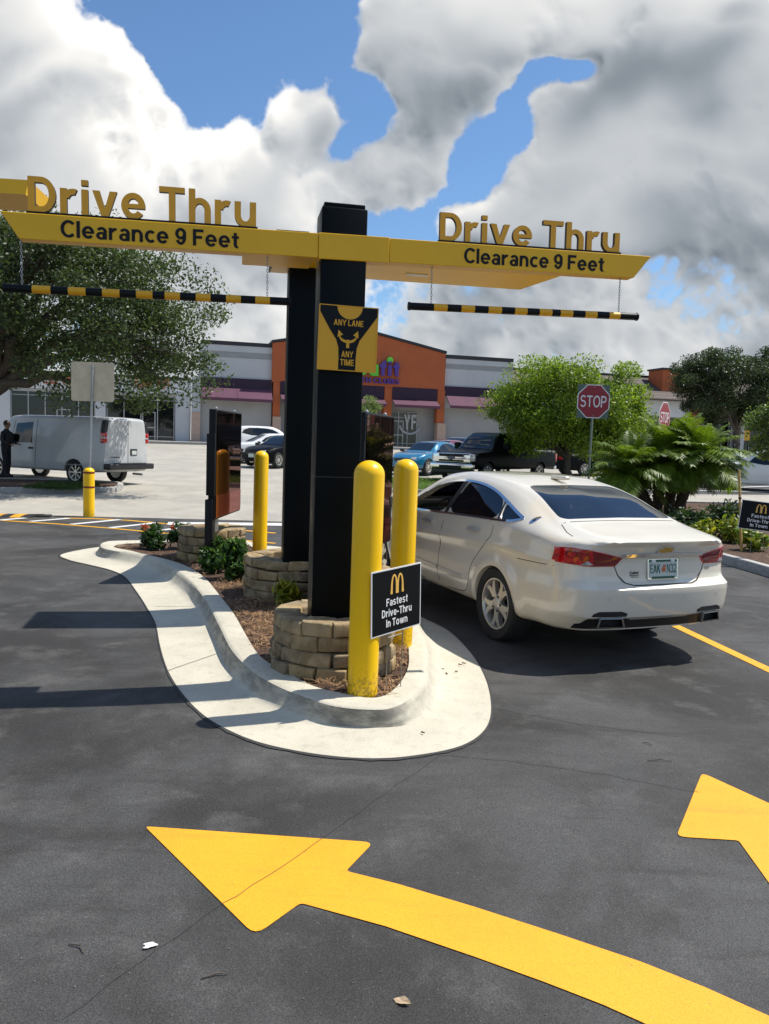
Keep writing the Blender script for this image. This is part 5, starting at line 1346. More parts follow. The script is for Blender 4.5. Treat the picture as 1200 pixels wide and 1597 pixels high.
# black lower valance with the two exhaust cut-outs
val = [(.75, .245), (.75, .29), (.715, .30), (.665, .392), (.62, .41), (.42, .41), (.37, .392), (.30, .325), (-.30, .325), (-.37, .392), (-.42, .41), (-.62, .41), (-.665, .392), (-.715, .30), (-.75, .29), (-.75, .245)]
panel(bvh_car, val, 'B', .004, M['trim'], 'rear_valance', car, grid=.05)
for s in (1, -1):
    loc, nrm, _, _ = bvh_car.ray_cast(Vector((-9, s * .52, .36)), Vector((1, 0, 0)))
    Xf = Matrix(((0, 0, -1, loc.x - .004), (-1, 0, 0, s * .52), (0, 1, 0, .325), (0, 0, 0, 1))) @ Matrix.Rotation(R(-10 * s), 4, 'Y')
    o_ = [(-.125, -.045), (.125, -.045), (.105, .036), (-.105, .036)]; i_ = [(a * .86, b * .78) for a, b in o_]
    mb = MB(); n_ = 4
    rr_ = [[Xf @ Vector((p[0], p[1], d)) for p in q] for q, d in ((o_, -.02), (o_, .022), (i_, .024), (i_, -.03))]
    mb.add([p for g_ in rr_ for p in g_], [(k * 4 + j, k * 4 + (j + 1) % 4, (k + 1) * 4 + (j + 1) % 4, (k + 1) * 4 + j) for k in range(3) for j in range(4)], M['dark_chrome'])
    mb.add(rr_[3], [(0, 1, 2, 3)], M['under'])
    mb.build('exhaust_tip', car, None, True)
mb = MB(); mb.rbox(-.16, .10, -.035, .035, 1.395, 1.435, .03, M['pearl'], Matrix.Translation((.38, 0, .0)), 3); mb.build('roof_antenna', car, 60, True)
for wx in (0.0, 2.837):
    for s in (-1, 1): make_wheel(car, wx, s * .80, .345, s, zc=.255)
# doors' mirrors, lamps at the front, grille
for s in (1, -1):
    mb = MB(); mb.rbox(-.06, .07, -.11, .11, -.07, .075, .045, M['pearl'], Matrix.Translation((2.06, s * 1.0, 1.03)), 3); mo = mb.build('door_mirror', car, 60, True); ORG[mo] = ORG[car]
    mb = MB(); mb.box(-.064, -.062, -.09, .09, -.05, .055, M['chrome'], Matrix.Translation((2.06, s * 1.0, 1.03))); mb.build('mirror_glass', mo, None, True)
    hl = [(s * .40, .60), (s * .72, .66), (s * .70, .55), (s * .45, .53)]
    panel(bvh_car, hl if s > 0 else hl[::-1], 'F', .006, M['lamp_clear'], 'headlight', car, grid=.05)
panel(bvh_car, [(-.36, .62), (.36, .62), (.34, .42), (-.34, .42)], 'F', .006, M['trim'], 'grille', car, grid=.06)
# cabin: seats, dashboard, wheel
for s in (1, -1):
    for bx in (1.15, .25):
        mb = MB(); mb.rbox(-.08, .08, -.25, .25, -.32, .33, .07, M['seat'], Matrix.Translation((bx, s * .40, .80)) @ Matrix.Rotation(R(-14), 4, 'Y')); so = mb.build('seat', car, 60, True); ORG[so] = ORG[car]
        mb = MB(); mb.rbox(-.055, .055, -.14, .14, -.09, .10, .05, M['seat'], Matrix.Translation((bx - .10, s * .40, 1.20))); mb.build('headrest', so, 60, True)
mb = MB(); mb.rbox(2.02, 2.62, -.72, .72, .62, .905, .06, M['under']); mb.build('dashboard', car, 60, True)
mb = MB(); SWF = Matrix.Translation((1.90, .40, .92)) @ Matrix.Rotation(R(-65), 4, 'Y')
mb.tube([SWF @ Vector((.175 * math.cos(a), .175 * math.sin(a), 0)) for a in np.linspace(0, 2 * math.pi, 25)], .014, M['trim'], 8, False); mb.tube([SWF @ Vector((-.17, 0, 0)), SWF @ Vector((.17, 0, 0))], .018, M['trim'], 6); mb.build('steering_wheel', car, 60, True)
# --- the other vehicles: same loft, glazing and lamps laid on the skin --------
def arch_cuts(wheels, r, hw, m): return [prism_mesh(circle(wx, wz, r), 'y', s * (hw - .30), s * (hw + .5), m, M['under']) for wx, wz in wheels for s in (-1, 1)]
def simple_vehicle(name, label, cat, loc, rz, st, paint, wheels, wr, wy, rdx=None, fdx=None, side=(), back=(), front=(), top=(), group=None, box=0.0, rear_c=.16, front_c=.25, rim='spoke8', extra=None):
    """side/back/front/top: (part name, outline, material, offset) tuples"""
    root = thing(name, label, cat, loc, rz, group)
    V, F = loft_body(st, rdx, fdx, rear_c, front_c, nx=56, npz=40, box=box)
    m0 = mesh_from(V, F, name + '_shell'); bmx = bmesh.new(); bmx.from_mesh(m0); bv = BVHTree.FromBMesh(bmx); bmx.free()
    hw = max(r[2] for r in st)
    m1 = boolean(m0, arch_cuts([(x, wr * 1.0) for x in wheels], wr * 1.12, hw, M['under'])); mark_under(m1, wr * 1.2)
    body_obj(m1, root, paint, M['under'], 35)
    for lst, axs in ((side, 'LR'), (back, 'B'), (front, 'F'), (top, 'T')):
        for it in lst:
            for ax in axs: panel(bv, it[1], ax, it[3] if len(it) > 3 else .006, it[2], it[0], root, grid=.10)
            if lst in (back, front) and len(it) > 4:   # mirrored twin
                panel(bv, [(-p[0], p[1]) for p in it[1]][::-1], axs, it[3], it[2], it[0], root, grid=.10)
    for wx in wheels:
        for s in (-1, 1): make_wheel(root, wx, s * wy, wr, s, rim)
    if extra: extra(root, bv)
    return root
def plate_on(root, bv, ax, y, z, m=None):
    panel(bv, [(y - .16, z - .08), (y + .16, z - .08), (y + .16, z + .08), (y - .16, z + .08)], ax, .02, m or M['plate'], 'licence_plate', root, thick=.02)

# white cargo van, seen from its rear three-quarter. x forward from the rear axle
VST = [(-1.25, .45, .93, 1.10, .90, 2.00, .76), (-1.2, .42, .96, 1.10, .935, 2.06, .80), (-.9, .40, .99, 1.10, .965, 2.10, .83), (.0, .38, 1.0, 1.10, .975, 2.11, .84), (2.2, .38, 1.0, 1.08, .975, 2.11, .84), (2.75, .38, .995, 1.07, .97, 2.08, .83), (3.2, .38, .99, 1.06, .96, 1.80, .80), (3.62, .38, .985, 1.05, .95, 1.27, .82), (4.1, .40, .96, .98, .92, 1.10, .80), (4.35, .42, .88, .88, .84, .98, .72), (4.45, .45, .80, .8, .76, .90, .66)]
vb = G(176, 758, 0); vfw = Vector((-.91, .415, 0)); vrz = math.atan2(vfw.y, vfw.x)
vloc = vb + vfw * .05 + Vector((-vfw.y, vfw.x, 0)) * -.9 + Vector((-1.1, 0, 0))
def van_extra(root, bv):
    g_ = M['gap']
    for ax in 'LR':
        ribbon(bv, [(1.62, .42), (1.62, 1.98)], ax, .018, .002, g_, 'door_gap', root)
        ribbon(bv, [(2.70, .45), (2.72, 1.1), (2.60, 1.9)], ax, .018, .002, g_, 'door_gap', root)
        ribbon(bv, [(-.85, .62), (.5, .60), (1.6, .60), (2.6, .60)], ax, .016, .002, M['w_lgrey'], 'side_crease', root)
        panel(bv, [(1.72, 1.02), (1.92, 1.02), (1.92, 1.09), (1.72, 1.09)], ax, .02, M['trim'], 'door_handle', root)
    for s in (1, -1):
        for nm, z0, z1, m_ in (('tail_light', 1.30, 1.62, M['lamp_red']), ('rear_corner_trim', 1.625, 1.99, M['trim'])):
            t_ = .0 if z0 < 1.5 else .085
            mb = MB(); b0 = len(mb.v); mb.rbox(-1.215, -1.05, s * .905 - .075, s * .905 + .078, z0, z1, .03, m_)
            for q in range(len(mb.v)):
                x_, y_, z_ = mb.v[q]; mb.v[q] = (x_, y_ - s * t_ * max(0, (z_ - 1.6) / .4), z_)
            o_ = mb.build(nm, root, 50, True); ORG[o_] = ORG[root]
            if nm == 'tail_light':
                mb = MB(); mb.rbox(-1.22, -1.06, s * .905 - .06, s * .905 + .082, 1.43, 1.48, .012, M['lamp_clear']); mb.build('reversing_lamp', o_, 50, True)
    ribbon(bv, [(0, .70), (0, 2.0)], 'B', .018, .003, g_, 'rear_door_gap', root)
    panel(bv, [(-.40, .93), (-.10, .93), (-.10, 1.13), (-.40, 1.13)], 'B', .012, M['trim'], 'plate_recess', root)
    panel(bv, [(-.36, .955), (-.15, .955), (-.15, 1.075), (-.36, 1.075)], 'B', .026, M['plate'], 'licence_plate', root)
    panel(bv, [(.35, .86), (.70, .86), (.70, .885), (.35, .885)], 'B', .010, M['trim'], 'badge', root)
    mb = MB(); mb.rbox(-1.45, -1.18, -.98, .98, .50, .68, .04, M['trim']); mb.build('rear_bumper', root, 50, True)
    mb = MB(); mb.rbox(-1.46, -1.20, -.60, .60, .66, .70, .012, M['rubber']); mb.build('bumper_step', root, 50, True)
    mb = MB(); mb.tube([(-1.0, -.5, .34), (-1.38, -.5, .33)], .035, M['steel'], 8); mb.build('exhaust_pipe', root, 50, True)
    for s in (1, -1):
        mb = MB(); mb.rbox(2.55, 2.75, s * 1.05 - .10, s * 1.05 + .10, 1.15, 1.5, .05, M['trim']); mb.build('door_mirror', root, 50, True)
simple_vehicle('cargo_van', 'white cargo van with windowless sides parked under the oak', 'van', (vloc.x, vloc.y, gz(vloc.y)), vrz, VST, M['van_white'], [0, 3.43], .37, .84, box=.5, rear_c=.06, front_c=.2,
    side=[('cab_window', [(1.80, 1.22), (2.62, 1.22), (2.50, 1.82), (1.80, 1.88)], M['darkglass'], .006)],
    top=[('windscreen', [(2.78, -.70), (3.5, -.78), (3.5, .78), (2.78, .70)], M['darkglass'], .006)], extra=van_extra)

# black pickup beyond the grass strip
TST = [(-1.30, .60, .94, 1.10, .92, 1.22, .80), (-1.2, .58, .985, 1.18, .96, 1.24, .82), (-.5, .55, .99, 1.22, .97, 1.265, .84), (.62, .55, .995, 1.22, .97, 1.265, .84), (.74, .55, .995, 1.22, .96, 1.5, .80), (.90, .55, .995, 1.21, .955, 1.88, .72), (1.5, .54, .995, 1.20, .955, 1.95, .72), (2.4, .54, .995, 1.19, .95, 1.93, .72), (2.75, .54, .99, 1.18, .945, 1.78, .72), (3.35, .54, .985, 1.17, .935, 1.28, .80), (3.6, .54, .98, 1.15, .92, 1.23, .80), (4.35, .54, .97, 1.10, .90, 1.16, .80), (4.55, .56, .95, 1.02, .88, 1.08, .78), (4.62, .58, .90, .95, .84, 1.0, .74)]
tr = G(838, 753, 0); tfw = Vector((-.66, -.75, 0)); trz = math.atan2(tfw.y, tfw.x); tln = Vector((-tfw.y, tfw.x, 0))
tl_ = tr - tfw * .0 + tln * .85 * -1
def truck_extra(root, bv):
    mb = MB(); mb.rbox(4.60, 4.74, -.84, .84, .78, 1.12, .03, M['chrome']); g = mb.build('grille', root, 50, True); ORG[g] = ORG[root]
    mb = MB()
    for z0, z1 in ((.81, .875), (.985, 1.09)): mb.box(4.742, 4.748, -.56, .56, z0, z1, M['black'])
    mb.build('grille_gap', g, None, True)
    mb = MB(); mb.prism([(.17 * math.cos(a), .07 * math.sin(a)) for a in np.linspace(0, 2 * math.pi, 25)[:-1]], 0, .014, M['car_navy'], frame((4.745, 0, .945), (0, 1, 0))); mb.build('badge', g, None, True)
    for s in (1, -1):
        mb = MB(); mb.rbox(4.50, 4.70, s * .77 - .16, s * .77 + .16, .82, 1.10, .04, M['lamp_clear']); hl = mb.build('headlight', root, 50, True)
        mb = MB(); mb.rbox(2.75, 2.90, s * 1.12 - .13, s * 1.12 + .13, 1.25, 1.52, .04, M['car_black']); mb.build('door_mirror', root, 50, True)
        mb = MB(); mb.rbox(-1.34, -1.18, s * .88 - .07, s * .88 + .07, .85, 1.17, .02, M['lamp_red']); mb.build('tail_light', root, 50, True)
    mb = MB(); mb.rbox(4.55, 4.80, -.95, .95, .55, .75, .05, M['chrome']); b = mb.build('front_bumper', root, 50, True); ORG[b] = ORG[root]
    mb = MB(); mb.box(4.802, 4.806, -.5, .5, .57, .67, M['black']); mb.build('air_intake', b, None, True)
    mb = MB(); mb.rbox(4.50, 4.74, -.92, .92, .36, .545, .04, M['trim']); mb.build('front_valance', root, 50, True)
    mb = MB(); mb.rbox(-1.42, -1.2, -.9, .9, .52, .68, .03, M['chrome']); mb.build('rear_bumper', root, 50, True)
    panel(bv, [(-1.1, -.78), (.55, -.80), (.55, .80), (-1.1, .78)], 'T', .01, M['trim'], 'bed_cover', root, grid=.2)
simple_vehicle('pickup_truck', 'black crew-cab pickup with a chrome grille parked past the grass strip', 'pickup truck', (tl_.x, tl_.y, gz(tl_.y)), trz, TST, M['car_black'], [0, 3.69], .40, .83, box=.4, rear_c=.04, front_c=.12,
    side=[('rear_window', [(.98, 1.27), (1.72, 1.27), (1.72, 1.83), (1.15, 1.82)], M['darkglass'], .006), ('front_window', [(1.82, 1.27), (2.92, 1.25), (2.55, 1.74), (1.82, 1.83)], M['darkglass'], .006)],
    top=[('windscreen', [(2.62, -.68), (3.28, -.78), (3.28, .78), (2.62, .68)], M['clearglass'], .006)], extra=truck_extra)

# generic sedan / hatch shapes
CST = [(-1.05, .36, .76, .82, .72, .98, .60), (-.9, .28, .86, .90, .82, 1.02, .68), (-.5, .22, .90, .93, .86, 1.08, .68), (-.1, .20, .905, .94, .87, 1.27, .60), (.4, .19, .905, .94, .87, 1.40, .585), (1.0, .19, .905, .93, .865, 1.44, .585), (1.5, .19, .90, .91, .86, 1.38, .58), (2.0, .19, .90, .90, .855, 1.13, .62), (2.35, .20, .90, .89, .85, .96, .68), (2.9, .22, .88, .83, .81, .90, .64), (3.3, .26, .82, .72, .74, .80, .58), (3.5, .32, .70, .62, .62, .70, .48)]
SST = [(-.95, .42, .80, .98, .78, 1.40, .58), (-.85, .34, .88, 1.0, .85, 1.55, .63), (-.5, .28, .92, 1.02, .88, 1.66, .66), (.3, .25, .93, 1.01, .89, 1.70, .67), (1.3, .25, .93, 1.0, .885, 1.69, .66), (1.9, .25, .925, .99, .88, 1.52, .65), (2.5, .26, .92, .98, .87, 1.13, .70), (2.9, .28, .91, .95, .85, 1.03, .70), (3.4, .32, .86, .86, .80, .94, .64), (3.62, .38, .74, .76, .68, .84, .52)]
PST = [(-1.25, .36, .80, .86, .77, .98, .66), (-1.1, .30, .90, .92, .86, 1.02, .70), (-.6, .24, .94, .95, .90, 1.08, .70), (-.1, .22, .945, .96, .90, 1.32, .64), (.5, .21, .945, .95, .90, 1.47, .62), (1.3, .21, .94, .94, .895, 1.46, .62), (1.9, .21, .94, .92, .89, 1.22, .66), (2.4, .22, .93, .91, .885, 1.02, .72), (3.2, .24, .92, .88, .86, .96, .70), (3.65, .30, .86, .80, .80, .88, .64), (3.8, .36, .76, .72, .70, .80, .56)]
def car_glass(kind):
    if kind == 'C': return dict(side=[('side_window', chaikin([(-.02, .99), (1.85, .965), (1.35, 1.30), (.8, 1.36), (.35, 1.30)], 1), M['darkglass'], .006)], top=[('windscreen', [(1.50, -.52), (2.2, -.62), (2.2, .62), (1.50, .52)], M['clearglass'], .006), ('rear_window', [(-.42, -.58), (.30, -.50), (.30, .50), (-.42, .58)], M['darkglass'], .006)])
    if kind == 'P': return dict(side=[('side_window', chaikin([(-.15, 1.0), (1.95, .97), (1.5, 1.32), (.8, 1.40), (.30, 1.34)], 1), M['darkglass'], .006)], top=[('windscreen', [(1.55, -.56), (2.30, -.66), (2.30, .66), (1.55, .56)], M['clearglass'], .006), ('rear_window', [(-.50, -.60), (.22, -.54), (.22, .54), (-.50, .60)], M['darkglass'], .006)])
    return dict(side=[('side_window', chaikin([(-.62, 1.12), (2.05, 1.04), (1.65, 1.46), (.8, 1.58), (-.35, 1.54)], 1), M['darkglass'], .006)], top=[('windscreen', [(1.82, -.60), (2.42, -.68), (2.42, .68), (1.82, .60)], M['clearglass'], .006)], back=[('rear_window', [(-.60, 1.08), (.60, 1.08), (.56, 1.48), (-.56, 1.48)], M['darkglass'], .008)])
def car_lamps(x, zf, zr, z_in=.56):
    def ex(root, bv):
        for s in (1, -1):
            pl = [(s * .40, zf - .05), (s * .66, zf - .05), (s * .64, zf + .07), (s * .48, zf + .05)]; panel(bv, pl if s > 0 else pl[::-1], 'F', .008, M['lamp_clear'], 'headlight', root)
            pl = [(s * .50, zr - .07), (s * .76, zr - .07), (s * .76, zr + .07), (s * .52, zr + .06)]; panel(bv, pl if s > 0 else pl[::-1], 'B', .008, M['lamp_red'], 'tail_light', root)
            mb = MB(); mb.rbox(-.06, .06, -.10, .10, -.06, .06, .03, M['trim'], Matrix.Translation((x, s * .98, 1.0))); mb.build('door_mirror', root, 50, True)
        panel(bv, [(-.34, zf - .14), (.34, zf - .14), (.36, zf - .01), (-.36, zf - .01)], 'F', .008, M['trim'], 'grille', root)
        plate_on(root, bv, 'F', 0, zf - .18); plate_on(root, bv, 'B', 0, zr - .12)
    return ex
def park(name, label, kind, px, py, heading, paint, cat='car', group='cars parked in the lot', off=(0, 0), lamp=True):
    p = G(px, py, 0) + Vector((off[0], off[1], 0)); st = {'C': CST, 'P': PST, 'S': SST}[kind]; wh = {'C': [0, 2.65], 'P': [0, 2.9], 'S': [0, 2.75]}[kind]
    h = R(heading); c = p - Vector((math.cos(h), math.sin(h), 0)) * wh[1] / 2
    ex = car_lamps(2.0, .68, .82) if kind != 'S' else car_lamps(2.2, .82, 1.0)
    return simple_vehicle(name, label, cat, (c.x, c.y, gz(c.y)), h, st, paint, wh, .33 if kind != 'S' else .36, .79 if kind == 'C' else .82, group=group, extra=ex, **car_glass(kind))
park('coupe', 'bright blue low car parked left of the black pickup', 'C', 668, 739, 234, M['car_blue'])
park('parked_car', 'maroon car squeezed between the blue car and the black pickup', 'C', 690, 731, 236, M['car_maroon'])
park('parked_car', 'dark navy car behind the pickup bonnet', 'P', 712, 722, 236, M['car_navy'])
park('police_car', 'white saloon with dark sides, parked right of the slim menu board', 'P', 412, 722, 205, M['car_white'])
park('parked_suv', 'white estate car with dark windows behind the white saloon', 'S', 418, 706, 25, M['car_white'])
park('parked_car', 'black car beside the white saloon, half behind the far pole', 'C', 441, 728, 238, M['car_black'])
park('parked_suv', 'white sport utility car with dark windows at the right edge', 'S', 1192, 765, 150, M['car_white'])
park('parked_car', 'pale green car behind the palms, left of the white sport utility car', 'C', 1108, 737, 160, M['car_silver'])
park('parked_car', 'dark car in the shade behind the bushy tree trunk', 'P', 935, 741, 20, M['car_black'])
# ------------------------------------------------------------------ strip mall across the lot
FA = R(14.5); fdir = Vector((math.cos(FA), math.sin(FA), 0))
fo = Y(690, 700, 67.6); fo.z = 0
BF_ = frame((fo.x, fo.y, 0), fdir)                  # X along the front, Y up, Z towards the viewer
BI = BF_.inverted()
def fp_(px, py):
    d = BI.to_3x3() @ ray(px, py); o = BI @ Vector((0, 0, CAMH)); q = o + d * (-o.z / d.z); return q.x, q.y
def ground_at(s): return gz((BF_ @ Vector((s, 0, 0))).y)
def slab(mb, px0, px1, pyt, pyb, d0, d1, m, ref=None):
    """box on the front between picture columns/rows (measured on the front plane)"""
    s0, s1 = fp_(px0, (pyt + pyb) / 2)[0], fp_(px1, (pyt + pyb) / 2)[0]
    c = (px0 + px1) / 2; zt, zb = fp_(c, pyt)[1], fp_(c, pyb)[1]
    return mb.box(s0, s1, zb, zt, d0, d1, m, BF_), (s0, s1, zb, zt)
def row(px, py): return fp_(px, py)[1]
Z0 = .55                                            # floor level sits a little under the paving
def bpart(root, name, boxes, m, label=None):
    mb = MB()
    for (s0, s1, z0, z1, d0, d1) in boxes: mb.box(s0, s1, z0, z1, d0, d1, m, BF_)
    o = mb.build(name, root); ORG[o] = ORG[root]
    if label: o['label'] = label
    return o
def awning(root, s0, s1, zt, zb, dep, zl=None):
    """sloped sheet with a short valance"""
    mb = MB(); h = .22
    P = [(0.02, zt), (dep, zb + h), (dep, zb), (dep - .06, zb), (dep - .06, zb + h - .03), (.02, zt - .10)]
    n = len(P); vs = [BF_ @ Vector((s, p[1], p[0])) for s in (s0, s1) for p in P]
    mb.add(vs, [tuple(range(n)), tuple(range(2 * n - 1, n - 1, -1))] + [(k, n + k, n + (k + 1) % n, (k + 1) % n) for k in range(n)], M['purple'])
    o = mb.build('awning', root)
    bm = bmesh.new(); bm.from_mesh(o.data); bmesh.ops.recalc_face_normals(bm, faces=bm.faces); bm.to_mesh(o.data); bm.free()
    mb = MB()
    k = max(1, int((s1 - s0) / 2.4))
    for q in range(1, k):
        s = s0 + (s1 - s0) * q / k; mb.tube([BF_ @ Vector((s, zt + .01, .03)), BF_ @ Vector((s, zb + h + .01, dep))], .018, M['purple'], 5)
    if k > 1: ORG[o] = ORG[root]; mb.build('awning_seam', o)
    return o
def brick_base(root, s0, s1, z1, d0, d1, m=None):
    o = bpart(root, 'brick_pier', [(s0, s1, ground_at(s0) - .3, z1, d0, d1)], M['brick']); return o
def shopfront(root, s0, s1, z0, z1, cols, d=.0, door=None, sillh=.35):
    """glazing in aluminium framing, set back from the wall face"""
    w0 = bpart(root, 'shop_window', [(s0, s1, z0, z1, d - .34, d - .30)], M['darkglass'])
    fr = []
    for k in range(cols + 1):
        s = s0 + (s1 - s0) * k / cols; fr.append((s - .035, s + .035, z0, z1, d - .298, d - .22))
    for z in (z0 + .03, z0 + sillh, z1 - .5, z1 - .03): fr.append((s0 + .04, s1 - .04, z - .025, z + .025, d - .295, d - .235))
    mb = MB()
    for f in fr: mb.box(*f[:2], *f[2:4], *f[4:], M['frame_alu'], BF_)
    mb.build('window_frame', w0)
    if door:
        for a in door:
            do = bpart(root, 'shop_door', [(a - .5, a + .5, z0 + .02, z0 + 2.25, d - .292, d - .245)], M['darkglass'])
            mb = MB()
            for s in (-.5, .42): mb.box(a + s, a + s + .08, z0 + .02, z0 + 2.25, d - .242, d - .20, M['frame_alu'], BF_)
            for z in (.02, 1.0, 2.17): mb.box(a - .42, a + .42, z0 + z, z0 + z + .08, d - .243, d - .205, M['frame_alu'], BF_)
            mb.build('door_frame', do)
    return w0
S = lambda px, py=620: fp_(px, py)[0]
# ---- left wing, low, behind the oak
zt = row(250, 589); zf = row(250, 614)
wing = thing('shop_row', 'low white shop row with dark windows behind the van and the oak', 'building', BF_ @ Vector((S(150), Z0, 0)))
sL, sR = S(-330), S(298)
bpart(wing, 'fascia', [(sL, sR, zf, zt, -.3, .02)], M['w_white'])
bpart(wing, 'wall', [(sL, sR, zf - .25, zf - .005, -.35, -.10), (sL, sR, ground_at(0) - 1.2, zf - .26, -9.0, -.40), (sL, sR, zf - .25, zt - .15, -9, -.36)], M['w_base'])
bpart(wing, 'roof', [(sL - .1, sR, zt - .14, zt + .10, -9.2, .10)], M['coping'])
zb_ = lambda px: ground_at(S(px)) + .12
for a, b in ((-330, -150), (-130, -2), (17, 148), (167, 272)):
    shopfront(wing, S(a), S(b), zb_((a + b) / 2), zf - .02, 5 if b - a > 120 else 4, .06, door=[S(a) + (S(b) - S(a)) * .62])
for a, b, dd in ((-150, -130, .05), (-2, 16, .05), (149, 165, .05), (274, 297, -.02)): bpart(wing, 'pier', [(S(a), S(b), zb_((a + b) / 2) - .5, zf - .002, -.34, dd)], M['w_lgrey'])
for k, (px, wd_) in enumerate(((92, 48), (238, 52))):
    # illegible orange shop lettering: a row of raised blobs of letter-like strokes
    mb = MB(); rr = random.Random(k + 3); x = S(px - wd_ / 2)
    while x < S(px + wd_ / 2):
        wl = rr.uniform(.28, .42); zc_ = (zt + zf) / 2 + .12
        for a_, b_ in rr.sample([((0, -.3), (0, .3)), ((0, .3), (1, .3)), ((0, 0), (1, 0)), ((1, -.3), (1, .3)), ((0, -.3), (1, -.3)), ((0, .3), (1, -.3))], 3):
            mb.tube([BF_ @ Vector((x + a_[0] * wl, zc_ + a_[1], .08)), BF_ @ Vector((x + b_[0] * wl + .001, zc_ + b_[1] + .001, .08))], .065, M['sign_orange'], 6)
        x += wl + .20
    mb.build('shop_lettering', wing)
# ---- tall pale sections with awnings, either side of the orange gable
def tall_section(label, pa, pb, name='shop_block', brick_left=True):
    c = (pa + pb) / 2
    f = lambda y: fp_(c, 0)[0]
    # rows measured at the section's middle, following the photographed slopes
    ref = lambda l, r: row(c, l + (r - l) * (c - 313) / (798 - 313))
    z_top, z_band, z_aw, z_awb = ref(532, 561.5), ref(555, 580), ref(588, 607), ref(624.5, 641)
    zt1 = ref(536, 565.5)
    s0, s1 = S(pa), S(pb)
    b = thing(name, label, 'building', BF_ @ Vector(((s0 + s1) / 2, ground_at(s0), -2)))
    bpart(b, 'coping', [(s0, s1, zt1 + .02, z_top + .12, -8, .10)], M['coping'])
    bpart(b, 'white_trim', [(s0, s1, z_band + (zt1 - z_band) * .48, zt1 + .015, -8, .06)], M['w_lgrey'])
    bpart(b, 'grey_band', [(s0, s1, z_band, z_band + (zt1 - z_band) * .475, -8, .03)], M['w_grey'])
    bpart(b, 'upper_wall', [(s0, s1, z_awb + .05, z_band - .005, -8, .0)], M['w_lgrey'])
    bpart(b, 'lower_wall', [(s0, s1, ground_at(s0) - .6, z_awb + .045, -8, -.05)], M['w_base'])
    z_pb = ref(602.5, 620)
    bpart(b, 'awning_shade', [(s0 + .03, s1 - .03, z_pb - .1, z_aw, -.2, .14)], M['awning_shade'])  # dark panel standing in for the shaded upper part of the awning
    return b, s0, s1, z_pb, z_awb
b, s0, s1, za, zb1 = tall_section('pale two-tone shop block with a purple awning, left of the orange gable', 313, 424)
brick_base(b, S(299), S(313), row(306, 643), -.3, .25); bpart(b, 'pier', [(S(299), S(313), row(306, 643) + .005, row(306, 588), -.3, .18)], M['w_lgrey'])
awning(b, s0 + .1, s1 - .05, za, zb1, 1.25)
b, s0, s1, za, zb1 = tall_section('pale two-tone shop block with a purple awning, right of the orange gable', 693, 798)
awning(b, s0 + .15, s1 - .1, za, zb1, 1.25)
# ---- orange gabled gym
s0, s1 = S(424.5, 560), S(693, 560); sm = (s0 + s1) / 2
zl, zr, zp = row(424.5, 535), row(693, 553), row(559, 516)
ze = (zl + zr) / 2
gym = thing('gym_building', 'orange gabled gym front with green and purple lettering and purple awnings', 'building', BF_ @ Vector((sm, ground_at(sm), -2)))
zaw, zawb = row(646, 605), row(646, 637)
gab = [(s0, zaw - .1), (s1, zaw - .1), (s1, ze), (sm, zp), (s0, ze)]
mb = MB(); mb.prism(gab, -7.5, .35, M['w_orange'], BF_); g_ = mb.build('gable_wall', gym); ORG[g_] = ORG[gym]
mb = MB()
for a_, b_ in (((s0 - .08, ze), (sm, zp)), ((sm, zp), (s1 + .08, ze))):
    mb.prism([(a_[0], a_[1] + .01), (b_[0], b_[1] + .01), (b_[0], b_[1] + .22), (a_[0], a_[1] + .22)], -7.5, .45, M['coping'], BF_)
mb.build('gable_coping', gym)
piers = [(425.5, 436), (492, 503), (598, 610), (680.5, 692)]
for a_, b_ in piers:
    bpart(gym, 'orange_pier', [(S(a_, 630), S(b_, 630), row(686, 660), zaw - .105, -.4, .30)], M['w_orange'])
    brick_base(gym, S(a_, 680) - .05, S(b_, 680) + .05, row(686, 660) - .005, -.45, .38)
for k in range(3):
    sa, sb = S(piers[k][1], 620) + .03, S(piers[k + 1][0], 620) - .03
    zpb = row(646, 622); bpart(gym, 'awning_shade', [(sa, sb, zpb - .1, zaw - .02, -.8, .37)], M['awning_shade']); awning(gym, sa, sb, zpb, zawb, 1.35)  # dark panel above each awning: its shaded upper part as painted colour
bpart(gym, 'lower_wall', [(s0 + .1, s1 - .1, ground_at(s0) - .5, zaw - .11, -7, -.9)], M['w_base'])
gf = ground_at(S(640)) + .1
shopfront(gym, S(612), S(656), gf, row(640, 640) - .1, 3, -.55, door=[S(626)])
shopfront(gym, S(512), S(594), gf - .1, row(560, 640) - .1, 4, -.55)
text_obj('door_emblem', 'YF', BF_ @ Matrix.Translation((S(645), row(645, 658), -.75)), 1.1, 1.25, .05, M['w_lgrey'], gym, S=.24)
mb = MB(); mb.tube([BF_ @ Vector((S(645) + 1.0 * math.cos(a), row(645, 658) + 1.0 * math.sin(a), -.76)) for a in np.linspace(R(200), R(330), 12)], .10, M['w_lgrey'], 6); mb.build('emblem_ring', gym)
yz = row(600, 577); cap_ = row(600, 565) - row(600, 590)
w_fit = S(620.5, 577) - S(590, 577)
text_obj('gym_lettering', 'fit', BF_ @ Matrix.Translation((S(605.5, 577), (row(605, 564) + row(605, 587)) / 2, .48)), w_fit, row(605, 564) - row(605, 587), .26, M['sign_purple'], gym, S=.25, H=.21)
text_obj('gym_lettering', 'you', BF_ @ Matrix.Translation((S(562, 577), (row(575, 562) + row(575, 587)) / 2, .48)), S(588, 577) - S(536, 577), (row(575, 564) - row(575, 588)), .26, M['sign_green'], gym, S=.25, H=.21)
text_obj('gym_lettering', 'HEALTH CLUBS', BF_ @ Matrix.Translation((S(574, 596), row(574, 593.5), .45)), S(621, 596) - S(527, 596), .42, .2, M['sign_purple'], gym, S=.22)
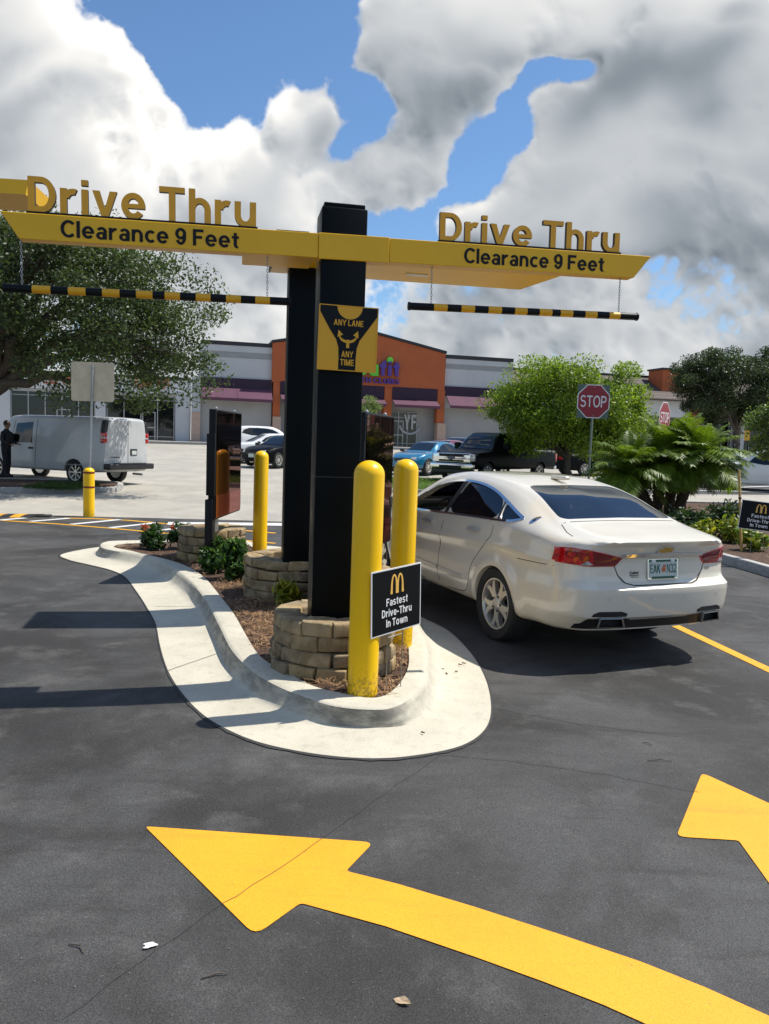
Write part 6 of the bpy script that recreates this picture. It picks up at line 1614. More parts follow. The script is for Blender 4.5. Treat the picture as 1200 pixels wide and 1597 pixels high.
mb = MB(); mb.lathe([(.26, -.1), (.26, .12), (.001, .14)], M['sign_green'], BF_ @ Matrix.Translation((S(606, 563), row(606, 562.5), .48)), 14); mb.build('letter_dot', gym)
# ---- tiled roof row to the right, partly hidden by trees
tz0, tz1 = row(900, 617), row(900, 577)
s0, s1 = S(798.5), S(1300)
trow = thing('shop_row', 'long shop row with a brown tiled roof, right of the pale blocks', 'building', BF_ @ Vector(((s0 + s1) / 2, 1.0, -2)))
mb = MB(); vs = [BF_ @ Vector(p) for p in ((s0, tz0, 1.6), (s1, tz0, 1.6), (s1, tz1, -3.0), (s0, tz1, -3.0), (s0, tz0 - .12, 1.6), (s1, tz0 - .12, 1.6), (s1, tz0 - .12, -3.0), (s0, tz0 - .12, -3.0))]
mb.add(vs, [(0, 1, 2, 3), (7, 6, 5, 4), (4, 5, 1, 0), (5, 6, 2, 1), (6, 7, 3, 2), (7, 4, 0, 3)], M['rooftile']); mb.build('tiled_roof', trow)
mb = MB(); mb.box(s0, s1, tz1 + .01, tz1 + .18, -3.6, -2.9, M['coping'], BF_); mb.build('ridge', trow)
bpart(trow, 'fascia', [(s0, S(1066, 640), row(1040, 651), row(1040, 626), -.2, .9)], M['w_white'])
bpart(trow, 'wall', [(s0, s1, .3, tz0 - .13, -7, -1.1)], M['w_base'])
bpart(trow, 'orange_pier', [(S(1067, 640), S(1081, 640), .5, tz0 - .13, -.2, 1.0)], M['w_orange'])
awning(trow, S(1085, 648), S(1163, 648), row(1124, 640), row(1124, 656), 2.4)
shopfront(trow, S(1090, 670), S(1150, 670), ground_at(S(1120)) + .1, row(1120, 655), 4, -.6)
bpart(trow, 'pillar', [(S(1149.5, 670), S(1155, 670), .5, row(1152, 657), -.1, .6)], M['w_lgrey'])
po = bpart(trow, 'poster', [(S(1160, 675), S(1176, 675), row(1168, 687), row(1168, 671), -.55, -.5)], M['poster'])
shopfront(trow, S(1158, 670), S(1290, 670), ground_at(S(1180)) + .1, row(1180, 655), 6, -.7)
shopfront(trow, S(815, 670), S(1062, 670), ground_at(S(900)) + .1, row(940, 655), 9, -.7)
tw = thing('roof_tower', 'orange stucco tower block rising above the tiled roof', 'building', BF_ @ Vector((S(1060, 580), tz1, -2)))
bpart(tw, 'tower_wall', [(S(1035.5, 580), S(1110, 580), tz1 - 1.5, row(1050, 577), -2.4, -.1)], M['w_orange'])
bpart(tw, 'coping', [(S(1035, 580) - .1, S(1110, 580) + .1, row(1050, 577) + .005, row(1050, 575) + .05, -2.5, 0)], M['coping'])
# raised walk along the fronts
mb = MB(); n = 24; sa, sb = S(-330), S(1300); prev = []
V, F = [], []
for k in range(n + 1):
    s = sa + (sb - sa) * k / n; zg = ground_at(s)
    for (d, z) in ((2.6, zg - .1), (2.6, zg + .13), (2.5, zg + .15), (-1.5, zg + .15)): V.append(BF_ @ Vector((s, z, d)))
for k in range(n):
    for j in range(3): F.append((k * 4 + j, k * 4 + j + 1, (k + 1) * 4 + j + 1, (k + 1) * 4 + j)[::-1])
mb.add(V, F, M['kerb_old']); tag(mb.build('walkway'), kind='structure')
# ------------------------------------------------------------------ foliage
def leaf_mesh(name, C, size, tone, m, parent=None, up=.35, rng_=None, aspect=.5, fold=True, normals=None):
    """C: centres [n,3] (world); each leaf a small pointed blade of two triangles; tone [n,3] leaf colours"""
    g = rng_ or np.random.default_rng(1); n = len(C)
    d = g.normal(size=(n, 3)); d /= np.linalg.norm(d, axis=1)[:, None]
    nn = g.normal(size=(n, 3)); nn[:, 2] += up
    if normals is not None: nn = nn * .8 + normals * 1.0
    nn -= d * (nn * d).sum(1)[:, None]; nn /= np.linalg.norm(nn, axis=1)[:, None] + 1e-9
    s = np.cross(d, nn); sz = (size * g.uniform(.65, 1.35, n))[:, None]
    a = C - d * sz * .5; b = C + s * sz * aspect * .5 + nn * sz * .06; c = C + d * sz * .5; e = C - s * sz * aspect * .5 + nn * sz * .06
    V = np.stack([a, b, c, e], 1).reshape(-1, 3)
    if parent is not None:
        Mi = np.array(ORG[parent].inverted()); V = V @ Mi[:3, :3].T + Mi[:3, 3]
    me = bpy.data.meshes.new(name); me.vertices.add(4 * n); me.loops.add(4 * n); me.polygons.add(n)
    me.vertices.foreach_set('co', V.ravel().astype(np.float32)); me.loops.foreach_set('vertex_index', np.arange(4 * n, dtype=np.int32))
    me.polygons.foreach_set('loop_start', np.arange(0, 4 * n, 4, dtype=np.int32)); me.polygons.foreach_set('loop_total', np.full(n, 4, np.int32))
    me.update(calc_edges=True)
    at = me.attributes.new('tone', 'FLOAT_COLOR', 'FACE'); cc = np.ones((n, 4), np.float32); cc[:, :3] = tone; at.data.foreach_set('color', cc.ravel())
    me.materials.append(m); return link_mesh(name, me, parent)
def tones(n, g, base, var=.30, young=None, pyoung=.1):
    t = np.array(base)[None, :] * g.uniform(1 - var, 1 + var, (n, 1)) * g.uniform(.92, 1.08, (n, 3))
    if young is not None:
        k = g.random(n) < pyoung; t[k] = np.array(young) * g.uniform(.8, 1.2, (k.sum(), 1))
    return t
def limb(mb, a, b, r0, r1, g, m, wob=.12, n=7):
    a, b = Vector(a), Vector(b); L = (b - a).length; pts, rs = [], []
    for k in range(n + 1):
        t = k / n; p = a.lerp(b, t); s = math.sin(t * math.pi)
        p += Vector(g.normal(size=3)) * wob * L * .12 * s + Vector((0, 0, 1)) * .06 * L * s
        pts.append(p); rs.append(r0 + (r1 - r0) * t)
    mb.tube(pts, rs, m, 8)
    return pts
def tree(name, label, base, trunk_top, crown_c, crown_r, nclump, nleaf, size, base_col, seed, trunk_r=.2, clump_r=.55, young=None, pyoung=.08, up=.4, mat_=None, flat_=0.5, group=None, limbs=9, squash=1.0, cat='tree', shape=None, extra_clumps=()):
    g = np.random.default_rng(seed)
    root = thing(name, label, cat, base, 0, group)
    cc, cr = np.array(crown_c), np.array(crown_r); cl = []
    while len(cl) < nclump:
        p = g.normal(size=3); p /= np.linalg.norm(p); rad = g.uniform(.30, 1.0) ** .5
        if p[2] < -flat_: continue
        q = p * rad
        lump = 1 + .22 * noise.noise(Vector(p * 2.1) + Vector((seed, 0, 0))) 
        c = cc + q * cr * lump
        if shape is not None and not shape(c): continue
        cl.append(c)
    cl += [np.array(e) for e in extra_clumps]
    cl = np.array(cl); k = g.integers(len(cl), size=nleaf)
    rr = clump_r * g.uniform(.6, 1.4, len(cl))
    off = g.normal(size=(nleaf, 3)); off *= (g.random((nleaf, 1)) ** .4) / np.linalg.norm(off, axis=1)[:, None]
    C = cl[k] + off * rr[k][:, None] * np.array([1.15, 1.15, .75])
    ct = g.uniform(.72, 1.25, len(cl))
    tn = tones(nleaf, g, base_col, .32, young, pyoung) * ct[k][:, None]
    mb = MB(); tops = limb(mb, base, trunk_top, trunk_r, trunk_r * .72, g, M['bark'], .25, 8)
    mb.build('trunk', root, 60)
    mb = MB()
    order = g.permutation(len(cl))[:limbs]
    for i in order:
        p0 = tops[-1 - int(g.integers(0, 2))]; tgt = Vector(cl[i]); mid = p0.lerp(tgt, .5) + Vector((0, 0, .12)) * (tgt - p0).length
        P = limb(mb, p0, mid, trunk_r * .55, trunk_r * .30, g, M['bark'], .3, 5); limb(mb, P[-1], tgt, trunk_r * .30, .012, g, M['bark'], .4, 5)
        near = np.argsort(np.linalg.norm(cl - cl[i], axis=1))[1:5]
        for j in near: limb(mb, P[-1], cl[j], trunk_r * .16, .006, g, M['bark'], .4, 4)
    mb.build('branches', root, 60)
    nrm = (C - (cc - np.array([0, 0, cr[2] * .5]))); nrm /= np.linalg.norm(nrm, axis=1)[:, None] + 1e-9
    leaf_mesh('crown', C, size, tn, mat_ or M['leaf'], root, up, g, normals=nrm)
    return root
# live oak leaning in from the left
ob = Vector((-12.9, 24.2, gz(24.2) + .1))
def yz_(px, py, y): return Y(px, py, y)
c0 = Y(70, 500, 22.5)
def oak_ok(c):
    return True
ex = [Y(px, py, 21.5 + d) for px, py, d in ((300, 560, 0), (318, 590, .5), (290, 610, 0), (265, 580, 1), (240, 620, -.5), (218, 632, .3), (205, 600, 0), (300, 530, 1), (255, 490, .6), (230, 440, 1.2), (215, 410, 1), (170, 385, 1), (130, 365, .5), (60, 352, 1), (20, 350, .5), (322, 567, .2), (180, 615, 0), (90, 600, .5), (110, 620, 0), (280, 500, .4), (100, 360, 1), (150, 375, 1.4), (190, 398, 1.2), (-20, 340, 1),(60,330,1.5))]
tree('oak_tree', 'big live oak spreading in from the left, over the white van', tuple(ob), tuple(Y(-30, 615, 23.6)), (c0.x - .3, 22.8, c0.z + .25), (4.7, 3.6, 2.55), 270, 90000, .105, (.050, .075, .024), 11, .34, .62, (.10, .13, .05), .16, limbs=26, flat_=.75, extra_clumps=ex)
# bushy light-green tree past the sedan
tb = G(886, 760, 0)
cc_ = Y(885, 640, tb.y)
tree('bushy_tree', 'bushy light green tree behind the front stop sign', tuple(tb), tuple(Y(884, 712, tb.y)), (cc_.x, tb.y, cc_.z + .12), (2.95, 2.3, 1.80), 190, 72000, .115, (.130, .205, .022), 21, .16, .55, (.24, .31, .03), .40, mat_=M['leaf'], limbs=14, flat_=.95)
# darker trees far right
b2 = G(1150, 722, 0)
c2 = Y(1145, 598, b2.y)
tree('broadleaf_tree', 'tall dark tree in front of the tiled shop row, right', tuple(b2), tuple(Y(1150, 670, b2.y)), (c2.x + .2, b2.y, c2.z - .35), (4.9, 3.0, 3.0), 230, 70000, .17, (.040, .060, .026), 31, .22, .7, (.08, .10, .045), .15, limbs=14, flat_=.97)
b3 = G(1232, 790, 0)
c3 = Y(1216, 668, b3.y)
tree('broadleaf_tree', 'light green leafy tree cut off by the right edge', tuple(b3), tuple(Y(1230, 710, b3.y)), (c3.x + .25, b3.y, c3.z), (1.0, .9, 1.3), 50, 9000, .10, (.07, .115, .025), 41, .09, .35, (.15, .19, .04), .3, limbs=10, flat_=.7)
b4 = G(577, 712, 0); c4 = Y(577, 640, b4.y)
tree('young_tree', 'small pale tree seen between the near pole and the gym front', tuple(b4), tuple(Y(577, 680, b4.y)), (c4.x, b4.y, c4.z + .1), (.55, .5, .6), 18, 2600, .12, (.16, .21, .08), 51, .07, .35, None, 0, limbs=8, flat_=.7)
# ---- shrubs
def shrub(name, label, c, r, n, size, colr, seed, young=None, pyoung=.2, m=None, group='shrubs in the planting beds', flowers=0, up=.6, hz=None):
    g = np.random.default_rng(seed); root = thing(name, label, 'shrub', c, 0, group)
    hz = hz or r; mb = MB()
    for k in range(8):
        a = g.uniform(0, 6.28); q = Vector((c[0] + math.cos(a) * r * .6 * g.random(), c[1] + math.sin(a) * r * .6 * g.random(), c[2] + hz * g.uniform(.9, 1.6)))
        limb(mb, c, q, .010, .004, g, M['bark'], .3, 4)
    mb.build('stems', root)
    nc = 26; cl = []
    for k in range(nc):
        p = g.normal(size=3); p /= np.linalg.norm(p); q = p * g.uniform(.35, 1) ; cl.append((c[0] + q[0] * r * .85, c[1] + q[1] * r * .85, c[2] + hz * .95 + q[2] * hz * .85))
    cl = np.array(cl); k = g.integers(nc, size=n)
    C = cl[k] + g.normal(size=(n, 3)) * r * .17; C[:, 2] = np.maximum(C[:, 2], c[2] + .02)
    nrm = C - np.array([c[0], c[1], c[2] + hz * .3]); nrm /= np.linalg.norm(nrm, axis=1)[:, None] + 1e-9
    leaf_mesh('foliage', C, size, tones(n, g, colr, .3, young, pyoung), m or M['leaf_gloss'], root, up, g, aspect=.42, normals=nrm)
    for f in range(flowers):
        p = g.normal(size=3); p /= np.linalg.norm(p); p[2] = abs(p[2]) * .8; p[1] = -abs(p[1])
        fc = Vector((c[0] + p[0] * r, c[1] + p[1] * r, c[2] + hz + p[2] * hz)); V = np.array([fc]) + g.normal(size=(45, 3)) * .019
        leaf_mesh('flower_head', V, .035, np.array([(.50, .12, .07)]) * g.uniform(.7, 1.2, (45, 1)), M['leaf'], root, .8, g, aspect=.8)
    return root
I = lambda px, py: tuple(G(px, py, KH - .03))
shrub('ixora_shrub', 'ixora with orange-red flowers at the tip of the island', I(240, 856), .22, 1500, .075, (.030, .075, .016), 1, (.07, .13, .03), .2, flowers=2, group='ixora shrubs on the island', hz=.20)
shrub('ixora_shrub', 'smaller ixora close to the menu board planter, behind the flowering tip', I(284, 856), .20, 1000, .075, (.030, .072, .016), 2, (.07, .13, .03), .2, flowers=1, group='ixora shrubs on the island', hz=.21)
shrub('ixora_shrub', 'bushy ixora in front of the menu board planter with a red flower', I(336, 893), .20, 1600, .075, (.030, .078, .016), 3, (.08, .15, .03), .3, flowers=1, group='ixora shrubs on the island', hz=.22)
shrub('ixora_shrub', 'leafy ixora between the menu board planter and the far pole planter', I(366, 905), .23, 2200, .075, (.034, .085, .018), 4, (.09, .17, .03), .35, group='ixora shrubs on the island', hz=.24)
shrub('croton_shrub', 'small yellow-green variegated plant behind the near pole planter', I(447, 945), .14, 420, .10, (.16, .20, .02), 5, (.36, .33, .03), .5, group='yellow-green plants', hz=.14)
# ---- right hand bed: kerb, bark, planting
bedR = [G(700, 838, 0), G(860, 850, 0), G(1000, 862, 0), G(1128, 879, 0), G(1200, 903, 0), G(1260, 925, 0), G(1400, 990, 0)]
bedR = [Vector((p.x, p.y, 0)) for p in bedR]
cr_ = [G(1128, 880, 0), G(1160, 889, 0), G(1200, 901, 0)]
d0 = (cr_[0] - cr_[2]).normalized()
line = [cr_[2] - d0 * 5, cr_[2] - d0 * 2 , cr_[2], cr_[1], cr_[0], cr_[0] + d0 * 1.2 + Vector((-.05, .25, 0)), cr_[0] + d0 * 2.2 + Vector((-.1, .9, 0)), cr_[0] + Vector((-1.9, 3.2, 0)), cr_[0] + Vector((-2.6, 6.2, 0)), cr_[0] + Vector((-2.9, 9.0, 0)), cr_[0] + Vector((-1.8, 10.6, 0)), cr_[0] + Vector((1.5, 11.2, 0)), cr_[0] + Vector((9, 11.0, 0)), cr_[0] + Vector((10, 4.0, 0))]
def kerb_loop(name, line, wd=.16, h=.15, m='kerb_old', kind='structure', fill=None, fill_name=None, fill_label=None, fill_kind='stuff'):
    P = catmull([Vector((p.x, p.y, 0)) for p in line], 6); n = len(P)
    area = sum(P[i - 1].x * P[i].y - P[i].x * P[i - 1].y for i in range(n)); sg = 1 if area > 0 else -1
    mb = MB(); V, F, inn = [], [], []
    for i in range(n):
        t = (P[(i + 1) % n] - P[i - 1]).normalized(); nn = Vector((-t.y, t.x, 0)) * sg; zg = gz(P[i].y)
        p = P[i]
        for o_, z in ((0, -.05), (.015, h * .85), (.035, h), (wd, h), (wd + .005, h - .08)): q = p + nn * o_; V.append((q.x, q.y, zg + z))
        q = p + nn * (wd - .02); inn.append((q.x, q.y))
    for i in range(n):
        for k in range(4): F.append((i * 5 + k, ((i + 1) % n) * 5 + k, ((i + 1) % n) * 5 + k + 1, i * 5 + k + 1)[::sg])
    mb.add(V, F, M[m]); o = mb.build(name, smooth=40); tag(o, kind=kind)
    if fill:
        f = flat(fill_name, inn, M[fill], h - .035, grid=.35, kind=fill_kind, label=fill_label, cat='ground cover' if fill_label else None)
    return inn
innR = kerb_loop('kerb_right', line, fill='mulch', fill_name='bark_mulch', fill_label='brown bark mulch under the palms in the right hand bed')
g5 = np.random.default_rng(8); PR = []
x0, x1 = min(p[0] for p in innR), max(p[0] for p in innR); y0, y1 = min(p[1] for p in innR), max(p[1] for p in innR)
while len(PR) < 6000:
    p = (g5.uniform(x0, min(x1, x0 + 9)), g5.uniform(y0, y1))
    if inside(p, innR) and noise.noise(Vector((p[0], p[1], 4))) > -.1: PR.append((p[0], p[1], gz(p[1]) + .12))
straw_mesh('pine_straw', PR, M['straw'], 'dry pine needles over the right hand bed')
J = lambda px, py: tuple(G(px, py, .12))
shrub('green_shrub', 'dark green rounded shrub left of the right hand lawn sign', J(1128, 838), .46, 2600, .10, (.030, .055, .020), 11, (.07, .10, .03), .2, hz=.36)
shrub('green_shrub', 'dark green shrub at the foot of the palms, above the sedan boot', J(1072, 836), .50, 2400, .11, (.030, .060, .020), 12, (.07, .10, .03), .25, hz=.26)
shrub('green_shrub', 'low dark shrub behind the rear window of the sedan', J(1018, 838), .5, 1800, .11, (.028, .052, .018), 13, (.06, .09, .03), .2, hz=.20)
shrub('croton_shrub', 'yellow-green plant near the sedan, left of the other yellow plants', J(1097, 845), .24, 700, .12, (.16, .21, .02), 14, (.34, .33, .03), .45, group='yellow-green plants', hz=.20)
shrub('croton_shrub', 'yellow-green plant close to the right hand lawn sign', J(1140, 846), .30, 800, .12, (.14, .20, .02), 15, (.32, .31, .03), .4, group='yellow-green plants', hz=.24)
shrub('croton_shrub', 'yellow-green plant under the right hand lawn sign', J(1172, 858), .28, 700, .12, (.12, .19, .02), 16, (.30, .30, .03), .35, group='yellow-green plants', hz=.20)
# ---- pygmy date palms
def palm(label, base, head, seed, nf=34, fl=1.5):
    g = np.random.default_rng(seed); root = thing('date_palm', label, 'palm', base, 0, 'date palms in the right hand bed')
    mb = MB(); b, h = Vector(base), Vector(head); n = 14; pts, rs = [], []
    for k in range(n + 1):
        t = k / n; p = b.lerp(h, t) + Vector(((h - b).x * -.35 * math.sin(t * math.pi), 0, 0)); pts.append(p); rs.append(.10 + .035 * t + .012 * (k % 2))
    mb.tube(pts, rs, M['palm_trunk'], 12)
    for k in range(130):      # old leaf-base stubs
        t = g.random(); i = int(t * n); p = pts[min(i, n)]; a = g.uniform(0, 6.28); d = Vector((math.cos(a), math.sin(a), .9)); q = p + Vector((d.x, d.y, 0)) * .09 + Vector((0, 0, g.uniform(-.05, .05)))
        mb.tube([q, q + d * .06], [.016, .006], M['palm_trunk'], 5)
    mb.build('trunk', root, 60)
    V, F, T = [], [], []; rib = MB()
    for f in range(nf):
        a = 2 * math.pi * (f * .618 + g.uniform(-.03, .03)); el = math.radians(g.uniform(-4, 84)) * 1.0; L = fl * g.uniform(.8, 1.1) * (1 if el > -.1 else .85)
        d = Vector((math.cos(a) * math.cos(el), math.sin(a) * math.cos(el), math.sin(el))); hor = Vector((math.cos(a), math.sin(a), 0)); p = h.copy(); P = [p.copy()]; ns = 16
        for k in range(ns):
            d = (d + Vector((0, 0, -1)) * .088 + hor * .01).normalized(); p = p + d * (L / ns); P.append(p.copy())
        rib.tube(P, [.010 * (1 - k / (ns + 4)) for k in range(ns + 1)], M['leaf_rib'], 5, False)
        tn = np.array((.120, .180, .016)) * g.uniform(.75, 1.35)
        if el < .0 and g.random() < .5: tn = np.array((.17, .18, .07)) * g.uniform(.7, 1.2)
        for k in range(2, ns * 3):
            t = k / (ns * 3); i = int(t * ns); q = P[i].lerp(P[min(i + 1, ns)], t * ns - i); tg = (P[min(i + 1, ns)] - P[i]).normalized(); sd_ = tg.cross(Vector((0, 0, 1))); sd_ = sd_.normalized() if sd_.length > .01 else Vector((1, 0, 0)); upv = sd_.cross(tg)
            ll = (.10 + .26 * math.sin(min(1, t * 1.1) * math.pi) ** .7) * g.uniform(.85, 1.15)
            for s in (-1, 1):
                dv = (sd_ * s + tg * .65 + upv * g.uniform(.05, .45)).normalized(); w_ = tg.cross(dv).cross(dv).normalized() * .0125
                m1 = q + dv * ll * .5 + Vector((0, 0, -.01)); e = q + dv * ll + Vector((0, 0, -.10 * ll / .3 - .02)); b_ = len(V)
                V += [q - w_ * .6, q + w_ * .6, m1 + w_, m1 - w_, e]; F += [(b_, b_ + 1, b_ + 2, b_ + 3), (b_ + 3, b_ + 2, b_ + 4)]; c_ = tn * g.uniform(.75, 1.25); T += [c_, c_]
    rib.build('ribs', root)
    inv = ORG[root].inverted(); me = bpy.data.meshes.new('fronds'); me.from_pydata([tuple(inv @ v) for v in V], [], F); me.materials.append(M['leaf_gloss'])
    at = me.attributes.new('tone', 'FLOAT_COLOR', 'FACE'); cc = np.ones((len(F), 4), np.float32); cc[:, :3] = np.array(T); at.data.foreach_set('color', cc.ravel())
    link_mesh('fronds', me, root); return root
M['leaf_rib'] = mat('frond_rib', (.12, .16, .04), .6)
pY = 17.5
for k, (lab, bx, by, hx, hy, dy, sd) in enumerate((('date palm leaning left over the sedan roof, leftmost of the clump', 1012, 812, 978, 742, 0, 61), ('date palm with an upright trunk in the middle of the clump', 1024, 815, 1034, 724, .5, 62), ('date palm leaning right, behind the middle trunks', 1042, 815, 1058, 716, .9, 63), ('date palm leaning far right towards the lawn sign', 1058, 815, 1092, 726, .2, 64))):
    b_ = Y(bx, by, pY + dy); b_.z = gz(b_.y) + .1; palm(lab, tuple(b_), tuple(Y(hx, hy, pY + dy)), sd, 56 if k else 46, 1.22 if k else 1.1)
# ---- median with turf past the lane, under the bushy tree
ml = [G(560, 766, 0), G(640, 770, 0), G(720, 774, 0), G(800, 778, 0), G(960, 786, 0), G(990, 774, 0), G(940, 760, 0), G(800, 754, 0), G(700, 752, 0), G(600, 749, 0), G(560, 752, 0)]
kerb_loop('median_kerb', ml[::-1], fill='grass', fill_name='turf', fill_label='strip of mown green turf beyond the sedan, under the bushy tree')
V, F = [], []; gg = np.random.default_rng(3); T = []
pm = [(p.x, p.y) for p in ml]; x0, x1 = min(p[0] for p in pm), max(p[0] for p in pm); y0, y1 = min(p[1] for p in pm), max(p[1] for p in pm)
cnt = 0
C = []
while len(C) < 16000:
    p = (gg.uniform(x0, x1), gg.uniform(y0, y1))
    if inside(p, pm): C.append((p[0], p[1], gz(p[1]) + .15))
gm = leaf_mesh('grass', np.array(C), .10, tones(len(C), gg, (.11, .19, .03), .3), M['leaf'], None, -.2, gg, aspect=.16); tag(gm, 'green grass blades of the turf strip beyond the sedan', 'grass', kind='stuff')
# ---- left median under the oak
ll_ = [G(-300, 770, 0), G(0, 769, 0), G(100, 768.5, 0), G(175, 768, 0), G(192, 763, 0), G(178, 758, 0), G(60, 753, 0), G(-300, 750, 0)]
kerb_loop('median_kerb', ll_[::-1], m='kerb_old', fill='mulch', fill_name='bark_mulch', fill_label='reddish bark mulch under the oak beside the van')
pm = [(p.x, p.y) for p in (G(60, 764, .1), G(130, 764, .1), G(135, 757, .1), G(70, 757, .1))]; C = []
while len(C) < 2500:
    p = (gg.uniform(min(q[0] for q in pm), max(q[0] for q in pm)), gg.uniform(min(q[1] for q in pm), max(q[1] for q in pm)))
    C.append((p[0], p[1], gz(p[1]) + .14 + gg.uniform(0, .06)))
gm = leaf_mesh('grass', np.array(C), .12, tones(len(C), gg, (.06, .10, .025), .3), M['leaf'], None, -.2, gg, aspect=.2); tag(gm, 'low green ground plants at the end of the oak bed', 'grass', kind='stuff')
# ------------------------------------------------------------------ menu boards
def menu_board(label, ctr, y_near, px_l_top, face_dir, z0, z1, w_, foot, th=.085, cut=.0):
    """slim board: face_dir is the horizontal direction along the screen (from the near edge to the far edge); the screen faces right of it"""
    root = thing('menu_board', label, 'menu board', foot, group='slim drive-thru menu boards')
    Fm = frame(Vector((foot[0], foot[1], 0)), face_dir)      # X along screen, Y up, Z = towards its front
    mb = MB(); mb.rbox(-.02, w_, z0, z1, -th, 0, .008, M['black'], Fm, 2); mb.build('housing', root, 40)
    mb = MB(); mb.prism(rrect(.015, w_ - .012, z0 + .02 + .38 * (z1 - z0) * 0, z1 - .02, .01), .001, .006, M['screen'], Fm); mb.build('screen', root)
    mb = MB(); mb.prism([(.015, z0 + .02), (w_ - .012, z0 + .02), (w_ - .012, z0 + .30), (.015, z0 + .30)], .0065, .010, M['screen_maroon'], Fm); mb.build('lower_panel', root)
    mb = MB(); mb.rbox(-.05, .10, .30, z0 + .25, -th - .03, -.02, .008, M['black'], Fm, 2); mb.build('post', root, 40)
    mb = MB(); mb.rbox(.10, .30, z0 - .17, z0 + .01, -th + .02, -.03, .01, M['steel'], Fm, 2); mb.build('foot_bracket', root, 40)
    mb = MB(); mb.rbox(-.045, -.018, z0 + .3, z1 - .30, -th - .02, .0, .006, M['black'], Fm, 2); mb.build('edge_channel', root, 40)
    mb = MB()
    for x in (.15, w_ - .25): mb.lathe([(.022, 0), (.022, .02), (.001, .035)], M['steel'], frame(Fm @ Vector((x, z1, -th / 2)), (1, 0, 0), (0, 1, 0)), 10)
    mb.build('top_bolt', root, 50)
    return root
M['screen_maroon'] = mirror_panel('maroon_screen_glass', (1, .5, .45), .03, (.045, .010, .012))
f1 = G(331, 836, .58); d1 = f1.y
nl, fr_t = Y(338, 638, d1), Y(377, 641, d1 * 1.14)
fd = Vector((fr_t.x - nl.x, fr_t.y - nl.y, 0)); wl = fd.length
menu_board('slim black menu board with a glossy dark screen on the farthest stone planter', None, d1, 338, fd, Y(338, 811, d1).z, Y(338, 638, d1).z, wl, tuple(Vector((nl.x, nl.y, KH))))
y2 = 8.3
nl2, ft2 = Y(572, 643, y2), Y(615, 647, y2 + 1.1)
fd2 = Vector((ft2.x - nl2.x, ft2.y - nl2.y, 0))
menu_board('dark glossy menu board half hidden between the near pole and the yellow bollards', None, y2, 572, fd2, .62, Y(572, 643, y2).z, fd2.length, tuple(Vector((nl2.x, nl2.y, KH))))

# ------------------------------------------------------------------ lawn signs
def lawn_sign(label, F, hw, hh, ground, group='black lawn signs reading Fastest Drive-Thru In Town'):
    """F: frame at the board's centre"""
    root = thing('lawn_sign', label, 'lawn sign', (F.translation.x, F.translation.y, ground), group=group)
    mb = MB(); mb.prism([(-hw, -hh), (hw, -hh), (hw, hh), (-hw, hh)], -.006, 0, M['white'], F); mb.build('board', root)
    mb = MB(); mb.prism([(-hw + .009, -hh + .009), (hw - .009, -hh + .009), (hw - .009, hh - .009), (-hw + .009, hh - .009)], .0004, .0016, M['sign_black'], F); mb.build('black_face', root)
    # golden arches: two tall slender arches side by side
    mb = MB(); aw, ah, cy = hw * .12, hh * .60, hh * .21
    for s in (-1, 1):
        o_, i_ = [], []
        for k in range(25):
            a = math.pi * k / 24; e = math.sin(a) ** .62
            xo = s * aw + math.cos(a) * aw * 1.12; xi = s * aw + math.cos(a) * aw * (.62 - .10 * (1 - e))
            o_.append((xo, cy + ah * e)); i_.append((xi, cy + ah * .90 * math.sin(a) ** .70))
        o_[0] = (o_[0][0] + (.004 if s > 0 else -.0), cy); o_[-1] = (o_[-1][0] - (.004 if s < 0 else 0), cy); i_[0] = (i_[0][0], cy); i_[-1] = (i_[-1][0], cy)
        n = len(o_); vs = [F @ Vector((p[0], p[1], z)) for z in (.0018 + .0002 * (s > 0), .003 + .0002 * (s > 0)) for p in o_ + i_]
        fs = []
        for k in range(n - 1): fs += [(2 * n + k, 2 * n + k + 1, 3 * n + k + 1, 3 * n + k), (k, k + 1, 2 * n + k + 1, 2 * n + k), (n + k, 3 * n + k, 3 * n + k + 1, n + k + 1)]
        mb.add(vs, fs, M['arch_gold'])
    mb.build('arch_logo', root)
    for s_, cy_, w_ in (('Fastest', -.02, .86), ('Drive-Thru', -.345, 1.20), ('In Town', -.665, .86)):
        text_obj('lettering', s_, F @ Matrix.Translation((0, hh * cy_, .0026)), hw * w_, hh * .235, .001, M['white'], root, S=.2, H=.16)
    mb = MB()
    for x in (-hw * .30, hw * .30):
        p = F @ Vector((x, -hh + .05, -.009)); mb.tube([p, Vector((p.x, p.y, ground - .02))], .0032, M['wire'], 6)
    a_, b_ = F @ Vector((-hw * .30, -hh - .03, -.009)), F @ Vector((hw * .30, -hh - .03, -.009)); mb.tube([a_, b_], .003, M['wire'], 6)
    mb.build('wire_stake', root)
    return root
M['arch_gold'] = mat('arch_gold', (.86, .50, .10), .4)
yL, yR = 4.98, 5.34
cTR, cBR = Y(659, 876, yR), Y(654, 974, yR); cTL, cBL = Y(582, 893, yL), Y(577, 997, yL)
cen = (cTR + cBR + cTL + cBL) / 4; xv = ((cTR + cBR) - (cTL + cBL)) / 2; upv = ((cTR + cTL) - (cBR + cBL)) / 2
LF1 = frame(cen, xv, upv)
lawn_sign('black Fastest Drive-Thru lawn sign leaning beside the front yellow bollard', LF1, xv.length / 2, upv.length / 2, KH - .02)
y3 = 12.6
cTL, cBL = Y(1157, 779, y3), Y(1152, 823, y3); cTR, cBR = Y(1221, 786, y3 - .1), Y(1215, 832, y3 - .1)
cen = (cTR + cBR + cTL + cBL) / 4; xv = ((cTR + cBR) - (cTL + cBL)) / 2; upv = ((cTR + cTL) - (cBR + cBL)) / 2
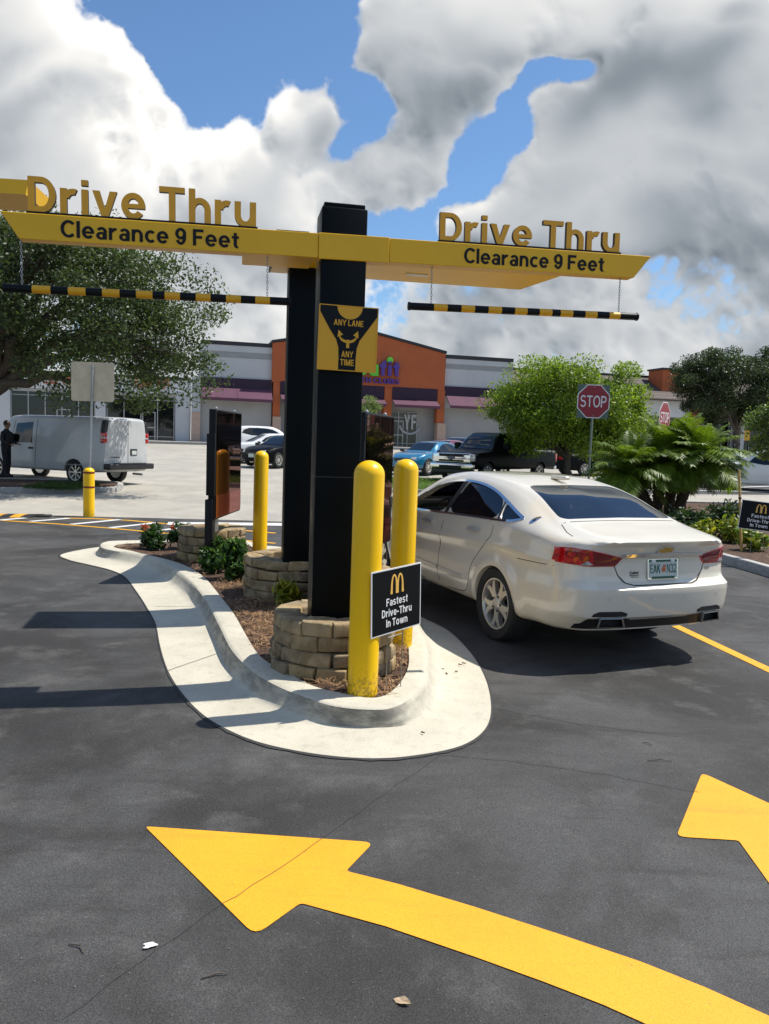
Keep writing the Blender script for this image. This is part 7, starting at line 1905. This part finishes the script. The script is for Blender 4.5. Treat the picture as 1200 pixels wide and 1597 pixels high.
lawn_sign('black Fastest Drive-Thru lawn sign in the right hand bark bed, cut by the picture edge', frame(cen, xv, upv), xv.length / 2, upv.length / 2, .12)

# ------------------------------------------------------------------ stop signs and the sign seen from behind
def octagon(r, a0=22.5): return [(r * math.cos(R(a0 + 45 * k)), r * math.sin(R(a0 + 45 * k))) for k in range(8)]
def stop_sign(label, c, xd, w_, ground, backing=False, up=(0, 0, 1)):
    root = thing('stop_sign', label, 'stop sign', (c.x, c.y, ground), group='red octagonal stop signs'); F = frame(c, xd, up); r = w_ / 2 / math.cos(R(22.5))
    mb = MB(); mb.prism(octagon(r), -.004, 0, M['white'], F); pl = mb.build('sign_plate', root); ORG[pl] = ORG[root]
    mb = MB(); mb.prism(octagon(r * .945), .0008, .002, M['stop_red'], F); mb.build('red_face', pl)
    text_obj('lettering', 'STOP', F @ Matrix.Translation((0, 0, .003)), w_ * .80, w_ * .34, .0016, M['white'], pl, S=.15, H=.13)
    mb = MB()
    for y_ in (-.42, .42): mb.lathe([(.012, .002), (.010, .008), (.001, .009)], M['steel'], F @ Matrix.Translation((0, w_ * y_, 0)), 8)
    mb.build('bolt', pl)
    if backing:
        mb = MB(); mb.prism(rrect(-w_ * .49, w_ * .49, -w_ * .50, w_ * .50, .01), -.010, -.006, M['post_green'], F); mb.build('backing_board', root)
    mb = MB(); p = F @ Vector((0, w_ * .45, -.03)); q = Vector((p.x - .01, p.y, ground - .1)); pf = frame((0, 0, 0), xd)
    mb.tube([q, p], .028, M['post_green'], 4); mb.tube([q + Vector((.03, 0.02, 0)), p + Vector((.03, .02, 0))], .010, M['post_green'], 4); mb.build('post', root)
    return root
ys1 = 19.2; c = Y(926, 626, ys1); wS = (Y(952, 626, ys1) - Y(900, 626, ys1)).length
stop_sign('red STOP sign on a green post in front of the bushy tree', c, Vector((.995, .10, 0)), wS, gz(ys1), True, (.02, 0, 1))
ys2 = 20.5; c = Y(1037, 651, ys2)
stop_sign('red STOP sign turned aside with its lower half hidden by the palm fronds', c, Vector((.62, .78, 0)), .78, gz(ys2))
pY_ = 15.8
bs = G(139, 806, 0); yy_ = bs.y
root = thing('traffic_sign', 'square sign seen from its bare metal back, on a post in a yellow bollard sleeve', 'road sign', tuple(bs))
cs_ = Y(145, 595.5, yy_); hw_ = (Y(177, 595, yy_) - Y(112, 595, yy_)).length / 2; hh_ = (Y(145, 565, yy_) - Y(145, 626, yy_)).length / 2
SB = frame(cs_, Vector((.995, .09, 0)), (.03, 0, 1))
mb = MB(); mb.prism(rrect(-hw_, hw_, -hh_, hh_, .05), .0, .004, M['alu'], SB); mb.build('sign_back', root)
mb = MB(); pt_ = SB @ Vector((.01, hh_ - .06, .03)); pb2 = Vector((bs.x + .02, bs.y + .0, .9)); mb.tube([pb2, pt_], .024, M['steel'], 4); mb.tube([pb2 + Vector((.0, -.02, 0)), pt_ + Vector((0, -.02, 0))], .012, M['steel'], 6); mb.build('post', root)
mb = MB()
for y_ in (-.7, .7):
    mb.lathe([(.016, 0), (.014, .012), (.001, .014)], M['steel'], SB @ Matrix.Translation((.01, hh_ * y_, .05)), 8)
mb.build('bolt', root)
hB = Y(141, 729, yy_).z; rB = .115
mb = MB(); mb.lathe([(rB, -.05), (rB, hB - .09)] + [(rB * math.cos(a), hB - .09 + .09 * math.sin(a)) for a in np.linspace(.1, math.pi / 2 - .03, 7)], M['bollard'], Matrix.Translation(tuple(bs)), 28, True); bo_ = mb.build('bollard_sleeve', root, 45); ORG[bo_] = ORG[root]
for zt_ in (Y(141, 737, yy_).z, Y(141, 759.5, yy_).z):
    mb = MB(); mb.lathe([(rB - .002, zt_ - .02), (rB + .003, zt_ - .018), (rB + .003, zt_ + .018), (rB - .002, zt_ + .02)], M['bollard_band'], Matrix.Translation((bs.x, bs.y, 0)), 28); mb.build('band', bo_, 45)

# ------------------------------------------------------------------ speed hump at the left, stake, debris
h0, h1 = G(-70, 805.5, 0), G(62, 806.5, 0); hd = (h1 - h0); hl = hd.length; hx = hd.normalized()
root = thing('speed_bump', 'black rubber speed bump with slanted yellow stripes at the left edge', 'speed bump', tuple(h0.lerp(h1, .5)))
prof = [(-.17, .0), (-.15, .02), (-.08, .052), (0, .06), (.08, .052), (.15, .02), (.17, 0)]; nseg = 40; hn = Vector((-hx.y, hx.x, 0))
V = []; F = []; mb = MB(); bi, yi_ = mb.mi(M['rubber']), mb.mi(M['arrow'])
for i in range(nseg + 1):
    for (o_, z) in prof: sk = o_ * .9; p = h0 + hx * (hl * i / nseg + sk) + hn * o_; mb.v.append((p.x, p.y, z + .006 + gz(p.y)))
npf = len(prof)
for i in range(nseg):
    for k in range(npf - 1): mb.f.append((i * npf + k, (i + 1) * npf + k, (i + 1) * npf + k + 1, i * npf + k + 1)); mb.m.append(yi_ if (i // 5) % 2 == 0 else bi)
for i in (0, nseg): mb.f.append(tuple(i * npf + k for k in range(npf))[::-1 if i else 1]); mb.m.append(bi)
mb.build('rubber_hump', root, 50)
mb = MB(); e0_ = G(64, 806, 0); mb.rbox(-.05, .20, -.15, .15, 0, .035, .03, M['rubber'], Matrix.Translation(tuple(e0_ + Vector((0, 0, .005)))) @ Matrix.Rotation(math.atan2(hx.y, hx.x), 4, 'Z')); mb.build('end_piece', root, 60)
st0 = Y(1163, 778, 13.6); st1 = Y(1153, 733, 13.6); st0.z = .1
o = MB().tube([st0, st1], [.024, .022], mat('tan_stake', (.50, .33, .10), .8, c2=(.40, .26, .09), scale=12), 4).build('stake'); tag(o, 'tan wooden stake with a black tie, standing behind the right hand lawn sign', 'stake')
mb = MB(); q = st0.lerp(st1, .66); mb.tube([q - Vector((0, 0, .012)), q + Vector((0, 0, .012))], .030, M['black'], 8); mb.build('tie', o)
# fallen leaf, gum spot and twigs
lf = G(627, 1561, .012); g9 = np.random.default_rng(4)
mb = MB(); L_ = frame(lf, Vector((.9, -.4, 0)), (.4, .9, .25)); pts = [(-.030, 0), (-.016, .012), (.004, .016), (.022, .008), (.032, 0), (.020, -.010), (.002, -.014), (-.018, -.009)]
vs = [L_ @ Vector((p[0], p[1], .006 * math.sin(p[0] * 90) + .25 * abs(p[1]))) for p in pts] + [L_ @ Vector((0, 0, 0))]
mb.add(vs, [(k, (k + 1) % 8, 8) for k in range(8)], mat('dry_leaf', (.50, .36, .22), .8)); tag(mb.build('fallen_leaf'), 'dry tan leaf lying on the asphalt near the bottom edge', 'leaf')
sp_ = G(233, 1475, .0095); mb = MB(); V = [(sp_.x + .022 * (1 + .35 * math.sin(3 * a + 1) + .2 * math.sin(7 * a)) * math.cos(a), sp_.y + .017 * (1 + .3 * math.sin(2 * a)) * math.sin(a), .0125) for a in np.linspace(0, 2 * math.pi, 21)[:-1]]
mb.add(V, [tuple(range(20))], M['white_line']); tag(mb.build('gum_spot'), kind='structure')
twigs = [((315, 1525), (356, 1519)), ((1003, 1158), (1017, 1162)), ((108, 1472), (132, 1486)), ((1010, 1186), (1048, 1187))]
for k, (a, b) in enumerate(twigs):
    A_, B_ = G(*a, .010), G(*b, .010); mb = MB(); M_ = A_.lerp(B_, .5) + Vector((.01, .012, .004)); mb.tube([A_, M_, B_], [.0026, .003, .0016], M['bark'], 5); tag(mb.build('twig'), ('thin dry twig on the asphalt left of the lower arrow shaft', 'short twig on the asphalt under the sedan shadow, upper one', 'thin twig beside the pale gum spot', 'longer twig on the asphalt between the sedan and the right arrow')[k], 'twig', 'twigs fallen on the asphalt')
for k, (px, py) in enumerate(((690, 1043), (712, 1047), (697, 1050), (660, 1142), (724, 1034), (718, 1036))):
    c = G(px, py, .03); a = g9.uniform(0, 3.1); d = Vector((math.cos(a), math.sin(a), 0)) * g9.uniform(.010, .022); mb = MB(); mb.tube([c - d, c + d], [.004, .0055], mat('bark_chip', (.09, .05, .03), .9) if k == 0 else bpy.data.materials['bark_chip'], 5)
    tag(mb.build('bark_chip'), 'small dark bark chip lying on the pale gutter beside the sedan', 'bark chip', 'bark chips on the concrete')
# scattered fine grit, pale specks on the asphalt
C = []
gq = np.random.default_rng(12)
while len(C) < 110:
    px, py = gq.uniform(-40, 1240), gq.uniform(1120, 1640); p = G(px, py, .006); C.append((p.x, p.y, .0075))
C = np.array(C); V, F = [], []
for c in C:
    s = gq.uniform(.0010, .0030); b = len(V); V += [(c[0] - s, c[1] - s * .7, c[2]), (c[0] + s, c[1] - s * .6, c[2]), (c[0] + s * .8, c[1] + s, c[2]), (c[0] - s * .7, c[1] + s * .8, c[2]), (c[0], c[1], c[2] + s)]
    F += [(b, b + 1, b + 4), (b + 1, b + 2, b + 4), (b + 2, b + 3, b + 4), (b + 3, b, b + 4)]
me = bpy.data.meshes.new('gravel'); me.from_pydata(V, [], F); me.materials.append(mat('pale_grit', (.22, .21, .19), .9)); tag(link_mesh('gravel', me), 'fine pale grit scattered over the asphalt', 'grit', kind='stuff')

# ------------------------------------------------------------------ person standing by the van
yP = 24.6; pg = Y(10, 737, yP); pg.z = gz(yP) + .13
root = thing('person', 'person in dark clothes and cap standing beside the van cab at the left edge', 'person', tuple(pg))
def skinned(name, chain, edges, m, parent, sub=2):
    me = bpy.data.meshes.new(name); me.from_pydata([c[0] for c in chain], edges, [])
    o = bpy.data.objects.new('tmp_skin', me); col.objects.link(o); md = o.modifiers.new('s', 'SKIN'); o.modifiers.new('u', 'SUBSURF').levels = sub
    for i, c in enumerate(chain):
        v = me.skin_vertices[0].data[i]; v.radius = c[1] if isinstance(c[1], tuple) else (c[1], c[1]); v.use_root = (i == 0)
    dg = bpy.context.evaluated_depsgraph_get(); dg.update(); r = bpy.data.meshes.new_from_object(o.evaluated_get(dg)); bpy.data.objects.remove(o)
    r.materials.clear(); r.materials.append(m); return link_mesh(name, r, parent, 180)
M['uniform'] = mat('dark_uniform', (.012, .013, .017), .85, c2=(.018, .019, .023), scale=8)
M['skin'] = mat('skin', (.30, .155, .095), .55)
M['hair'] = mat('dark_hair', (.012, .009, .008), .6)
B = [((0, 0, .95), (.165, .125)), ((0, 0, 1.12), (.15, .11)), ((0.01, 0, 1.32), (.185, .12)), ((.02, 0, 1.45), (.10, .09)), ((.03, 0, 1.53), .058),
     ((0, .10, .88), .10), ((.02, .11, .50), .072), ((-.01, .12, .10), .05), ((.10, .13, .04), .045), ((0, -.10, .88), .10), ((.05, -.11, .50), .072), ((.02, -.12, .10), .05), ((.14, -.13, .04), .045),
     ((.02, .20, 1.40), .062), ((.06, .25, 1.14), .05), ((.26, .16, 1.06), .040), ((.02, -.20, 1.40), .062), ((.03, -.27, 1.14), .05), ((.24, -.20, 1.04), .040)]
E_ = [(0, 1), (1, 2), (2, 3), (3, 4), (0, 5), (5, 6), (6, 7), (7, 8), (0, 9), (9, 10), (10, 11), (11, 12), (2, 13), (13, 14), (14, 15), (2, 16), (16, 17), (17, 18)]
skinned('body', B, E_, M['uniform'], root)
mb = MB(); hd_ = Matrix.Translation((.05, 0, 1.645))
prof = [(.001, -.125), (.045, -.115), (.068, -.07), (.078, 0), (.076, .06), (.055, .105), (.001, .125)]
mb.lathe(prof, M['skin'], hd_ @ Matrix.Diagonal((1.18, .96, 1, 1)), 20); mb.tube([(.138, 0, 1.66), (.160, 0, 1.63), (.140, 0, 1.622)], [.010, .014, .010], M['skin'], 6)
for s in (-1, 1): mb.tube([(.045, s * .078, 1.62), (.045, s * .084, 1.655)], .016, M['skin'], 6)
mb.tube([(.035, 0, 1.46), (.045, 0, 1.57)], .05, M['skin'], 12); hdo = mb.build('head', root, 60, True)
mb = MB()
for s in (-1, 1): mb.lathe([(.010, -.004), (.008, .004), (.001, .006)], M['black'], Matrix.Translation((.134, s * .032, 1.66)) @ Matrix.Rotation(R(90), 4, 'Y'), 8)
mb.tube([(.135, -.022, 1.592), (.140, 0, 1.590), (.135, .022, 1.592)], .005, mat('lips', (.20, .07, .06), .5), 5); mb.build('face', root, 60, True)
mb = MB(); mb.lathe([(.084, -.02), (.086, .03), (.078, .085), (.045, .125), (.001, .138)], M['hair'], hd_ @ Matrix.Translation((-.014, 0, 0)) @ Matrix.Rotation(R(-12), 4, 'Y') @ Matrix.Diagonal((1.2, 1, 1, 1)), 20); mb.build('hair', root, 60, True)
def hand(px_, s, nm):
    w = Vector(px_); ch = [(w, (.030, .022)), (w + Vector((.05, 0, -.005)), (.036, .018)), (w + Vector((.085, 0, -.01)), (.038, .015))]; ed2 = [(0, 1), (1, 2)]
    for k, ln in enumerate((.060, .070, .066, .050)):
        b = w + Vector((.088, (k - 1.5) * .020, -.012)); i0 = len(ch); ch += [(b, .009), (b + Vector((ln * .55, 0, -.012)), .0085), (b + Vector((ln * .8, 0, -.040)), .007)]; ed2 += [(2, i0), (i0, i0 + 1), (i0 + 1, i0 + 2)]
    i0 = len(ch); ch += [(w + Vector((.035, s * .04, -.004)), .011), (w + Vector((.07, s * .055, -.015)), .009)]; ed2 += [(1, i0), (i0, i0 + 1)]
    skinned(nm, [(tuple(c[0]), c[1]) for c in ch], ed2, M['skin'], root, 1)
hand((.265, .155, 1.055), -1, 'hand'); hand((.245, -.195, 1.035), 1, 'hand')
mb = MB(); mb.lathe([(.165, -.03), (.168, .03)], M['black'], Matrix.Translation((0, 0, .99)) @ Matrix.Diagonal((1, .85, 1, 1)), 24); mb.build('belt', root, 60, True)
for s in (-1, 1):
    mb = MB(); mb.rbox(-.07, .17, s * .125 - .05, s * .125 + .05, 0, .09, .04, M['black'], Matrix.Translation((.02 if s < 0 else -.02, 0, 0))); mb.build('shoe', root, 60, True)
root.rotation_euler.z = R(-8)
